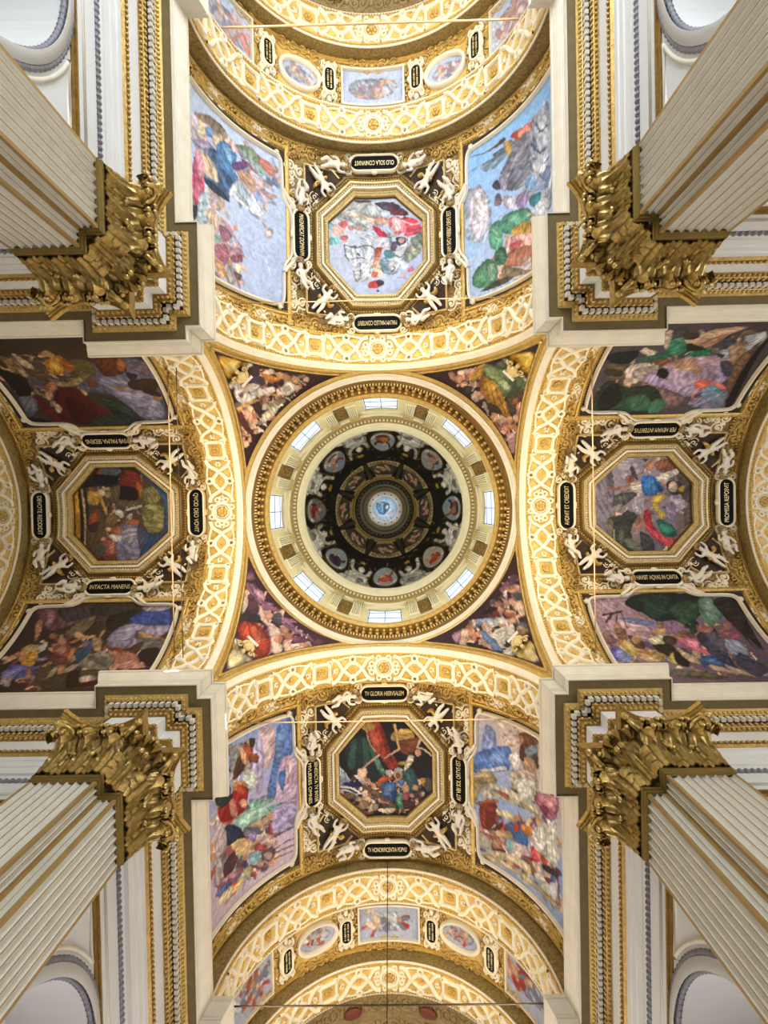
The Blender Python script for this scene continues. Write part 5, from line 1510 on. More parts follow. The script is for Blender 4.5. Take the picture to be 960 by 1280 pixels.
def lattice_gold():
    m = MB()
    for sx in (-1, 1):
        for sy in (-1, 1):
            s = spiral(16, 1.3, .022, .003); p = np.c_[sx*(.060+s[:, 0]), sy*(.088+s[:, 1]*.7)]
            strap(m, p, .008, -.002, .008)
    m.blob((0, 0, 0), (.020, .014, .006), 8, 4)
    return bw(m)
def star_frame(r=.07):
    m = MB(); t = np.arange(33)[:-1]*2*math.pi/32; q = r*(1+.14*np.cos(4*t+math.pi))*(1+.04*np.cos(8*t))
    strap(m, np.c_[q*np.cos(t), q*np.sin(t)], .024, -.002, .018, True)
    for i in range(4):
        a = math.pi/4+i*math.pi/2; c = np.array([math.cos(a), math.sin(a)])*r*1.25
        strap(m, circle(c[0], c[1], .019, 12), .015, -.002, .010, True)
    return bw(m)
def rosette(r=.032):
    m = MB()
    for i in range(6):
        a = i*math.pi/3; m.blob((r*.62*math.cos(a), r*.62*math.sin(a), .004), (r*.42, r*.42, .010), 8, 5)
    m.blob((0, 0, .008), (r*.32, r*.32, .010), 8, 5); return bw(m)
def big_frame():
    m = MB(); strap(m, circle(0, 0, .068, 28), .026, -.002, .014, True); strap(m, circle(0, 0, .047, 24), .008, -.002, .009, True)
    for i in range(8):
        a = (i+.5)*math.pi/4; c = np.array([math.cos(a)*.10, math.sin(a)*.083]); strap(m, circle(c[0], c[1], .017, 12), .015, -.002, .012, True)
    return bw(m)
LAT, LATG, STAR, ROS, BIG, BROS = (mesh('strapwork', lattice(), STRAP, True), mesh('scrolls', lattice_gold(), GOLD, True), mesh('star_frame', star_frame(), STRAP, True),
    mesh('rosette', rosette(), GOLD, True), mesh('round_frame', big_frame(), STRAP, True), mesh('rosette', rosette(.042), GOLD, True))
def border_beads(width):
    m = MB()
    for s in (-1, 1):
        for u in np.arange(-1.5, 1.5, .022): m.blob((u, s*(width/2-.010), .002), (.007, .006, .006), 5, 4)
        m.sweep([(-.005, -.002), (-.004, .007), (.004, .007), (.005, -.002)], [(u, s*(width/2-.022)) for u in np.arange(-1.55, 1.56, .05)])
    return bw(m)
BB1, BB2 = mesh('bead_border', border_beads(.225), GOLD, True), mesh('bead_border', border_beads(.25), GOLD, True)
def dress_arch(root, k, vc, bb):
    o = link('bead_border', bb, SURF(k, 0, vc, RA), root); o['kind'] = 'stuff'
    step = .478
    for i in range(-3, 4):
        w = SURF(k, i*step, vc, RA)
        if i == 0: link('round_frame', BIG, w, root); link('rosette', BROS, w, root)
        else: link('star_frame', STAR, w, root); link('rosette', ROS, w, root)
    for i in (-3.5, -2.5, -1.5, -.5, .5, 1.5, 2.5, 3.5):
        if abs(i) > 3: continue
        w = SURF(k, i*step, vc, RA); link('strapwork', LAT, w, root); link('scrolls', LATG, w, root)
nt_ = 5
for k in range(4):
    w = ARM(k) @ T(0, 0, HS)
    o = link('trim_%d' % nt_, CAM_, w, kind='structure', label='crossing arch towards the %s' % ARMNAME[k]); nt_ += 1; dress_arch(o, k, 1.212, BB1)
    o = link('trim_%d' % nt_, RIB2, w, kind='structure', label='second arch of the %s vault' % ARMNAME[k]); nt_ += 1; dress_arch(o, k, 2.898, BB2)
    o = link('trim_%d' % nt_, RIB3, w, kind='structure', label='third arch of the %s vault' % ARMNAME[k]); nt_ += 1
    if k in (0, 2): dress_arch(o, k, 3.605, BB2)

# ------------------------------------------------------------------ dressing of the four vaults
VC = 2.04                       # centre of each vault bay along its arm
AP, T8 = .385, .385*math.tan(math.pi/8)*1.02
def octo(ap): t = ap*math.tan(math.pi/8); return [(ap, -t), (ap, t), (t, ap), (-t, ap), (-ap, t), (-ap, -t), (-t, -ap), (t, -ap)]
def densify(p, step=.03): return dense(np.array(p), step, True)
def ring_sweep(prof, ap): return bw(MB().sweep(prof, densify(octo(ap)), True), RV)
OFRAME = mat('octagon_frame', 'c9ae74', .42, .3, var=.15, scale=8)
OCTF = mesh('frame', ring_sweep([(-.005, .001), (-.004, .030), (.012, .034), (.020, .028), (.030, .030), (.040, .046), (.052, .046), (.058, .034), (.074, .034), (.080, .050), (.094, .050), (.100, .001)], AP-.004), OFRAME)
def oct_beads(off, h, r, step):
    m = MB()
    for x, y in dense(np.array(octo(AP+off)), step, True): m.blob((x, y, h), (r, r, r), 6, 4)
    return bw(m, RV)
OCB = [mesh('bead_row', oct_beads(.014, .034, .0075, .017), LETTER, True), mesh('bead_row', oct_beads(.066, .036, .0085, .020), CREAM, True)]
OCTL = mesh('cream_fillet', ring_sweep([(0, .034), (.001, .052), (.014, .052), (.015, .034)], AP+.036), CREAM)
OCTO2 = mesh('outer_band', ring_sweep([(0, .004), (.002, .020), (.012, .024), (.016, .012), (.032, .010), (.034, .020), (.042, .018), (.044, .004)], AP+.098), mat('outer_bronze', '8a6c38', .45, .35, var=.2, scale=9, bump=.3, bscale=20))
OCIN = mesh('inner_shade_step', ring_sweep([(-.014, .007), (.002, .010), (.004, .028)], AP-.004), mat('inner_shade_brown', '5a4020', .5, .2))  # brown ring puts shade into the colour of the frame's inner slope
OCB3 = mesh('bead_row', oct_beads(.121, .014, .008, .020), GOLD, True)
PGM = mat('carved_bronze_ground', 'b08e50', .45, .3, scale=16, hex2='4e3a1c', bump=.8, bscale=16)
pg_ = MB().grid([[(u, v, .0015) for u in np.linspace(-.668, .668, 40)] for v in (-.685, .685)]); PGR = mesh('panel_ground', bw(pg_, RV), PGM)
OCTINFO = {'b': ('octagonal ceiling fresco of a red-robed figure over a dark crowd', 'dark'), 'l': ('octagonal ceiling fresco of figures beside a yellow cloud', ''),
           't': ('octagonal ceiling fresco of pale figures and putti in a light sky', ''), 'r': ('octagonal ceiling fresco of a blue-robed figure above a crimson one', '')}
PANELN = {'b': 'bottom vault', 'l': 'left vault', 't': 'top vault', 'r': 'right vault'}
inoct = lambda P: (np.abs(P).max(1) < AP+.01) & (np.abs(P).sum(1) < (AP+.01)*math.sqrt(2))
TRI, BARS = [], []
for sx in (-1, 1):
    for sy in (-1, 1):
        m = MB(); c = [(sx*.225, sy*.545), (sx*.545, sy*.545), (sx*.545, sy*.225)]; m.add([(x, y, .006) for x, y in c], [(0, 1, 2)]); TRI.append(mesh('shaded_corner', bw(m, RV), DARK))  # flat dark triangles standing for shade in the corner recesses
        for (x0, y0, x1, y1) in ((.24, .555, .555, .555), (.555, .24, .555, .555), (.28, .50, .385, .605), (.50, .28, .605, .385)):
            m = MB(); strap(m, dense(np.array([(sx*x0, sy*y0), (sx*x1, sy*y1)]), .04), .020, .001, .024); BARS.append(mesh('gilt_bar', bw(m, RV), OFRAME))
# long fillets and bead strips
fil = MB()
for s in (-1, 1):
    fil.sweep([(-.016, -.002), (-.014, .016), (-.004, .022), (.006, .016), (.016, .018), (.018, -.002)], [(s*.690, v) for v in np.arange(-.67, .70, .05)])
    for v in np.arange(-.67, .69, .018): fil.blob((s*.668, v, .004), .0065, 5, 4)
    vv = s*.70
    fil.sweep([(-.010, -.002), (-.008, .014), (.008, .014), (.010, -.002)], [(u, vv) for u in np.arange(-1.6, 1.61, .05)])
    for u in np.arange(-1.55, 1.56, .020): fil.blob((u, vv-s*.018, .004), .007, 5, 4)
bw(fil, RV); FIL = mesh('gilt_fillets', fil, GOLD, True)
def scroll_mesh():
    m = MB()
    for s in (1, -1):
        q = spiral(22, 1.5, .034, .004); p = np.c_[s*(.040+q[:, 0]*.9), q[:, 1]]; strap(m, p, .012, -.004, .014)
        m.blob((s*.040, 0, .004), (.011, .011, .010), 6, 4)
        strap(m, chaikin([(0, -.02), (s*.03, -.055), (s*.07, -.045), (s*.085, -.02)], 2, False), .011, -.004, .012)
    m.blob((0, .012, .004), (.016, .026, .016), 8, 5); m.blob((0, -.03, .002), (.010, .018, .010), 6, 4)
    return m
SCR = [mesh('gilt_scroll', bw(scroll_mesh(), RV), GOLD, True), mesh('cream_scroll', bw(scroll_mesh(), RV), STRAP, True)]
SROS = mesh('small_rosette', bw(MB().join(rosette(.020).map(lambda p: p)), 50.), DGOLD, True)
def cluster_mesh():
    m = MB(); rs = random.Random(3)
    for i in range(26):
        t = i/25; x = (t-.5)*.20; m.blob((x+rs.uniform(-.006, .006), rs.uniform(-.018, .018)*math.sin(math.pi*(t*.8+.1)), .006+rs.uniform(0, .012)), rs.uniform(.008, .014), 6, 4)
    return bw(m, RV)
GARL = mesh('gilt_garland', cluster_mesh(), GOLD, True)
# cartouches
def stadium(L, w, n=10):
    h = L/2-w/2; t = np.linspace(-math.pi/2, math.pi/2, n)
    return np.concatenate([np.c_[h+w/2*np.cos(t), w/2*np.sin(t)], np.c_[-h-w/2*np.cos(t), -w/2*np.sin(t)]])
def plate_mesh(L, w):
    p = stadium(L, w); n = len(p); m = MB(); v = np.r_[np.c_[p, np.full(n, .030)], np.c_[p, np.full(n, .001)]]
    m.add(v, [tuple(range(n))]+[(i, n+i, n+(i+1) % n, (i+1) % n) for i in range(n)]); return m
def cart_border(L, w):
    m = MB(); strap(m, stadium(L+.022, w+.022), .018, .001, .036, True)
    for sx in (-1, 1):
        for sy in (-1, 1):
            q = spiral(20, 1.4, .026, .004); p = np.c_[sx*(L/2+.024+q[:, 0]), sy*(w/2+.004+q[:, 1]*.9)]; strap(m, p, .012, .001, .026)
        m.blob((sx*(L/2+.045), 0, .008), (.026, .018, .007), 8, 5)
    m.blob((0, w/2+.024, .02), (.026, .014, .016), 8, 5); m.blob((0, -w/2-.022, .016), (.034, .010, .012), 8, 5)
    return m
CL, CW = .352, .098
def upside(mb):    # local +z of a cartouche looks at the viewer
    return mb
CPL, CBD = mesh('plate', plate_mesh(CL, CW), BLACK), mesh('border', cart_border(CL, CW), STRAP, True)
CARTTEXT = {'b': ['TV GLORIA HIERVSALEM', 'TV HONORIFICENTIA POPVLI', 'BENEDICTA TV INTER|MVLIERES OMNES', 'AST VBI SOL ORTVS EST'],
            'l': ['QVOD DEO VOVIT', 'DEVOTE REDDIDIT', 'SVB PALMA SEDENS', 'INTACTA MANENS'],
            't': ['MALVM MALLEO CONTERIT', 'OLO SOLA CONIVNXIT', 'IAM SVO VERBO DEVS EST', 'MAGNIFICAT DOMINVM'],
            'r': ['AVDIVIT ET CREDIDIT', 'PROMISSA REPOSVIT', 'HAVSIT AQVAS IN CAVTA', 'PER HEVAM INTERITVS']}
def text_obj(txt, L, h, w, parent):
    lines = txt.split('|')
    for i, t in enumerate(lines):
        cu = bpy.data.curves.new('lettering', 'FONT'); cu.body = t; cu.align_x = 'CENTER'; cu.align_y = 'CENTER'
        size = h*U*(.50 if len(lines) == 1 else .38); cu.size = size; cu.extrude = .004
        tmp = bpy.data.objects.new('tmp', cu); COL.objects.link(tmp)
        me = bpy.data.meshes.new_from_object(tmp.evaluated_get(bpy.context.evaluated_depsgraph_get())); bpy.data.objects.remove(tmp)
        me.name = 'lettering'; me.materials.clear(); me.materials.append(LETTER)
        xs = [v.co.x for v in me.vertices]; sx = min(1.2, L*U*.86/(max(xs)-min(xs)))
        dy = 0 if len(lines) == 1 else (.5-i)*h*.5
        link('lettering', me, w @ T(0, dy, .031) @ np.diag([sx, 1, 1, 1.]), parent)
def cart_frame(k, u, v, up):
    """world matrix of a plate at (u, v) with reading 'up' given in (u, v)"""
    s = SURF(k, u, v); y = np.array([up[0], up[1], 0.]); z = np.array([0, 0, -1.]); x = np.cross(y, z)
    return s @ basis(x, y, z, (0, 0, -.016))
# putti
def skin_mesh(name, pts, edges, rad, root):
    bm = bmesh.new(); vs = [bm.verts.new(Vector(p)) for p in pts]
    for a, b_ in edges: bm.edges.new((vs[a], vs[b_]))
    me0 = bpy.data.meshes.new('tmp'); bm.to_mesh(me0); bm.free()
    o = bpy.data.objects.new('tmp', me0); COL.objects.link(o)
    o.modifiers.new('s', 'SKIN'); 
    sv = me0.skin_vertices[0].data
    for i, r in enumerate(rad): sv[i].radius = (r, r) if np.isscalar(r) else r
    sv[root].use_root = True
    sd = o.modifiers.new('d', 'SUBSURF'); sd.levels = 1; sd.render_levels = 1
    dg = bpy.context.evaluated_depsgraph_get(); dg.update()
    me = bpy.data.meshes.new_from_object(o.evaluated_get(dg)); me.name = name
    bpy.data.objects.remove(o); me.materials.clear(); me.materials.append(STUCCO)
    me.polygons.foreach_set('use_smooth', [True]*len(me.polygons)); return me
def putto(pose, H):
    s = H*U
    if pose == 'stand':
        P = [(0,.44,.09),(0,.58,.10),(0,.69,.10),(0,.77,.11),(0,.84,.13),(0,.93,.12),
             (.07,.40,.10),(.10,.22,.13),(.085,.05,.08),(.10,.0,.14), (-.07,.40,.10),(-.085,.23,.10),(-.09,.05,.09),(-.11,.0,.14),
             (.12,.70,.10),(.21,.76,.10),(.22,.90,.12),(.19,.97,.12), (-.12,.70,.10),(-.22,.72,.11),(-.25,.86,.12),(-.21,.94,.12)]
    elif pose == 'sit':
        P = [(0,.16,.10),(.02,.30,.12),(.04,.44,.13),(.05,.52,.14),(.06,.60,.16),(.07,.70,.16),
             (.09,.12,.12),(.17,.17,.26),(.11,-.02,.23),(.15,-.06,.27), (-.08,.12,.12),(-.13,.13,.27),(-.02,-.06,.22),(-.03,-.10,.26),
             (.15,.46,.13),(.22,.35,.18),(.19,.24,.27),(.19,.20,.29), (-.08,.45,.12),(-.18,.41,.16),(-.16,.53,.19),(-.12,.60,.20)]
    else:
        P = [(0,.18,.10),(-.04,.30,.12),(-.08,.42,.14),(-.10,.50,.15),(-.12,.58,.17),(-.13,.68,.17),
             (.08,.14,.12),(.18,.10,.23),(.25,-.04,.18),(.29,-.07,.22), (-.08,.12,.12),(-.05,.04,.26),(.07,-.08,.21),(.09,-.12,.25),
             (.03,.45,.13),(.13,.50,.16),(.12,.63,.18),(.09,.69,.19), (-.19,.42,.13),(-.24,.31,.17),(-.16,.22,.24),(-.12,.19,.26)]
    E = [(0,1),(1,2),(2,3),(3,4),(4,5),(0,6),(6,7),(7,8),(8,9),(0,10),(10,11),(11,12),(12,13),(2,14),(14,15),(15,16),(16,17),(2,18),(18,19),(19,20),(20,21)]
    R = [.085,.085,.095,.046,.088,.082,.080,.066,.046,.034,.080,.066,.046,.034,.056,.046,.036,.030,.056,.046,.036,.030]
    return skin_mesh('body', [tuple(c*s for c in p) for p in P], E, [r*s for r in R], 0)
PH_ = .245
PUT = {p: putto(p, PH_) for p in ('stand', 'sit', 'lean')}
PUTMIN = {p: min(v.co.z for v in me.vertices)/U for p, me in PUT.items()}
HAIRM = mat('stucco_curls', 'a98c58', .5, .2); FACEM = mat('stucco_shade', '9a8468', .6)
HEADP = {'stand': (0, .93, .13), 'sit': (.07, .70, .17), 'lean': (-.13, .68, .18)}
hair = MB()
for i in range(16):
    a = i/15*math.pi*1.3-.15*math.pi; hair.blob((.024*math.cos(a), .008+.022*math.sin(a), .004+.006*math.sin(i*3.)), (.0085, .0085, .010), 6, 4)
for i in range(6): a = i*1.05; hair.blob((.010*math.cos(a), .020+.006*math.sin(a), .014), .008, 6, 4)
HAIR = mesh('hair', hair, HAIRM, True)
fc_ = MB().blob((0, -.001, .027), (.0035, .005, .005), 6, 4, 0)
for sg in (-1, 1): fc_.blob((sg*.009, .004, .0225), (.0035, .0022, .003), 6, 4, 1)
fc_.blob((0, -.010, .023), (.005, .0016, .003), 6, 4, 1)
FACE = mesh('face', fc_, [STUCCO, FACEM], True)
def wing_mesh():
    m = MB()
    for s in (-1, 1):
        strap(m, chaikin([(s*.01, 0), (s*.05, .03), (s*.10, .02), (s*.13, -.03)], 2, False), .03, -.004, .010)
    return m
drap = MB(); strap(drap, chaikin([(-.05, 0), (-.02, -.012), (.02, .006), (.06, -.01), (.075, .02)], 2, False), .020, .0, .040)
DRAP = mesh('drapery', drap, GOLD, True)
def place_putto(k, u, v, direction, pose, label):
    lift = .024-PUTMIN[pose]
    s = SURF(k, u, v); y = np.array([direction[0], direction[1], 0.]); y /= np.linalg.norm(y); z = np.array([0, 0, -1.]); x = np.cross(y, z)
    w = s @ basis(x, y, z, (0, 0, -lift))
    t = thing('putto', label, 'statue', w, 'white stucco putti of the vaults')
    link('body', PUT[pose], w, t)
    hp = np.array(HEADP[pose])*PH_; link('hair', HAIR, w @ T(*hp), t); link('face', FACE, w @ T(*hp), t)
    if pose == 'stand': link('drapery', DRAP, w @ T(0, .125, .0), t)
# side frescoes
def side_inside(sgn):
    def fn(P): return (np.abs(P[:, 0]) > .655+.08*np.clip((np.abs(P[:, 1]-VC)-.20)/.06, 0, 1)) & (np.abs(P[:, 0]) < 1.56)
    return fn
def side_path(top=True):
    a = [(1.56, -.548), (.80, -.548), (.752, -.53), (.735, -.48), (.735, -.27), (.715, -.22), (.672, -.17), (.660, -.08), (.660, .08), (.672, .17), (.715, .22), (.735, .27), (.735, .48), (.752, .53), (.80, .548), (1.56, .548)]
    p = chaikin(np.array(a), 2, False); return p
def side_frame(sgn):
    p = dense(side_path(), .04)*np.array([sgn, 1]); p = p if sgn > 0 else p[::1]
    m = MB(); strap(m, p, .024, -.004, .034, False, 0, .5); return bw(m, RV)
def side_gap(sgn):  # flat dark strips standing for the shade beside the side frames
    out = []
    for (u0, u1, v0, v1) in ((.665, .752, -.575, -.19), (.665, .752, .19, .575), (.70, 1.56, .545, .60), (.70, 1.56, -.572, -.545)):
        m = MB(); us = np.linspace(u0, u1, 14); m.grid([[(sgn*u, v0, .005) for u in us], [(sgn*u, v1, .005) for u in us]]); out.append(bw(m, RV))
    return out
def side_beads(sgn):
    m = MB()
    for v in (-.578, .612):
        for u in np.arange(.70, 1.52, .020): m.blob((sgn*u, v, .008), .0085, 5, 4)
        m.sweep([(-.010, -.002), (-.008, .018), (.008, .018), (.010, -.002)], [(sgn*u, v+(.016 if v > 0 else -.016)) for u in np.arange(.68, 1.56, .04)])
    return bw(m, RV)
def side_volutes(sgn):
    out = []
    for s in (-1, 1):
        m = MB(); q = spiral(22, 1.3, .030, .004); p = np.c_[sgn*(.665+q[:, 0]*.8), s*(.225+q[:, 1])]; strap(m, p, .014, .001, .040)
        strap(m, chaikin([(sgn*.735, s*.30), (sgn*.70, s*.245), (sgn*.65, s*.20), (sgn*.64, s*.15)], 2, False), .030, .001, .044); out.append(('volute', bw(m, RV), CREAM))
        m = MB(); m.blob((sgn*.775, s*.555, .02), (.022, .022, .018), 8, 5); out.append(('corner_knob', bw(m, RV), CREAM))
    return out
SF = {s: [('frame', mesh('frame', side_frame(s), CREAM, True)), ('bead_row', mesh('bead_row', side_beads(s), GOLD, True))]+[('shadow_gap', mesh('shadow_gap', g, DARK)) for g in side_gap(s)]+[(n_, mesh(n_, g, m_, True)) for n_, g, m_ in side_volutes(s)] for s in (-1, 1)}
SIDE = {('b', -1): 'BR', ('b', 1): 'BL', ('l', -1): 'LT', ('l', 1): 'LB', ('t', 1): 'TL', ('t', -1): 'TR', ('r', 1): 'RT', ('r', -1): 'RB'}
SIDEOF = {}
SIDELAB = {'TL': 'vault fresco of robed figures falling through a pale blue sky', 'TR': 'vault fresco of a lavender-clad figure over green trees in a blue sky',
           'BL': 'vault fresco of a crowd with spears under streaked blue clouds', 'BR': 'vault fresco of a crowd before pale stairs and a red chest',
           'LT': 'dark vault fresco with a deep red tent and dusky grey sky', 'LB': 'vault fresco of a gathering under dark purple drapery',
           'RT': 'vault fresco of an angel in a lilac sky over dark green bushes', 'RB': 'vault fresco of a pink-coated figure kneeling under a dark tree'}
CORN = {(-1, -1): 0, (1, -1): 1, (-1, 1): 2, (1, 1): 3}
def imgdir(k, u, v):      # words for a place in the photograph
    a = k*math.pi/2; x = math.cos(a)*u-math.sin(a)*v; y = math.sin(a)*u+math.cos(a)*v
    if abs(x) > 1.9*abs(y): return 'right' if x > 0 else 'left'
    if abs(y) > 1.9*abs(x): return 'lower' if y > 0 else 'upper'
    return ('lower' if y > 0 else 'upper')+' '+('right' if x > 0 else 'left')
for key, k in ARMS.items():
    root = VAULT1[k]; w0 = SURF(k, 0, VC); pn = PANELN[key]
    # octagon
    t = thing('octagonal_fresco', OCTINFO[key][0]+', gilt frame', 'painting', w0, 'octagonal frescoes')
    P, F = uv_grid(-AP-.01, AP+.01, -AP-.01, AP+.01, .0052, inoct)
    cols = paint(PAINT['oct_'+{'b': 'bottom', 'l': 'left', 't': 'top', 'r': 'right'}[key]], P*np.array([1, 1.02])+[0, VC])
    link('canvas', canvas_mesh('canvas', bend(RV)(np.c_[P, np.full(len(P), .004)]), F, cols), w0, t)
    link('frame', OCTF, w0, t); link('cream_fillet', OCTL, w0, t); link('outer_band', OCTO2, w0, t); link('inner_shade_step', OCIN, w0, t); link('bead_row', OCB3, w0, t)['kind'] = 'stuff'; link('panel_ground', PGR, w0, root)
    for me in OCB: link('bead_row', me, w0, t)['kind'] = 'stuff'
    for me in TRI: link('shaded_corner', me, w0, root)
    for me in BARS: link('gilt_bar', me, w0, root)
    link('gilt_fillets', FIL, w0, root)['kind'] = 'stuff'
    # scrolls, rosettes and garlands of the ground
    rs = random.Random(k+5)
    for s in (-1, 1):
        for (u, v, a, sc) in ((.29, .655, .3, 0), (-.29, .655, -.3, 0), (.52, .655, .5, 0), (-.52, .655, -.5, 0), (.63, .655, .0, 0), (-.63, .655, 0, 0)):
            link('gilt_scroll' if sc == 0 else 'cream_scroll', SCR[sc], SURF(k, u, VC+s*v) @ RZ(a*s+(math.pi if s < 0 else 0)), root)
        for (u, v, a) in ((s*.595, .31, 0), (s*.595, -.31, 0), (s*.625, .50, .4), (s*.625, -.50, -.4)):
            link('cream_scroll', SCR[1], SURF(k, u, VC+v) @ RZ(a), root)
        for u in np.arange(.78, 1.50, .125):
            for v in (.655, -.645):
                i_ = int(round((u-.78)/.125)); link(('gilt_garland', 'cream_scroll', 'gilt_scroll')[i_ % 3], (GARL, SCR[1], SCR[0])[i_ % 3], SURF(k, s*u, VC+v) @ RZ(0 if v > 0 else math.pi), root)
                link('small_rosette', SROS, SURF(k, s*(u+.06), VC+v), root)
        for (u, v, a) in ((s*.27, .60, .2*s), (s*.27, -.60, 3.14+.2*s), (s*.47, .30, 1.57), (s*.47, -.30, 1.57), (s*.42, .52, .8*s), (s*.42, -.52, 2.4*s), (s*.66, .42, 1.57), (s*.66, -.42, 1.57)):
            link('cream_scroll', SCR[1], SURF(k, u, VC+v) @ RZ(a) @ np.diag([.8, .8, 1, 1.]), root)
        for (u, v) in ((s*.63, .59), (s*.63, -.59), (s*.30, .665), (s*.30, -.665), (s*.62, .30), (s*.62, -.30), (s*.45, .67), (s*.45, -.67)):
            link('gilt_garland', GARL, SURF(k, u, VC+v) @ RZ(rs.uniform(-.4, .4)) @ np.diag([.6, .9, 1, 1.]), root)
        for v in np.arange(-.60, .61, .10): link('small_rosette', SROS, SURF(k, s*.642, VC+v, RV), root)
    # cartouches
    for i, (u, v, up) in enumerate(((0, -.603, (0, -1)), (0, .622, (0, -1)), (-.598, 0, (1, 0)), (.598, 0, (-1, 0)))):
        txt = CARTTEXT[key][i]; w = cart_frame(k, u, VC+v, up)
        c = thing('cartouche', 'black oval tablet lettered %s in a cream scroll border' % txt.replace('|', ' '), 'cartouche', w, 'inscribed tablets of the vaults')
        link('plate', CPL, w, c); link('border', CBD, w, c); text_obj(txt, CL, CW, w, c)
    # putti
    for su in (-1, 1):
        for sv in (-1, 1):
            place_putto(k, su*.505, VC+sv*.545, (-su*.62, -sv*.78), 'stand', 'standing white putto at the %s corner of the octagon, %s' % (imgdir(k, su, sv), pn))
            nearS = imgdir(k, su, 0); nearE = imgdir(k, 0, sv)
            place_putto(k, su*.585, VC+sv*.375, (0, -sv) if sv > 0 else (0, -sv), 'sit' if su*sv > 0 else 'lean',
                        'seated white putto at the %s end of the %s tablet, %s' % (imgdir(k, 0, sv), nearS, pn))
            place_putto(k, su*.40, VC+sv*.60, (-su, -.25*sv), 'lean' if su*sv > 0 else 'sit',
                        'reclining white putto at the %s end of the %s tablet, %s' % (imgdir(k, su, 0), nearE, pn))
    # side frescoes
    for s in (-1, 1):
        code = [c for c in ('TL', 'TR', 'BL', 'BR', 'LT', 'LB', 'RT', 'RB') if np.sign(float(PAINT['side_'+c][-1].split()[-1].split(',')[0])) == s and {'T': 't', 'B': 'b', 'L': 'l', 'R': 'r'}[c[0]] == key][0]
        t = thing('side_fresco', SIDELAB[code]+', cream scroll frame', 'painting', SURF(k, s*.95, VC), 'side frescoes of the vaults')
        u0, u1 = sorted((s*.65, s*1.56))
        P, F = uv_grid(u0, u1, 1.485, 2.60, .0068, side_inside(s))
        cols = paint(PAINT['side_'+code], P)
        link('canvas', canvas_mesh('canvas', bend(RV)(np.c_[P[:, 0], P[:, 1]-VC, np.full(len(P), .009)]), F, cols), w0, t)
        for nm_, me in SF[s]:
            o = link(nm_, me, w0, t)
            if nm_ == 'bead_row': o['kind'] = 'stuff'

# ------------------------------------------------------------------ second bays of nave and choir
V2 = 3.255
def ellipse(a, b_, n=32): t = np.arange(n)*2*math.pi/n; return np.c_[a*np.cos(t), b_*np.sin(t)]
def figure_ops(seed, base, cols, w, h, n=7):
    rs = random.Random(seed); ops = ['B '+base]
    ops.append('P %s %s' % (rs.choice(['c8d0e0', 'd8dcea', 'a8b0c4']), ' '.join('%d,%d' % (1000*w*.8*math.cos(a+rs.uniform(-.3, .3)), 1000*h*.6*math.sin(a)) for a in np.arange(7)*.9)))
    for i in range(n):
        cx, cy = rs.uniform(-.5, .5)*w, rs.uniform(-.5, .5)*h; a = rs.uniform(0, 6.28); L = min(w, h)*rs.uniform(.35, .7); c = rs.choice(cols)
        ops.append('L %s %d %s' % (c, int(min(w, h)*rs.uniform(160, 320)), ' '.join('%d,%d' % (1000*(cx+L*t*math.cos(a+t)), 1000*(cy+L*t*math.sin(a+t))) for t in (-1, -.4, .2, .8))))
        if i % 2 == 0: ops.append('P e0b8a0 '+' '.join('%d,%d' % (1000*(cx+min(w, h)*.16*math.cos(q)), 1000*(cy+min(w, h)*.16*math.sin(q))) for q in np.arange(7)*.9))
    return ops
def frame_mesh(path, w, h, R=RV): m = MB(); strap(m, path, w, -.004, h, True, 0, .4); return bw(m, R)
rect = lambda a, b_: dense(np.array([(-a, -b_), (a, -b_), (a, b_), (-a, b_)]), .03, True)
RFR, OFR = mesh('frame', frame_mesh(rect(.243, .138), .022, .030), CREAM), mesh('frame', frame_mesh(ellipse(.158, .102), .034, .034), CREAM, True)
CP2, CB2 = mesh('plate', plate_mesh(.17, .062), BLACK), mesh('border', cart_border(.17, .062), STRAP, True)
STROKES = []
for sd_ in range(3):
    q_ = random.Random(sd_+60); m = MB()
    for row in (.012, -.012):
        x = -.066
        while x < .062:
            wd_ = q_.choice((.0025, .0045, .007)); m.box((x, row-.0065, .029), (x+wd_, row+.0065, .0315)); x += wd_+q_.choice((.003, .004, .009))
    STROKES.append(mesh('lettering', m, LETTER))
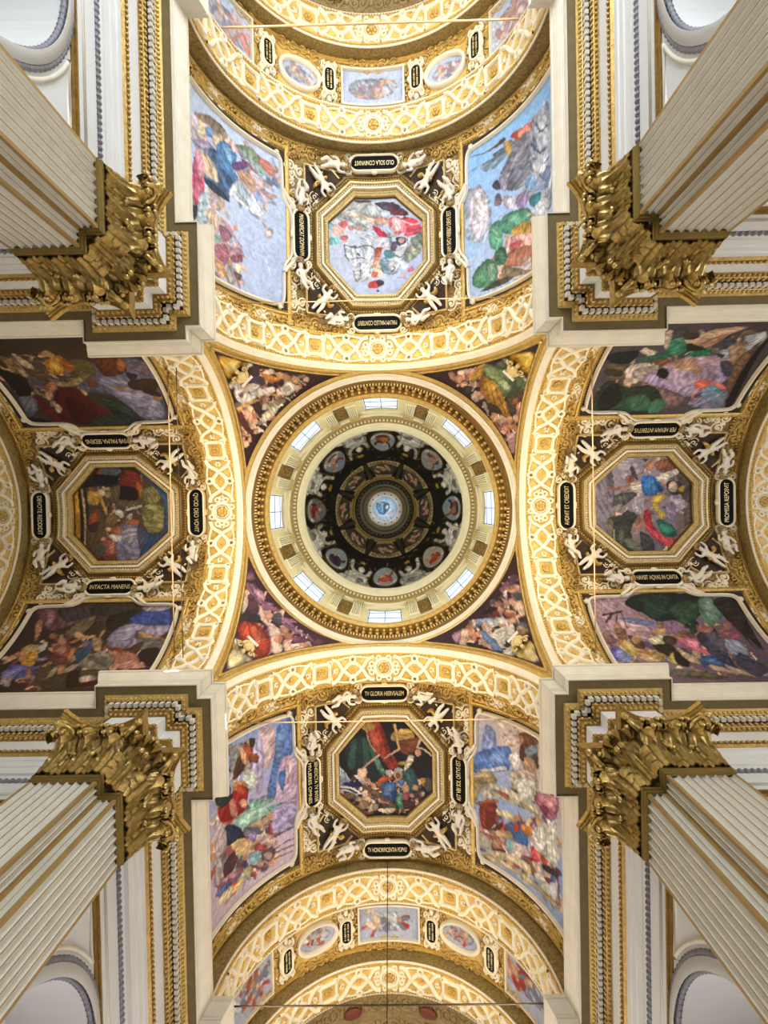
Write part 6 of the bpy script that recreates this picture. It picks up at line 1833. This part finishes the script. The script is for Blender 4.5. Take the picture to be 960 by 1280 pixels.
for k, nm, base, cols in ((0, 'bottom vault', 'a8b0cc', ['c06a5a', 'b84a40', 'd8a080', 'e0c8b8', '8a90b0']), (2, 'top vault', 'b0bcd8', ['d8b0a8', 'c8a0a8', 'e0d0d0', '9aa0bc', 'd89a94'])):
    root = VAULT2[k]
    t = thing('ceiling_picture', 'rectangular sky picture with figures beyond the second arch of the %s' % nm, 'painting', SURF(k, 0, V2))
    P, F = uv_grid(-.24, .24, -.135, .135, .006); link('canvas', canvas_mesh('canvas', bend(RV)(np.c_[P, np.full(len(P), .006)]), F, paint(figure_ops(k+3, base, cols, .24, .135), P)), SURF(k, 0, V2), t); link('frame', RFR, SURF(k, 0, V2), t)
    for s in (-1, 1):
        sd = imgdir(k, s, 0)
        t = thing('oval_picture', 'oval figure picture %s of the rectangular one beyond the second arch, %s' % (sd, nm), 'painting', SURF(k, s*.575, V2))
        P, F = uv_grid(-.156, .156, -.102, .102, .006, lambda P: (P[:, 0]/.154)**2+(P[:, 1]/.10)**2 < 1)
        link('canvas', canvas_mesh('canvas', bend(RV)(np.c_[P, np.full(len(P), .006)]), F, paint(figure_ops(k*7+s+9, base, cols, .14, .09), P)), SURF(k, s*.575, V2), t); link('frame', OFR, SURF(k, s*.575, V2), t)
        t = thing('end_picture', 'narrow figure picture low on the %s haunch beyond the second arch, %s' % (sd, nm), 'painting', SURF(k, s*1.12, V2))
        P, F = uv_grid(-.16, .35, -.17, .17, .008); P = P*np.array([s, 1]); F = F if s > 0 else [tuple(reversed(f)) for f in F]
        link('canvas', canvas_mesh('canvas', bend(RV)(np.c_[P, np.full(len(P), .006)]), F, paint(figure_ops(k*11+s+19, base, cols, .3, .16, 11), P)), SURF(k, s*1.12, V2), t)
        link('frame', mesh('frame', frame_mesh(rect(.26, .175)+np.array([s*.095, 0]), .02, .026), CREAM), SURF(k, s*1.12, V2), t)
        for j, uu in enumerate((.345, .84)):
            w = cart_frame(k, s*uu, V2+.01, (-s, 0) if s > 0 else (1, 0))
            c = thing('small_cartouche', 'small black lettered tablet %s the %s oval picture, %s' % ('inside' if j == 0 else 'outside', sd, nm), 'cartouche', w, 'small tablets of the second bays')
            link('plate', CP2, w, c); link('border', CB2, w, c); link('lettering', STROKES[(j+k//2+(s > 0)) % 3], w, c)['kind'] = 'stuff'
            for vv in (-.13, .13):
                link('cream_scroll', SCR[1], SURF(k, s*uu, V2+vv), root); link('gilt_scroll', SCR[0], SURF(k, s*(uu+.07), V2+vv*.8) @ RZ(1.5), root); link('gilt_garland', GARL, SURF(k, s*(uu-.07), V2+vv*.3) @ RZ(1.57), root)
        for uu in (.12, .5, .66, 1.0): link('gilt_scroll', SCR[0], SURF(k, s*uu, V2+.19), root); link('gilt_scroll', SCR[0], SURF(k, s*uu, V2-.19) @ RZ(math.pi), root)
    link('gilt_scroll', SCR[0], SURF(k, 0, V2+.17), root)
    f2 = MB()
    for vv in (-.185, .185):
        f2.sweep([(-.008, -.002), (-.006, .014), (.006, .014), (.008, -.002)], [(u, vv) for u in np.arange(-1.6, 1.61, .05)])
    link('gilt_fillets', mesh('gilt_fillets', bw(f2, RV), GOLD), SURF(k, 0, V2), root)['kind'] = 'stuff'
    # the third bay: tan stucco with scrolls and red ovals
    ap = MB()
    for i in range(-6, 7):
        uu = i*.19; ap.join(scroll_mesh(), lambda p, uu=uu: bend(1.06)(p*np.array([1.6, 1.6, 1])+[uu, .08, 0])); ap.join(scroll_mesh(), lambda p, uu=uu: bend(1.06)(p*np.array([1.5, -1.5, 1])+[uu+.09, .26, 0]))
    link('stucco_scrolls', mesh('stucco_scrolls', ap, TAN, True), SURF(k, 0, 3.78, 1.06), VAULT2[k])['kind'] = 'stuff'
    cm = MB(); cm.sweep([(-.03, 0), (-.022, .035), (.0, .045), (.022, .035), (.03, 0)], [(u, .30) for u in np.arange(-1.5, 1.51, .05)]); cm.sweep([(-.10, .002), (.10, .002)], [(u, .44) for u in np.arange(-1.5, 1.51, .05)])
    link('cream_arch', mesh('cream_arch', cm.map(bend(1.06)), CREAM), SURF(k, 0, 3.78, 1.06), VAULT2[k])['kind'] = 'stuff'
    for uu in (-.30, .30):
        om = MB(); om.blob((uu, .10, .03), (.075, .045, .014), 18, 7); link('red_oval', mesh('red_oval', om.map(bend(1.06)), REDB, True), SURF(k, 0, 3.78, 1.06), VAULT2[k])

# ------------------------------------------------------------------ pendentives
def sphere_pt(x, y, d=0.):
    r2 = 2*WP*WP; z = np.sqrt(np.maximum(r2-x*x-y*y, 0)); s = 1-d/math.sqrt(r2)
    return np.stack([x*s, y*s, z*s], -1)
def pend_grid(a0, a1, rin, edge, na, ns, d=0., rot=0.):
    a = np.linspace(a0, a1, na); s = np.linspace(0, 1, ns)
    rmax = (WP-edge)/np.maximum(np.cos(a), np.sin(a)); r = rin+(rmax-rin)[:, None]*s[None]
    return np.stack([r*np.cos(a)[:, None], r*np.sin(a)[:, None]], -1)
lim = math.acos(WP/1.0601) if WP < 1.0601 else 0
shell = pend_grid(.005, math.pi/2-.005, 1.0585, -.012, 60, 16)
PSH = mesh('ceiling', MB().grid(sphere_pt(shell[..., 0], shell[..., 1])), GOLD, True)
ce = math.acos((WP-.031)/1.0765)
pb = MB()
for dd, rr in ((.006, .010),):
    for off in (.024, .009):
        x = np.linspace(.30, WP-off-.004, 40); q = np.sqrt(np.maximum(0, 1)); pts = sphere_pt(x, np.full(40, WP-off), .004); pb.tube(pts, .006, 5); pb.tube(pts[:, [1, 0, 2]], .006, 5)
PBD = mesh('gilt_border', pb, GOLD, True)
shl = MB()
for i in range(9):
    a = math.pi*(i/8); shl.blob((.05*math.cos(a), .05*math.sin(a), .034), (.022, .022, .018), 8, 5)
shl.blob((0, -.005, .040), (.042, .052, .026), 10, 6); shl.blob((0, -.075, .034), (.022, .03, .02), 8, 5)
for s in (-1, 1):
    shl.tube(chaikin(np.c_[spiral(20, 1.3, .03, .004)*[s, 1]+[s*.07, -.03], np.full(20, .024)], 1, False), .010, 6)
SHL = mesh('shell', shl.map(lambda p: p*[.74, .74, .8]), mat('shell_gilding', 'e6cc8e', .45, .15), True)
PLQ = mesh('plaque', MB().box((-.05, -.012, .010), (.05, .012, .026)), STUCCO)
PENDLAB = {'BR': ('pend_BR', 'a blue-and-white robed woman with cherubs'), 'BL': ('pend_BL', 'a great red cloak and pale cherubs'), 'TL': ('pend_TL', 'a white-robed figure with open books'), 'TR': ('pend_TR', 'a green cloth and golden drapery')}
for k, code in enumerate(('BR', 'BL', 'TL', 'TR')):
    w = ARM(k) @ T(0, 0, HS)
    o = link('ceiling', PSH, w, kind='structure'); link('gilt_border', PBD, w, o)
    g = pend_grid(ce, math.pi/2-ce, 1.076, .032, 170, 76); G3 = sphere_pt(g[..., 0], g[..., 1], .006)
    R2 = ARM(k)[:2, :2]; PW_ = g.reshape(-1, 2) @ R2.T
    mb = MB().grid(G3)
    t = thing('pendentive_fresco', 'triangular pendentive fresco with %s' % PENDLAB[code][1], 'painting', ARM(k) @ T(.85, .85, HS+.86), 'pendentive frescoes')
    link('canvas', canvas_mesh('canvas', mb.verts(), mb.f, paint(PAINT[PENDLAB[code][0]], PW_)), w, t)
    c = sphere_pt(np.array([.955]), np.array([.955]), .01)[0]
    n = -c/np.linalg.norm(c); up = np.array([-.5, -.5, 0]); up -= n*(up@n); up /= np.linalg.norm(up); x = np.cross(up, n)
    t2 = thing('stucco_shell', 'gilded stucco shell at the foot of the %s pendentive' % {'BR': 'lower right', 'BL': 'lower left', 'TL': 'upper left', 'TR': 'upper right'}[code], 'ornament', w @ basis(x, up, n, c), 'pendentive shells')
    link('shell', SHL, w @ basis(x, up, n, c), t2); link('plaque', PLQ, w @ basis(x, up, n, c) @ T(0, .068, 0), t2)

# ------------------------------------------------------------------ ring cornice, drum, windows
DC = (.004, .016); WD = T(DC[0], DC[1], 0)
rg = MB()
rg.lathe([(1.085, 3.775), (1.062, 3.782), (1.060, 3.80)], 160, 1)
rg.lathe([(1.060, 3.80), (1.052, 3.795), (1.046, 3.81), (1.046, 3.825), (1.038, 3.83), (1.036, 3.845), (1.028, 3.85), (1.026, 3.868)], 160, 0)
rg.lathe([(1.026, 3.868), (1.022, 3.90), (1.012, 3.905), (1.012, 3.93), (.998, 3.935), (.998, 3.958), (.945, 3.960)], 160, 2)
rg.lathe([(.945, 3.960), (.945, 3.99), (.938, 3.995), (.926, 4.01), (.922, 4.03)], 160, 1)
rg.lathe([(.922, 4.03), (.922, 4.04), (1.05, 4.05)], 160, 0)
ring = obj('trim_17', rg, [CREAM, GOLD, mat('modillion_shade', '8a6830', .5, .3)], WD, kind='structure', smooth=False, label='gilded ring cornice under the drum')  # brown backing carries the shade between the modillions in its colour
dm = MB(); mo = MB()
for i in range(220):
    a = i/260*2*math.pi; c, s = math.cos(a), math.sin(a); q = np.array([[c, -s], [s, c]])
    v = [(x, y, z) for z in (3.905, 3.93) for x, y in ((.996, -.006), (1.014, -.006), (1.014, .006), (.996, .006))]
    v = [(*(q @ np.array(p[:2])), p[2]) for p in v]; dm.add(v, [(0, 3, 2, 1), (4, 5, 6, 7), (0, 1, 5, 4), (1, 2, 6, 5), (2, 3, 7, 6), (3, 0, 4, 7)])
for i in range(112):
    a = i/112*2*math.pi; c, s = math.cos(a), math.sin(a)
    for (r, z, e) in ((.988, 3.944, (.017, .017, .020)), (.962, 3.948, (.014, .014, .016))):
        mo.blob((r*c, r*s, z), (e[0], e[0], e[2]), 6, 4)
link('dentil_row', mesh('dentil_row', dm, mat('ring_dentil', 'e0c88c', .5, .1)), WD, ring)['kind'] = 'stuff'; link('modillion_row', mesh('modillion_row', mo, GOLD, True), WD, ring)['kind'] = 'stuff'
RD, ZW0, ZW1, HWIN = 1.03, 4.49, 5.05, math.radians(9.2)
dr = MB()
for i in range(8):
    a = i*math.pi/4
    dr.lathe([(RD, 4.03), (RD, 5.24)], 10, 0, a+HWIN, a+math.pi/4-HWIN)
    dr.lathe([(RD, 4.03), (RD, ZW0), (RD+.025, ZW0-.005)], 6, 0, a-HWIN, a+HWIN); dr.lathe([(RD+.025, ZW1+.14), (RD+.02, ZW1+.005), (RD, ZW1), (RD, 5.24)], 6, 0, a-HWIN, a+HWIN)
    for s in (-1, 1):
        t = a+s*HWIN; dr.add([(RD*math.cos(t), RD*math.sin(t), ZW0), ((RD+.025)*math.cos(t), (RD+.025)*math.sin(t), ZW0-.005), ((RD+.025)*math.cos(t), (RD+.025)*math.sin(t), ZW1+.14), (RD*math.cos(t), RD*math.sin(t), ZW1)], [(0, 1, 2, 3)])
DRUMW = mat('drum_wall', 'dfd3a4', .6, var=.05)
drum = obj('wall_drum', dr, DRUMW, WD, kind='structure')
def radial(a, r, z): return WD @ RZ(a) @ T(r, 0, z) @ basis((0, 1, 0), (0, 0, 1), (1, 0, 0), (0, 0, 0)) @ np.diag([1, 1, 1, 1.])
# in a radial frame: x along the wall, y up, z outwards
def dpil():
    m = MB(); hw = .043; n = 4; pts = []
    p, ms = flute_edge((-hw, -.030), (hw, -.030), n, .66, .022, .005)
    lo = [(x, 0, z) for x, z in p]; hi = [(x, .66, z) for x, z in p]; m.grid([lo, hi]); m.grid([[(-hw, 0, .02), (-hw, .66, .02)], [(-hw, 0, -.03), (-hw, .66, -.03)]]); m.grid([[(hw, 0, -.03), (hw, .66, -.03)], [(hw, 0, .02), (hw, .66, .02)]])
    m.box((-hw-.008, .0, -.038), (hw+.008, .05, .02)); return m
def dcap():
    m = MB(); m.box((-.054, .718, -.046), (.054, .730, .02))
    for i in range(5): m.blob(((i-2)*.02, .685, -.038), (.013, .026, .014), 6, 4)
    for s in (-1, 1): m.blob((s*.045, .70, -.040), .014, 6, 4)
    m.box((-.044, .655, -.036), (.044, .67, .02)); return m
DPI, DCA = mesh('drum_pilaster', dpil(), DRUMC), mesh('drum_capital', dcap(), mat('drum_gilding', 'd8c184', .45, .25))
pm = MB().box((-.055, 0, -.006), (.055, .52, .02)); pf = MB()
strap(pf, [(-.058, 0), (.058, 0), (.058, .52), (-.058, .52)], .012, 0, .014, True); pf.map(lambda p: p*[1, 1, -1])
for (x, y, r) in ((0, .40, .03), (.02, .33, .022), (-.02, .34, .022), (0, .25, .03), (.02, .17, .02), (-.018, .16, .024), (0, .09, .022)): pf.blob((x, y, -.008), (r, r*1.2, .012), 8, 5)
DPM, DPF = mesh('relief_panel', pm, PANEL), mesh('relief_frame', pf, DGOLD)
dl = MB()
for s in (-1, 1):
    dl.box((s*.178-.006, ZW0-4.5+.0, -.012), (s*.178+.006, .53, .02))
WFR = mesh('surround', MB().box((-.187, -.02, -.012), (-.168, .56, .01)).box((.168, -.02, -.012), (.187, .56, .01)).box((-.20, .556, -.020), (.20, .582, .01)).box((-.21, .582, -.032), (.21, .598, .01)), DRUMC)
WSA = mesh('sash', MB().box((-.165, -.01, .012), (-.157, .66, .018)).box((.157, -.01, .012), (.165, .66, .018)).box((-.003, -.01, .013), (.003, .66, .017)).box((-.165, .25, .013), (.165, .254, .017)).box((-.165, .48, .013), (.165, .485, .017)), LEAD)
WPN = mesh('pane', MB().box((-.166, -.01, .018), (.166, .68, .020)), GLASS)
for i in range(8):
    a = i*math.pi/4; w = radial(a, RD, 4.5)
    o = link('window_%d' % (i+1), WFR, w, kind='structure'); link('sash', WSA, w, o); link('pane', WPN, w, o)
    am = a+math.pi/8
    for s in (-1, 1):
        w2 = radial(am+s*math.radians(6.3), RD, 4.49); link('drum_pilaster', DPI, w2, drum); link('drum_capital', DCA, w2, drum)
    w3 = radial(am, RD, 4.58); link('relief_panel', DPM, w3, drum); link('relief_frame', DPF, w3, drum)
ue = MB()
ue.lathe([(1.04, 5.22), (1.015, 5.225), (1.015, 5.245), (1.01, 5.25), (1.01, 5.30)], 160, 0)
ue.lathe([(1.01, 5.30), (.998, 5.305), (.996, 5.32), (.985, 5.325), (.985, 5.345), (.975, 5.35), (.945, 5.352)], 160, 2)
ue.lathe([(.945, 5.352), (.94, 5.352), (.94, 5.375), (.93, 5.38), (.918, 5.40)], 160, 0)
ue.lathe([(.918, 5.40), (.915, 5.41), (.905, 5.42), (.900, 5.45), (.893, 5.455), (.885, 5.49), (.885, 5.52)], 160, 0)
ue.lathe([(1.05, 5.2), (1.045, 5.5), (1.0, 5.56)], 96, 0)
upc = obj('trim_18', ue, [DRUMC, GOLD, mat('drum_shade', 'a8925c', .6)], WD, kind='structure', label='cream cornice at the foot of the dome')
dm = MB()
for i in range(150):
    a = i/150*2*math.pi; c, s = math.cos(a), math.sin(a); q = np.array([[c, -s], [s, c]])
    v = [(*(q @ np.array((x, y))), z) for z in (5.328, 5.35) for x, y in ((.958, -.011), (.982, -.011), (.982, .011), (.958, .011))]
    dm.add(v, [(0, 3, 2, 1), (4, 5, 6, 7), (0, 1, 5, 4), (1, 2, 6, 5), (2, 3, 7, 6), (3, 0, 4, 7)])
link('dentil_row', mesh('dentil_row', dm, DRUMC), WD, upc)['kind'] = 'stuff'

# ------------------------------------------------------------------ painted dome and lantern
DR_, DZ, DH = .90, 5.47, .98
def dome_pt(az, ph, d=0.):
    return np.stack([(DR_-d)*np.cos(ph)*np.cos(az), (DR_-d)*np.cos(ph)*np.sin(az), DZ+(DH-d)*np.sin(ph)], -1)
PH1 = 1.10
def dome_ops():
    """flat chart: x = azimuth 0..2pi (thousandths of a turn/8), y = height angle in degrees*10"""
    return None
na, np_ = 480, 84
az = np.linspace(0, 2*math.pi, na, endpoint=False); ph = np.linspace(0, PH1, np_)
AZ, PHg = np.meshgrid(az, ph, indexing='ij'); P = np.stack([AZ.ravel()*.78, PHg.ravel()*.93], 1)
cols = np.tile(lin('15120e'), (len(P), 1))
rs = random.Random(12); ops = ['B 15120e']
def dpt(a, p): return '%d,%d' % (a*.78*1000, p*.93*1000)
for i in range(8):
    a0 = i*math.pi/4
    am = a0+math.pi/8; fl_ = 1 if i % 2 else -1
    G = ['d8d6cc', 'c4c4bc', 'b0b0a8', 'e4e2da']
    def blobp(c, ca, cp, ra, rp, n=8, jit=.25): return 'P %s %s' % (c, ' '.join(dpt(ca+ra*math.cos(t)*(1+rs.uniform(-jit, jit)), cp+rp*math.sin(t)*(1+rs.uniform(-jit, jit))) for t in np.arange(n)*2*math.pi/n))
    # one white figure between each pair of medallions
    ops.append(blobp(rs.choice(G), am, .28, .16, .20)); ops.append(blobp(rs.choice(G), am-fl_*.09, .14, .13, .13)); ops.append(blobp('7a7a76', am+fl_*.05, .22, .06, .10)); ops.append(blobp(rs.choice(G), am+fl_*.10, .12, .10, .10))
    ops.append(blobp('e4e0d6', am+fl_*.02, .52, .05, .06, 7, .05))
    ops.append('L %s 46 %s %s %s' % (rs.choice(G), dpt(am, .40), dpt(am+fl_*.12, .40), dpt(am+fl_*.16, .52)))
    ops.append('L %s 42 %s %s %s' % (rs.choice(G), dpt(am, .42), dpt(am-fl_*.13, .46), dpt(am-fl_*.17, .62)))
    ops.append('L %s 30 %s %s' % (rs.choice(G), dpt(am, .1), dpt(am+fl_*.14, .03)))
    for s in (-1, 1):
        ops.append('L 7a6428 12 %s %s %s %s' % (dpt(a0+s*.24, .05), dpt(a0+s*.26, .30), dpt(a0+s*.20, .52), dpt(a0+s*.26, .60)))
        ops.append('L 8a7440 9 %s %s %s' % (dpt(a0+s*.06, .60), dpt(a0+s*.14, .56), dpt(a0+s*.18, .62)))
        ops.append('L 4a4430 14 %s %s' % (dpt(am+s*.05, .56), dpt(am+s*.02, .66)))
    ops.append(blobp('b89a38', am, .655, .05, .025)); ops.append(blobp('6a5a3a', a0, .62, .10, .02))
for i in range(150):
    a_, p_ = rs.uniform(0, 6.25), rs.uniform(.03, .80); c_ = rs.choice(['6a5a28', '8a7434', '4a4026', '9a9a8c', '5c5a50', 'a8904a'])
    da, dp = rs.uniform(-.08, .08), rs.uniform(-.06, .06)
    ops.insert(1, 'L %s %d %s %s %s' % (c_, rs.randint(6, 13), dpt(a_, p_), dpt(a_+da, p_+dp*.2), dpt(a_+da*1.2, p_+dp)))
P2 = P.copy(); cols = paint(ops, P, .006, .3)
pts = dome_pt(AZ, PHg).reshape(-1, 3); fcs = []
for i in range(na):
    j = (i+1) % na
    for q in range(np_-1): fcs.append((i*np_+q, j*np_+q, j*np_+q+1, i*np_+q+1))
dome = link('ceiling', canvas_mesh('ceiling', pts, fcs, cols), WD, kind='structure', label='painted dome')
od = MB().lathe([(1.0*math.cos(t), DZ+1.06*math.sin(t)) for t in np.linspace(0, PH1, 16)], 64); link('outer_shell', mesh('outer_shell', od, ROOF), WD, dome)
# medallions, upper panels, bands
def dome_frame(a, p):   # x along azimuth, y up the dome, z inwards
    c = dome_pt(np.array(a), np.array(p)); e = np.array([-math.sin(a), math.cos(a), 0]); c2 = dome_pt(np.array(a), np.array(p+.02)); y = c2-c; y /= np.linalg.norm(y); return basis(e, y, np.cross(e, y), c)
def on_dome(P, a, p, d):
    return dome_pt(a+P[:, 0]/(DR_*math.cos(p)), p+P[:, 1]/.95, d)
MED = [('8496a4', ['9a4a3c', 'b08070', '2c4a50', '8a5a4a'], 'teal and pink'), ('a8a49c', ['b83a30', 'c85a4a', 'd89a80', 'e0c0a8'], 'bright red'), ('8fa4ae', ['c8503a', 'd87a58', 'e0b898', 'b83c30'], 'orange and red'), ('8ea0b0', ['4a3a50', '3a3c58', '6a4048', 'd8a890'], 'dark navy'),
       ('6a6a6c', ['7a2c28', '8a3a34', 'c08a78', '98605a'], 'deep crimson'), ('7c8c9c', ['e0d8c8', 'c8bca8', '9a4a38', 'd89a78'], 'white and brown'), ('8a98a4', ['a85a38', 'c08a58', '6a3a24', '2a4a48'], 'brown and gold'), ('8c949c', ['6a4a54', 'c8988c', 'd8b0a0', '8a6a70'], 'dusky mauve')]
ringm = MB(); strap(ringm, ellipse(.152, .232, 40), .020, .001, .016, True)
for i in range(8):
    a = i*math.pi/4; p = .395
    base, cs, dsc = MED[i]
    P, F = uv_grid(-.155, .155, -.232, .232, .008, lambda P: (P[:, 0]/.150)**2+(P[:, 1]/.230)**2 < 1)
    t = thing('dome_medallion', 'round painted medallion with %s figures low in the dome' % dsc, 'painting', WD @ dome_frame(a, p), 'dome medallions')
    rsx = random.Random(i+41); fo = ['B '+base]
    q = lambda pts: ' '.join('%d,%d' % (x*150, y*150) for x, y in pts); sx = rsx.choice((-1, 1))
    fo.append('P c4ccd2 '+q([(-.9, -.7), (.8, -.8), (.9, -.3), (0, -.4), (-.9, -.2)]))
    fo.append('P %s %s' % (cs[0], q([(-.5*sx, -.5), (.3*sx, -.6), (.6*sx, -.1), (.3*sx, .3), (-.2*sx, .25), (-.5*sx, 0)])))
    fo.append('P %s %s' % (cs[1], q([(-.2*sx, -.2), (.3*sx, -.3), (.35*sx, .2), (-.1*sx, .35)])))
    fo.append('L %s 34 %s' % (cs[2], q([(-.1*sx, .2), (-.45*sx, .1), (-.65*sx, .35)]))); fo.append('L %s 36 %s' % (cs[2], q([(.3*sx, -.4), (.0, -.55), (-.4*sx, -.45)])))
    fo.append('P e0b8a0 '+q([(.10*sx+.16*math.cos(h), .50+.17*math.sin(h)) for h in np.arange(7)*.9])); fo.append('L %s 26 %s' % (cs[3], q([(.3*sx, .2), (.55*sx, .4), (.6*sx, .65)])))
    link('canvas', canvas_mesh('canvas', on_dome(P, a, p, .010), F, paint(fo, P*[1, .66])), WD, t)
    v = ringm.verts(); rm = MB(); rm._raw(dome_pt(a+v[:, 0]/(DR_*math.cos(p)), p+v[:, 1]/.95, v[:, 2]), ringm.f, ringm.m); link('rim', mesh('rim', rm, mat('dark_rim', '4a3c20', .5, .3) if i == 0 else bpy.data.materials['dark_rim'], True), WD, t)
    # upper panel
    pu = .94
    P, F = uv_grid(-.20, .20, -.122, .122, .008, lambda P: np.abs(P[:, 0]) < .160-.33*P[:, 1])
    po = ['B a08e68', 'P 4a4030 -150,-40 150,-40 110,70 -110,70', 'P c8b088 -170,-95 170,-95 165,-60 -165,-60', 'L 6a5430 9 -150,-62 150,-62', 'L d8b898 26 -70,-20 %d,10 60,%d' % (rs.randint(-20, 20), rs.randint(-20, 30)), 'L b06a50 22 %d,30 %d,-10' % (rs.randint(-60, 0), rs.randint(0, 60)), 'L c89a80 24 20,-30 80,20', 'P d8b098 -20,20 0,40 20,25 5,8', 'L e0d0b8 14 -110,20 -60,50']
    for x in range(-140, 150, 40): po.append('P 8a7440 %d,-84 %d,-72 %d,-70 %d,-84' % (x-8, x-6, x+6, x+8))
    t = thing('dome_picture', 'small painted picture above the %s medallion in the dome' % dsc, 'painting', WD @ dome_frame(a, pu), 'upper panels of the dome')
    link('canvas', canvas_mesh('canvas', dome_pt(a+P[:, 0]/(DR_*math.cos(pu)), pu+P[:, 1]/.95, .010), F, paint(po, P*[.95, .78])), WD, t)
    ar = a+math.pi/8
    rb = MB(); ww = .034
    g = [[tuple(dome_pt(np.array(ar+x/(DR_*math.cos(q))), np.array(q), d)) for x, d in ((-ww, 0), (-ww*.7, .022), (ww*.7, .022), (ww, 0))] for q in np.linspace(.81, 1.08, 8)]
    rb.grid(g); link('painted_rib', mesh('painted_rib', rb, bpy.data.materials.get('dark_rib') or mat('dark_rib', '2c2818', .5, .2)), WD, dome)
LANT = mat('lantern_bronze', '8c7840', .45, .4, var=.15, scale=8)
lt = MB(); lt.lathe([(.43, 6.32), (.412, 6.325), (.402, 6.335), (.398, 6.35), (.385, 6.353)], 96, 0); lt.lathe([(.385, 6.353), (.360, 6.37), (.358, 6.50), (.338, 6.51)], 96, 1); lt.lathe([(.338, 6.51), (.326, 6.53), (.322, 6.56), (.322, 6.90), (.30, 6.91), (.292, 6.93), (.292, 7.30), (.262, 7.31), (.258, 7.34)], 96, 0); lt.lathe([(.258, 7.34), (.44, 7.36), (.45, 6.30)], 48, 0)
lant = obj('trim_19', lt, [LANT, mat('lantern_dark', '2a2214', .5, .2)], WD, kind='structure', label='dark moulded rings of the lantern')
lb = MB()
for i in range(40):
    a = i/40*2*math.pi; lb.blob((.352*math.cos(a), .352*math.sin(a), 6.42), (.016, .016, .03), 6, 4)
link('egg_row', mesh('egg_row', lb, LANT, True), WD, lant)['kind'] = 'stuff'
t = thing('lantern_disc', 'white disc with a blue-robed figure in the sky at the top of the lantern', 'painting', WD @ T(0, 0, 7.345))
dsc = MB().lathe([(.0, 7.345), (.19, 7.345), (.262, 7.343)], 64); link('rim_disc', mesh('rim_disc', dsc, SHELLW), WD, t)
P, F = uv_grid(-.19, .19, -.19, .19, .008, lambda P: (P**2).sum(1) < .188**2)
lo_ = ['B a8c4e4', 'P c8d4e8 -150,40 -60,150 60,120 100,170 -40,190 -180,100', 'P 4a84b4 -120,-90 -20,-110 60,-80 70,-10 20,60 -30,90 -90,60 -130,-20', 'P 86b4d4 -60,-80 -20,-80 -10,40 -50,60', 'P 2c5a88 -20,-70 20,-60 10,50 -20,60', 'L 2c5a88 12 40,-70 70,-20 30,40', 'P d8d0cc 20,-50 50,-40 40,0 10,0', 'P e0c8c0 -100,-100 -70,-120 -60,-90 -90,-80', 'P d8d4d4 30,60 110,20 120,60 50,90', 'L 5a90bc 14 -110,-30 -80,40']
P3d = np.c_[P, np.full(len(P), 7.339)]; link('canvas', canvas_mesh('canvas', P3d, F, paint(lo_, P)), WD, t)
for i in range(14):
    a = (i+.5)/14*2*math.pi; q = MB().blob((.222*math.cos(a), .222*math.sin(a), 7.338), (.010, .010, .004), 8, 4); link('stud', mesh('stud', q, BLACK), WD, t)

# ------------------------------------------------------------------ tie rods, wires, hanging cable
def rod(name, label, cat, k, v, z, half, r, m):
    mb = MB(); mb.tube([(-half, v, z), (0, v, z), (half, v, z)], r, 8)
    o = obj(name, mb, m, ARM(k), smooth=True); o['label'] = label; o['category'] = cat
def half_at(z, R=RV): return math.sqrt(max(0, R*R-(z-HS)**2))+.01
for k, z in ((0, 3.25), (1, 3.30), (2, 3.32), (3, 3.24)):
    rod('tie_rod', 'thin iron tie rod across the mouth of the %s' % PANELN['bltr'[k]], 'rod', k, 1.405, z, half_at(z), .0042, IRON)
rod('tie_rod', 'iron tie rod beyond the second arch of the top vault', 'rod', 2, 3.05, 3.12, half_at(3.12), .006, IRON)
rod('tie_rod', 'iron tie rod beyond the second arch of the bottom vault', 'rod', 0, 3.19, 3.13, half_at(3.13), .005, WIRE)
rod('wire', 'dark wire along the crossing arch of the left vault', 'wire', 1, 1.262, 3.10, half_at(3.10, RA), .0028, WIRE)
cb = MB().tube([(.0, 2.74, HS+1.105), (.0, 2.742, 2.0), (.0, 2.74, .7)], .0028, 6)
o = obj('hanging_cable', cb, WIRE, smooth=True); o['label'] = 'thin dark cable hanging from the middle of the bottom vault'; o['category'] = 'cable'
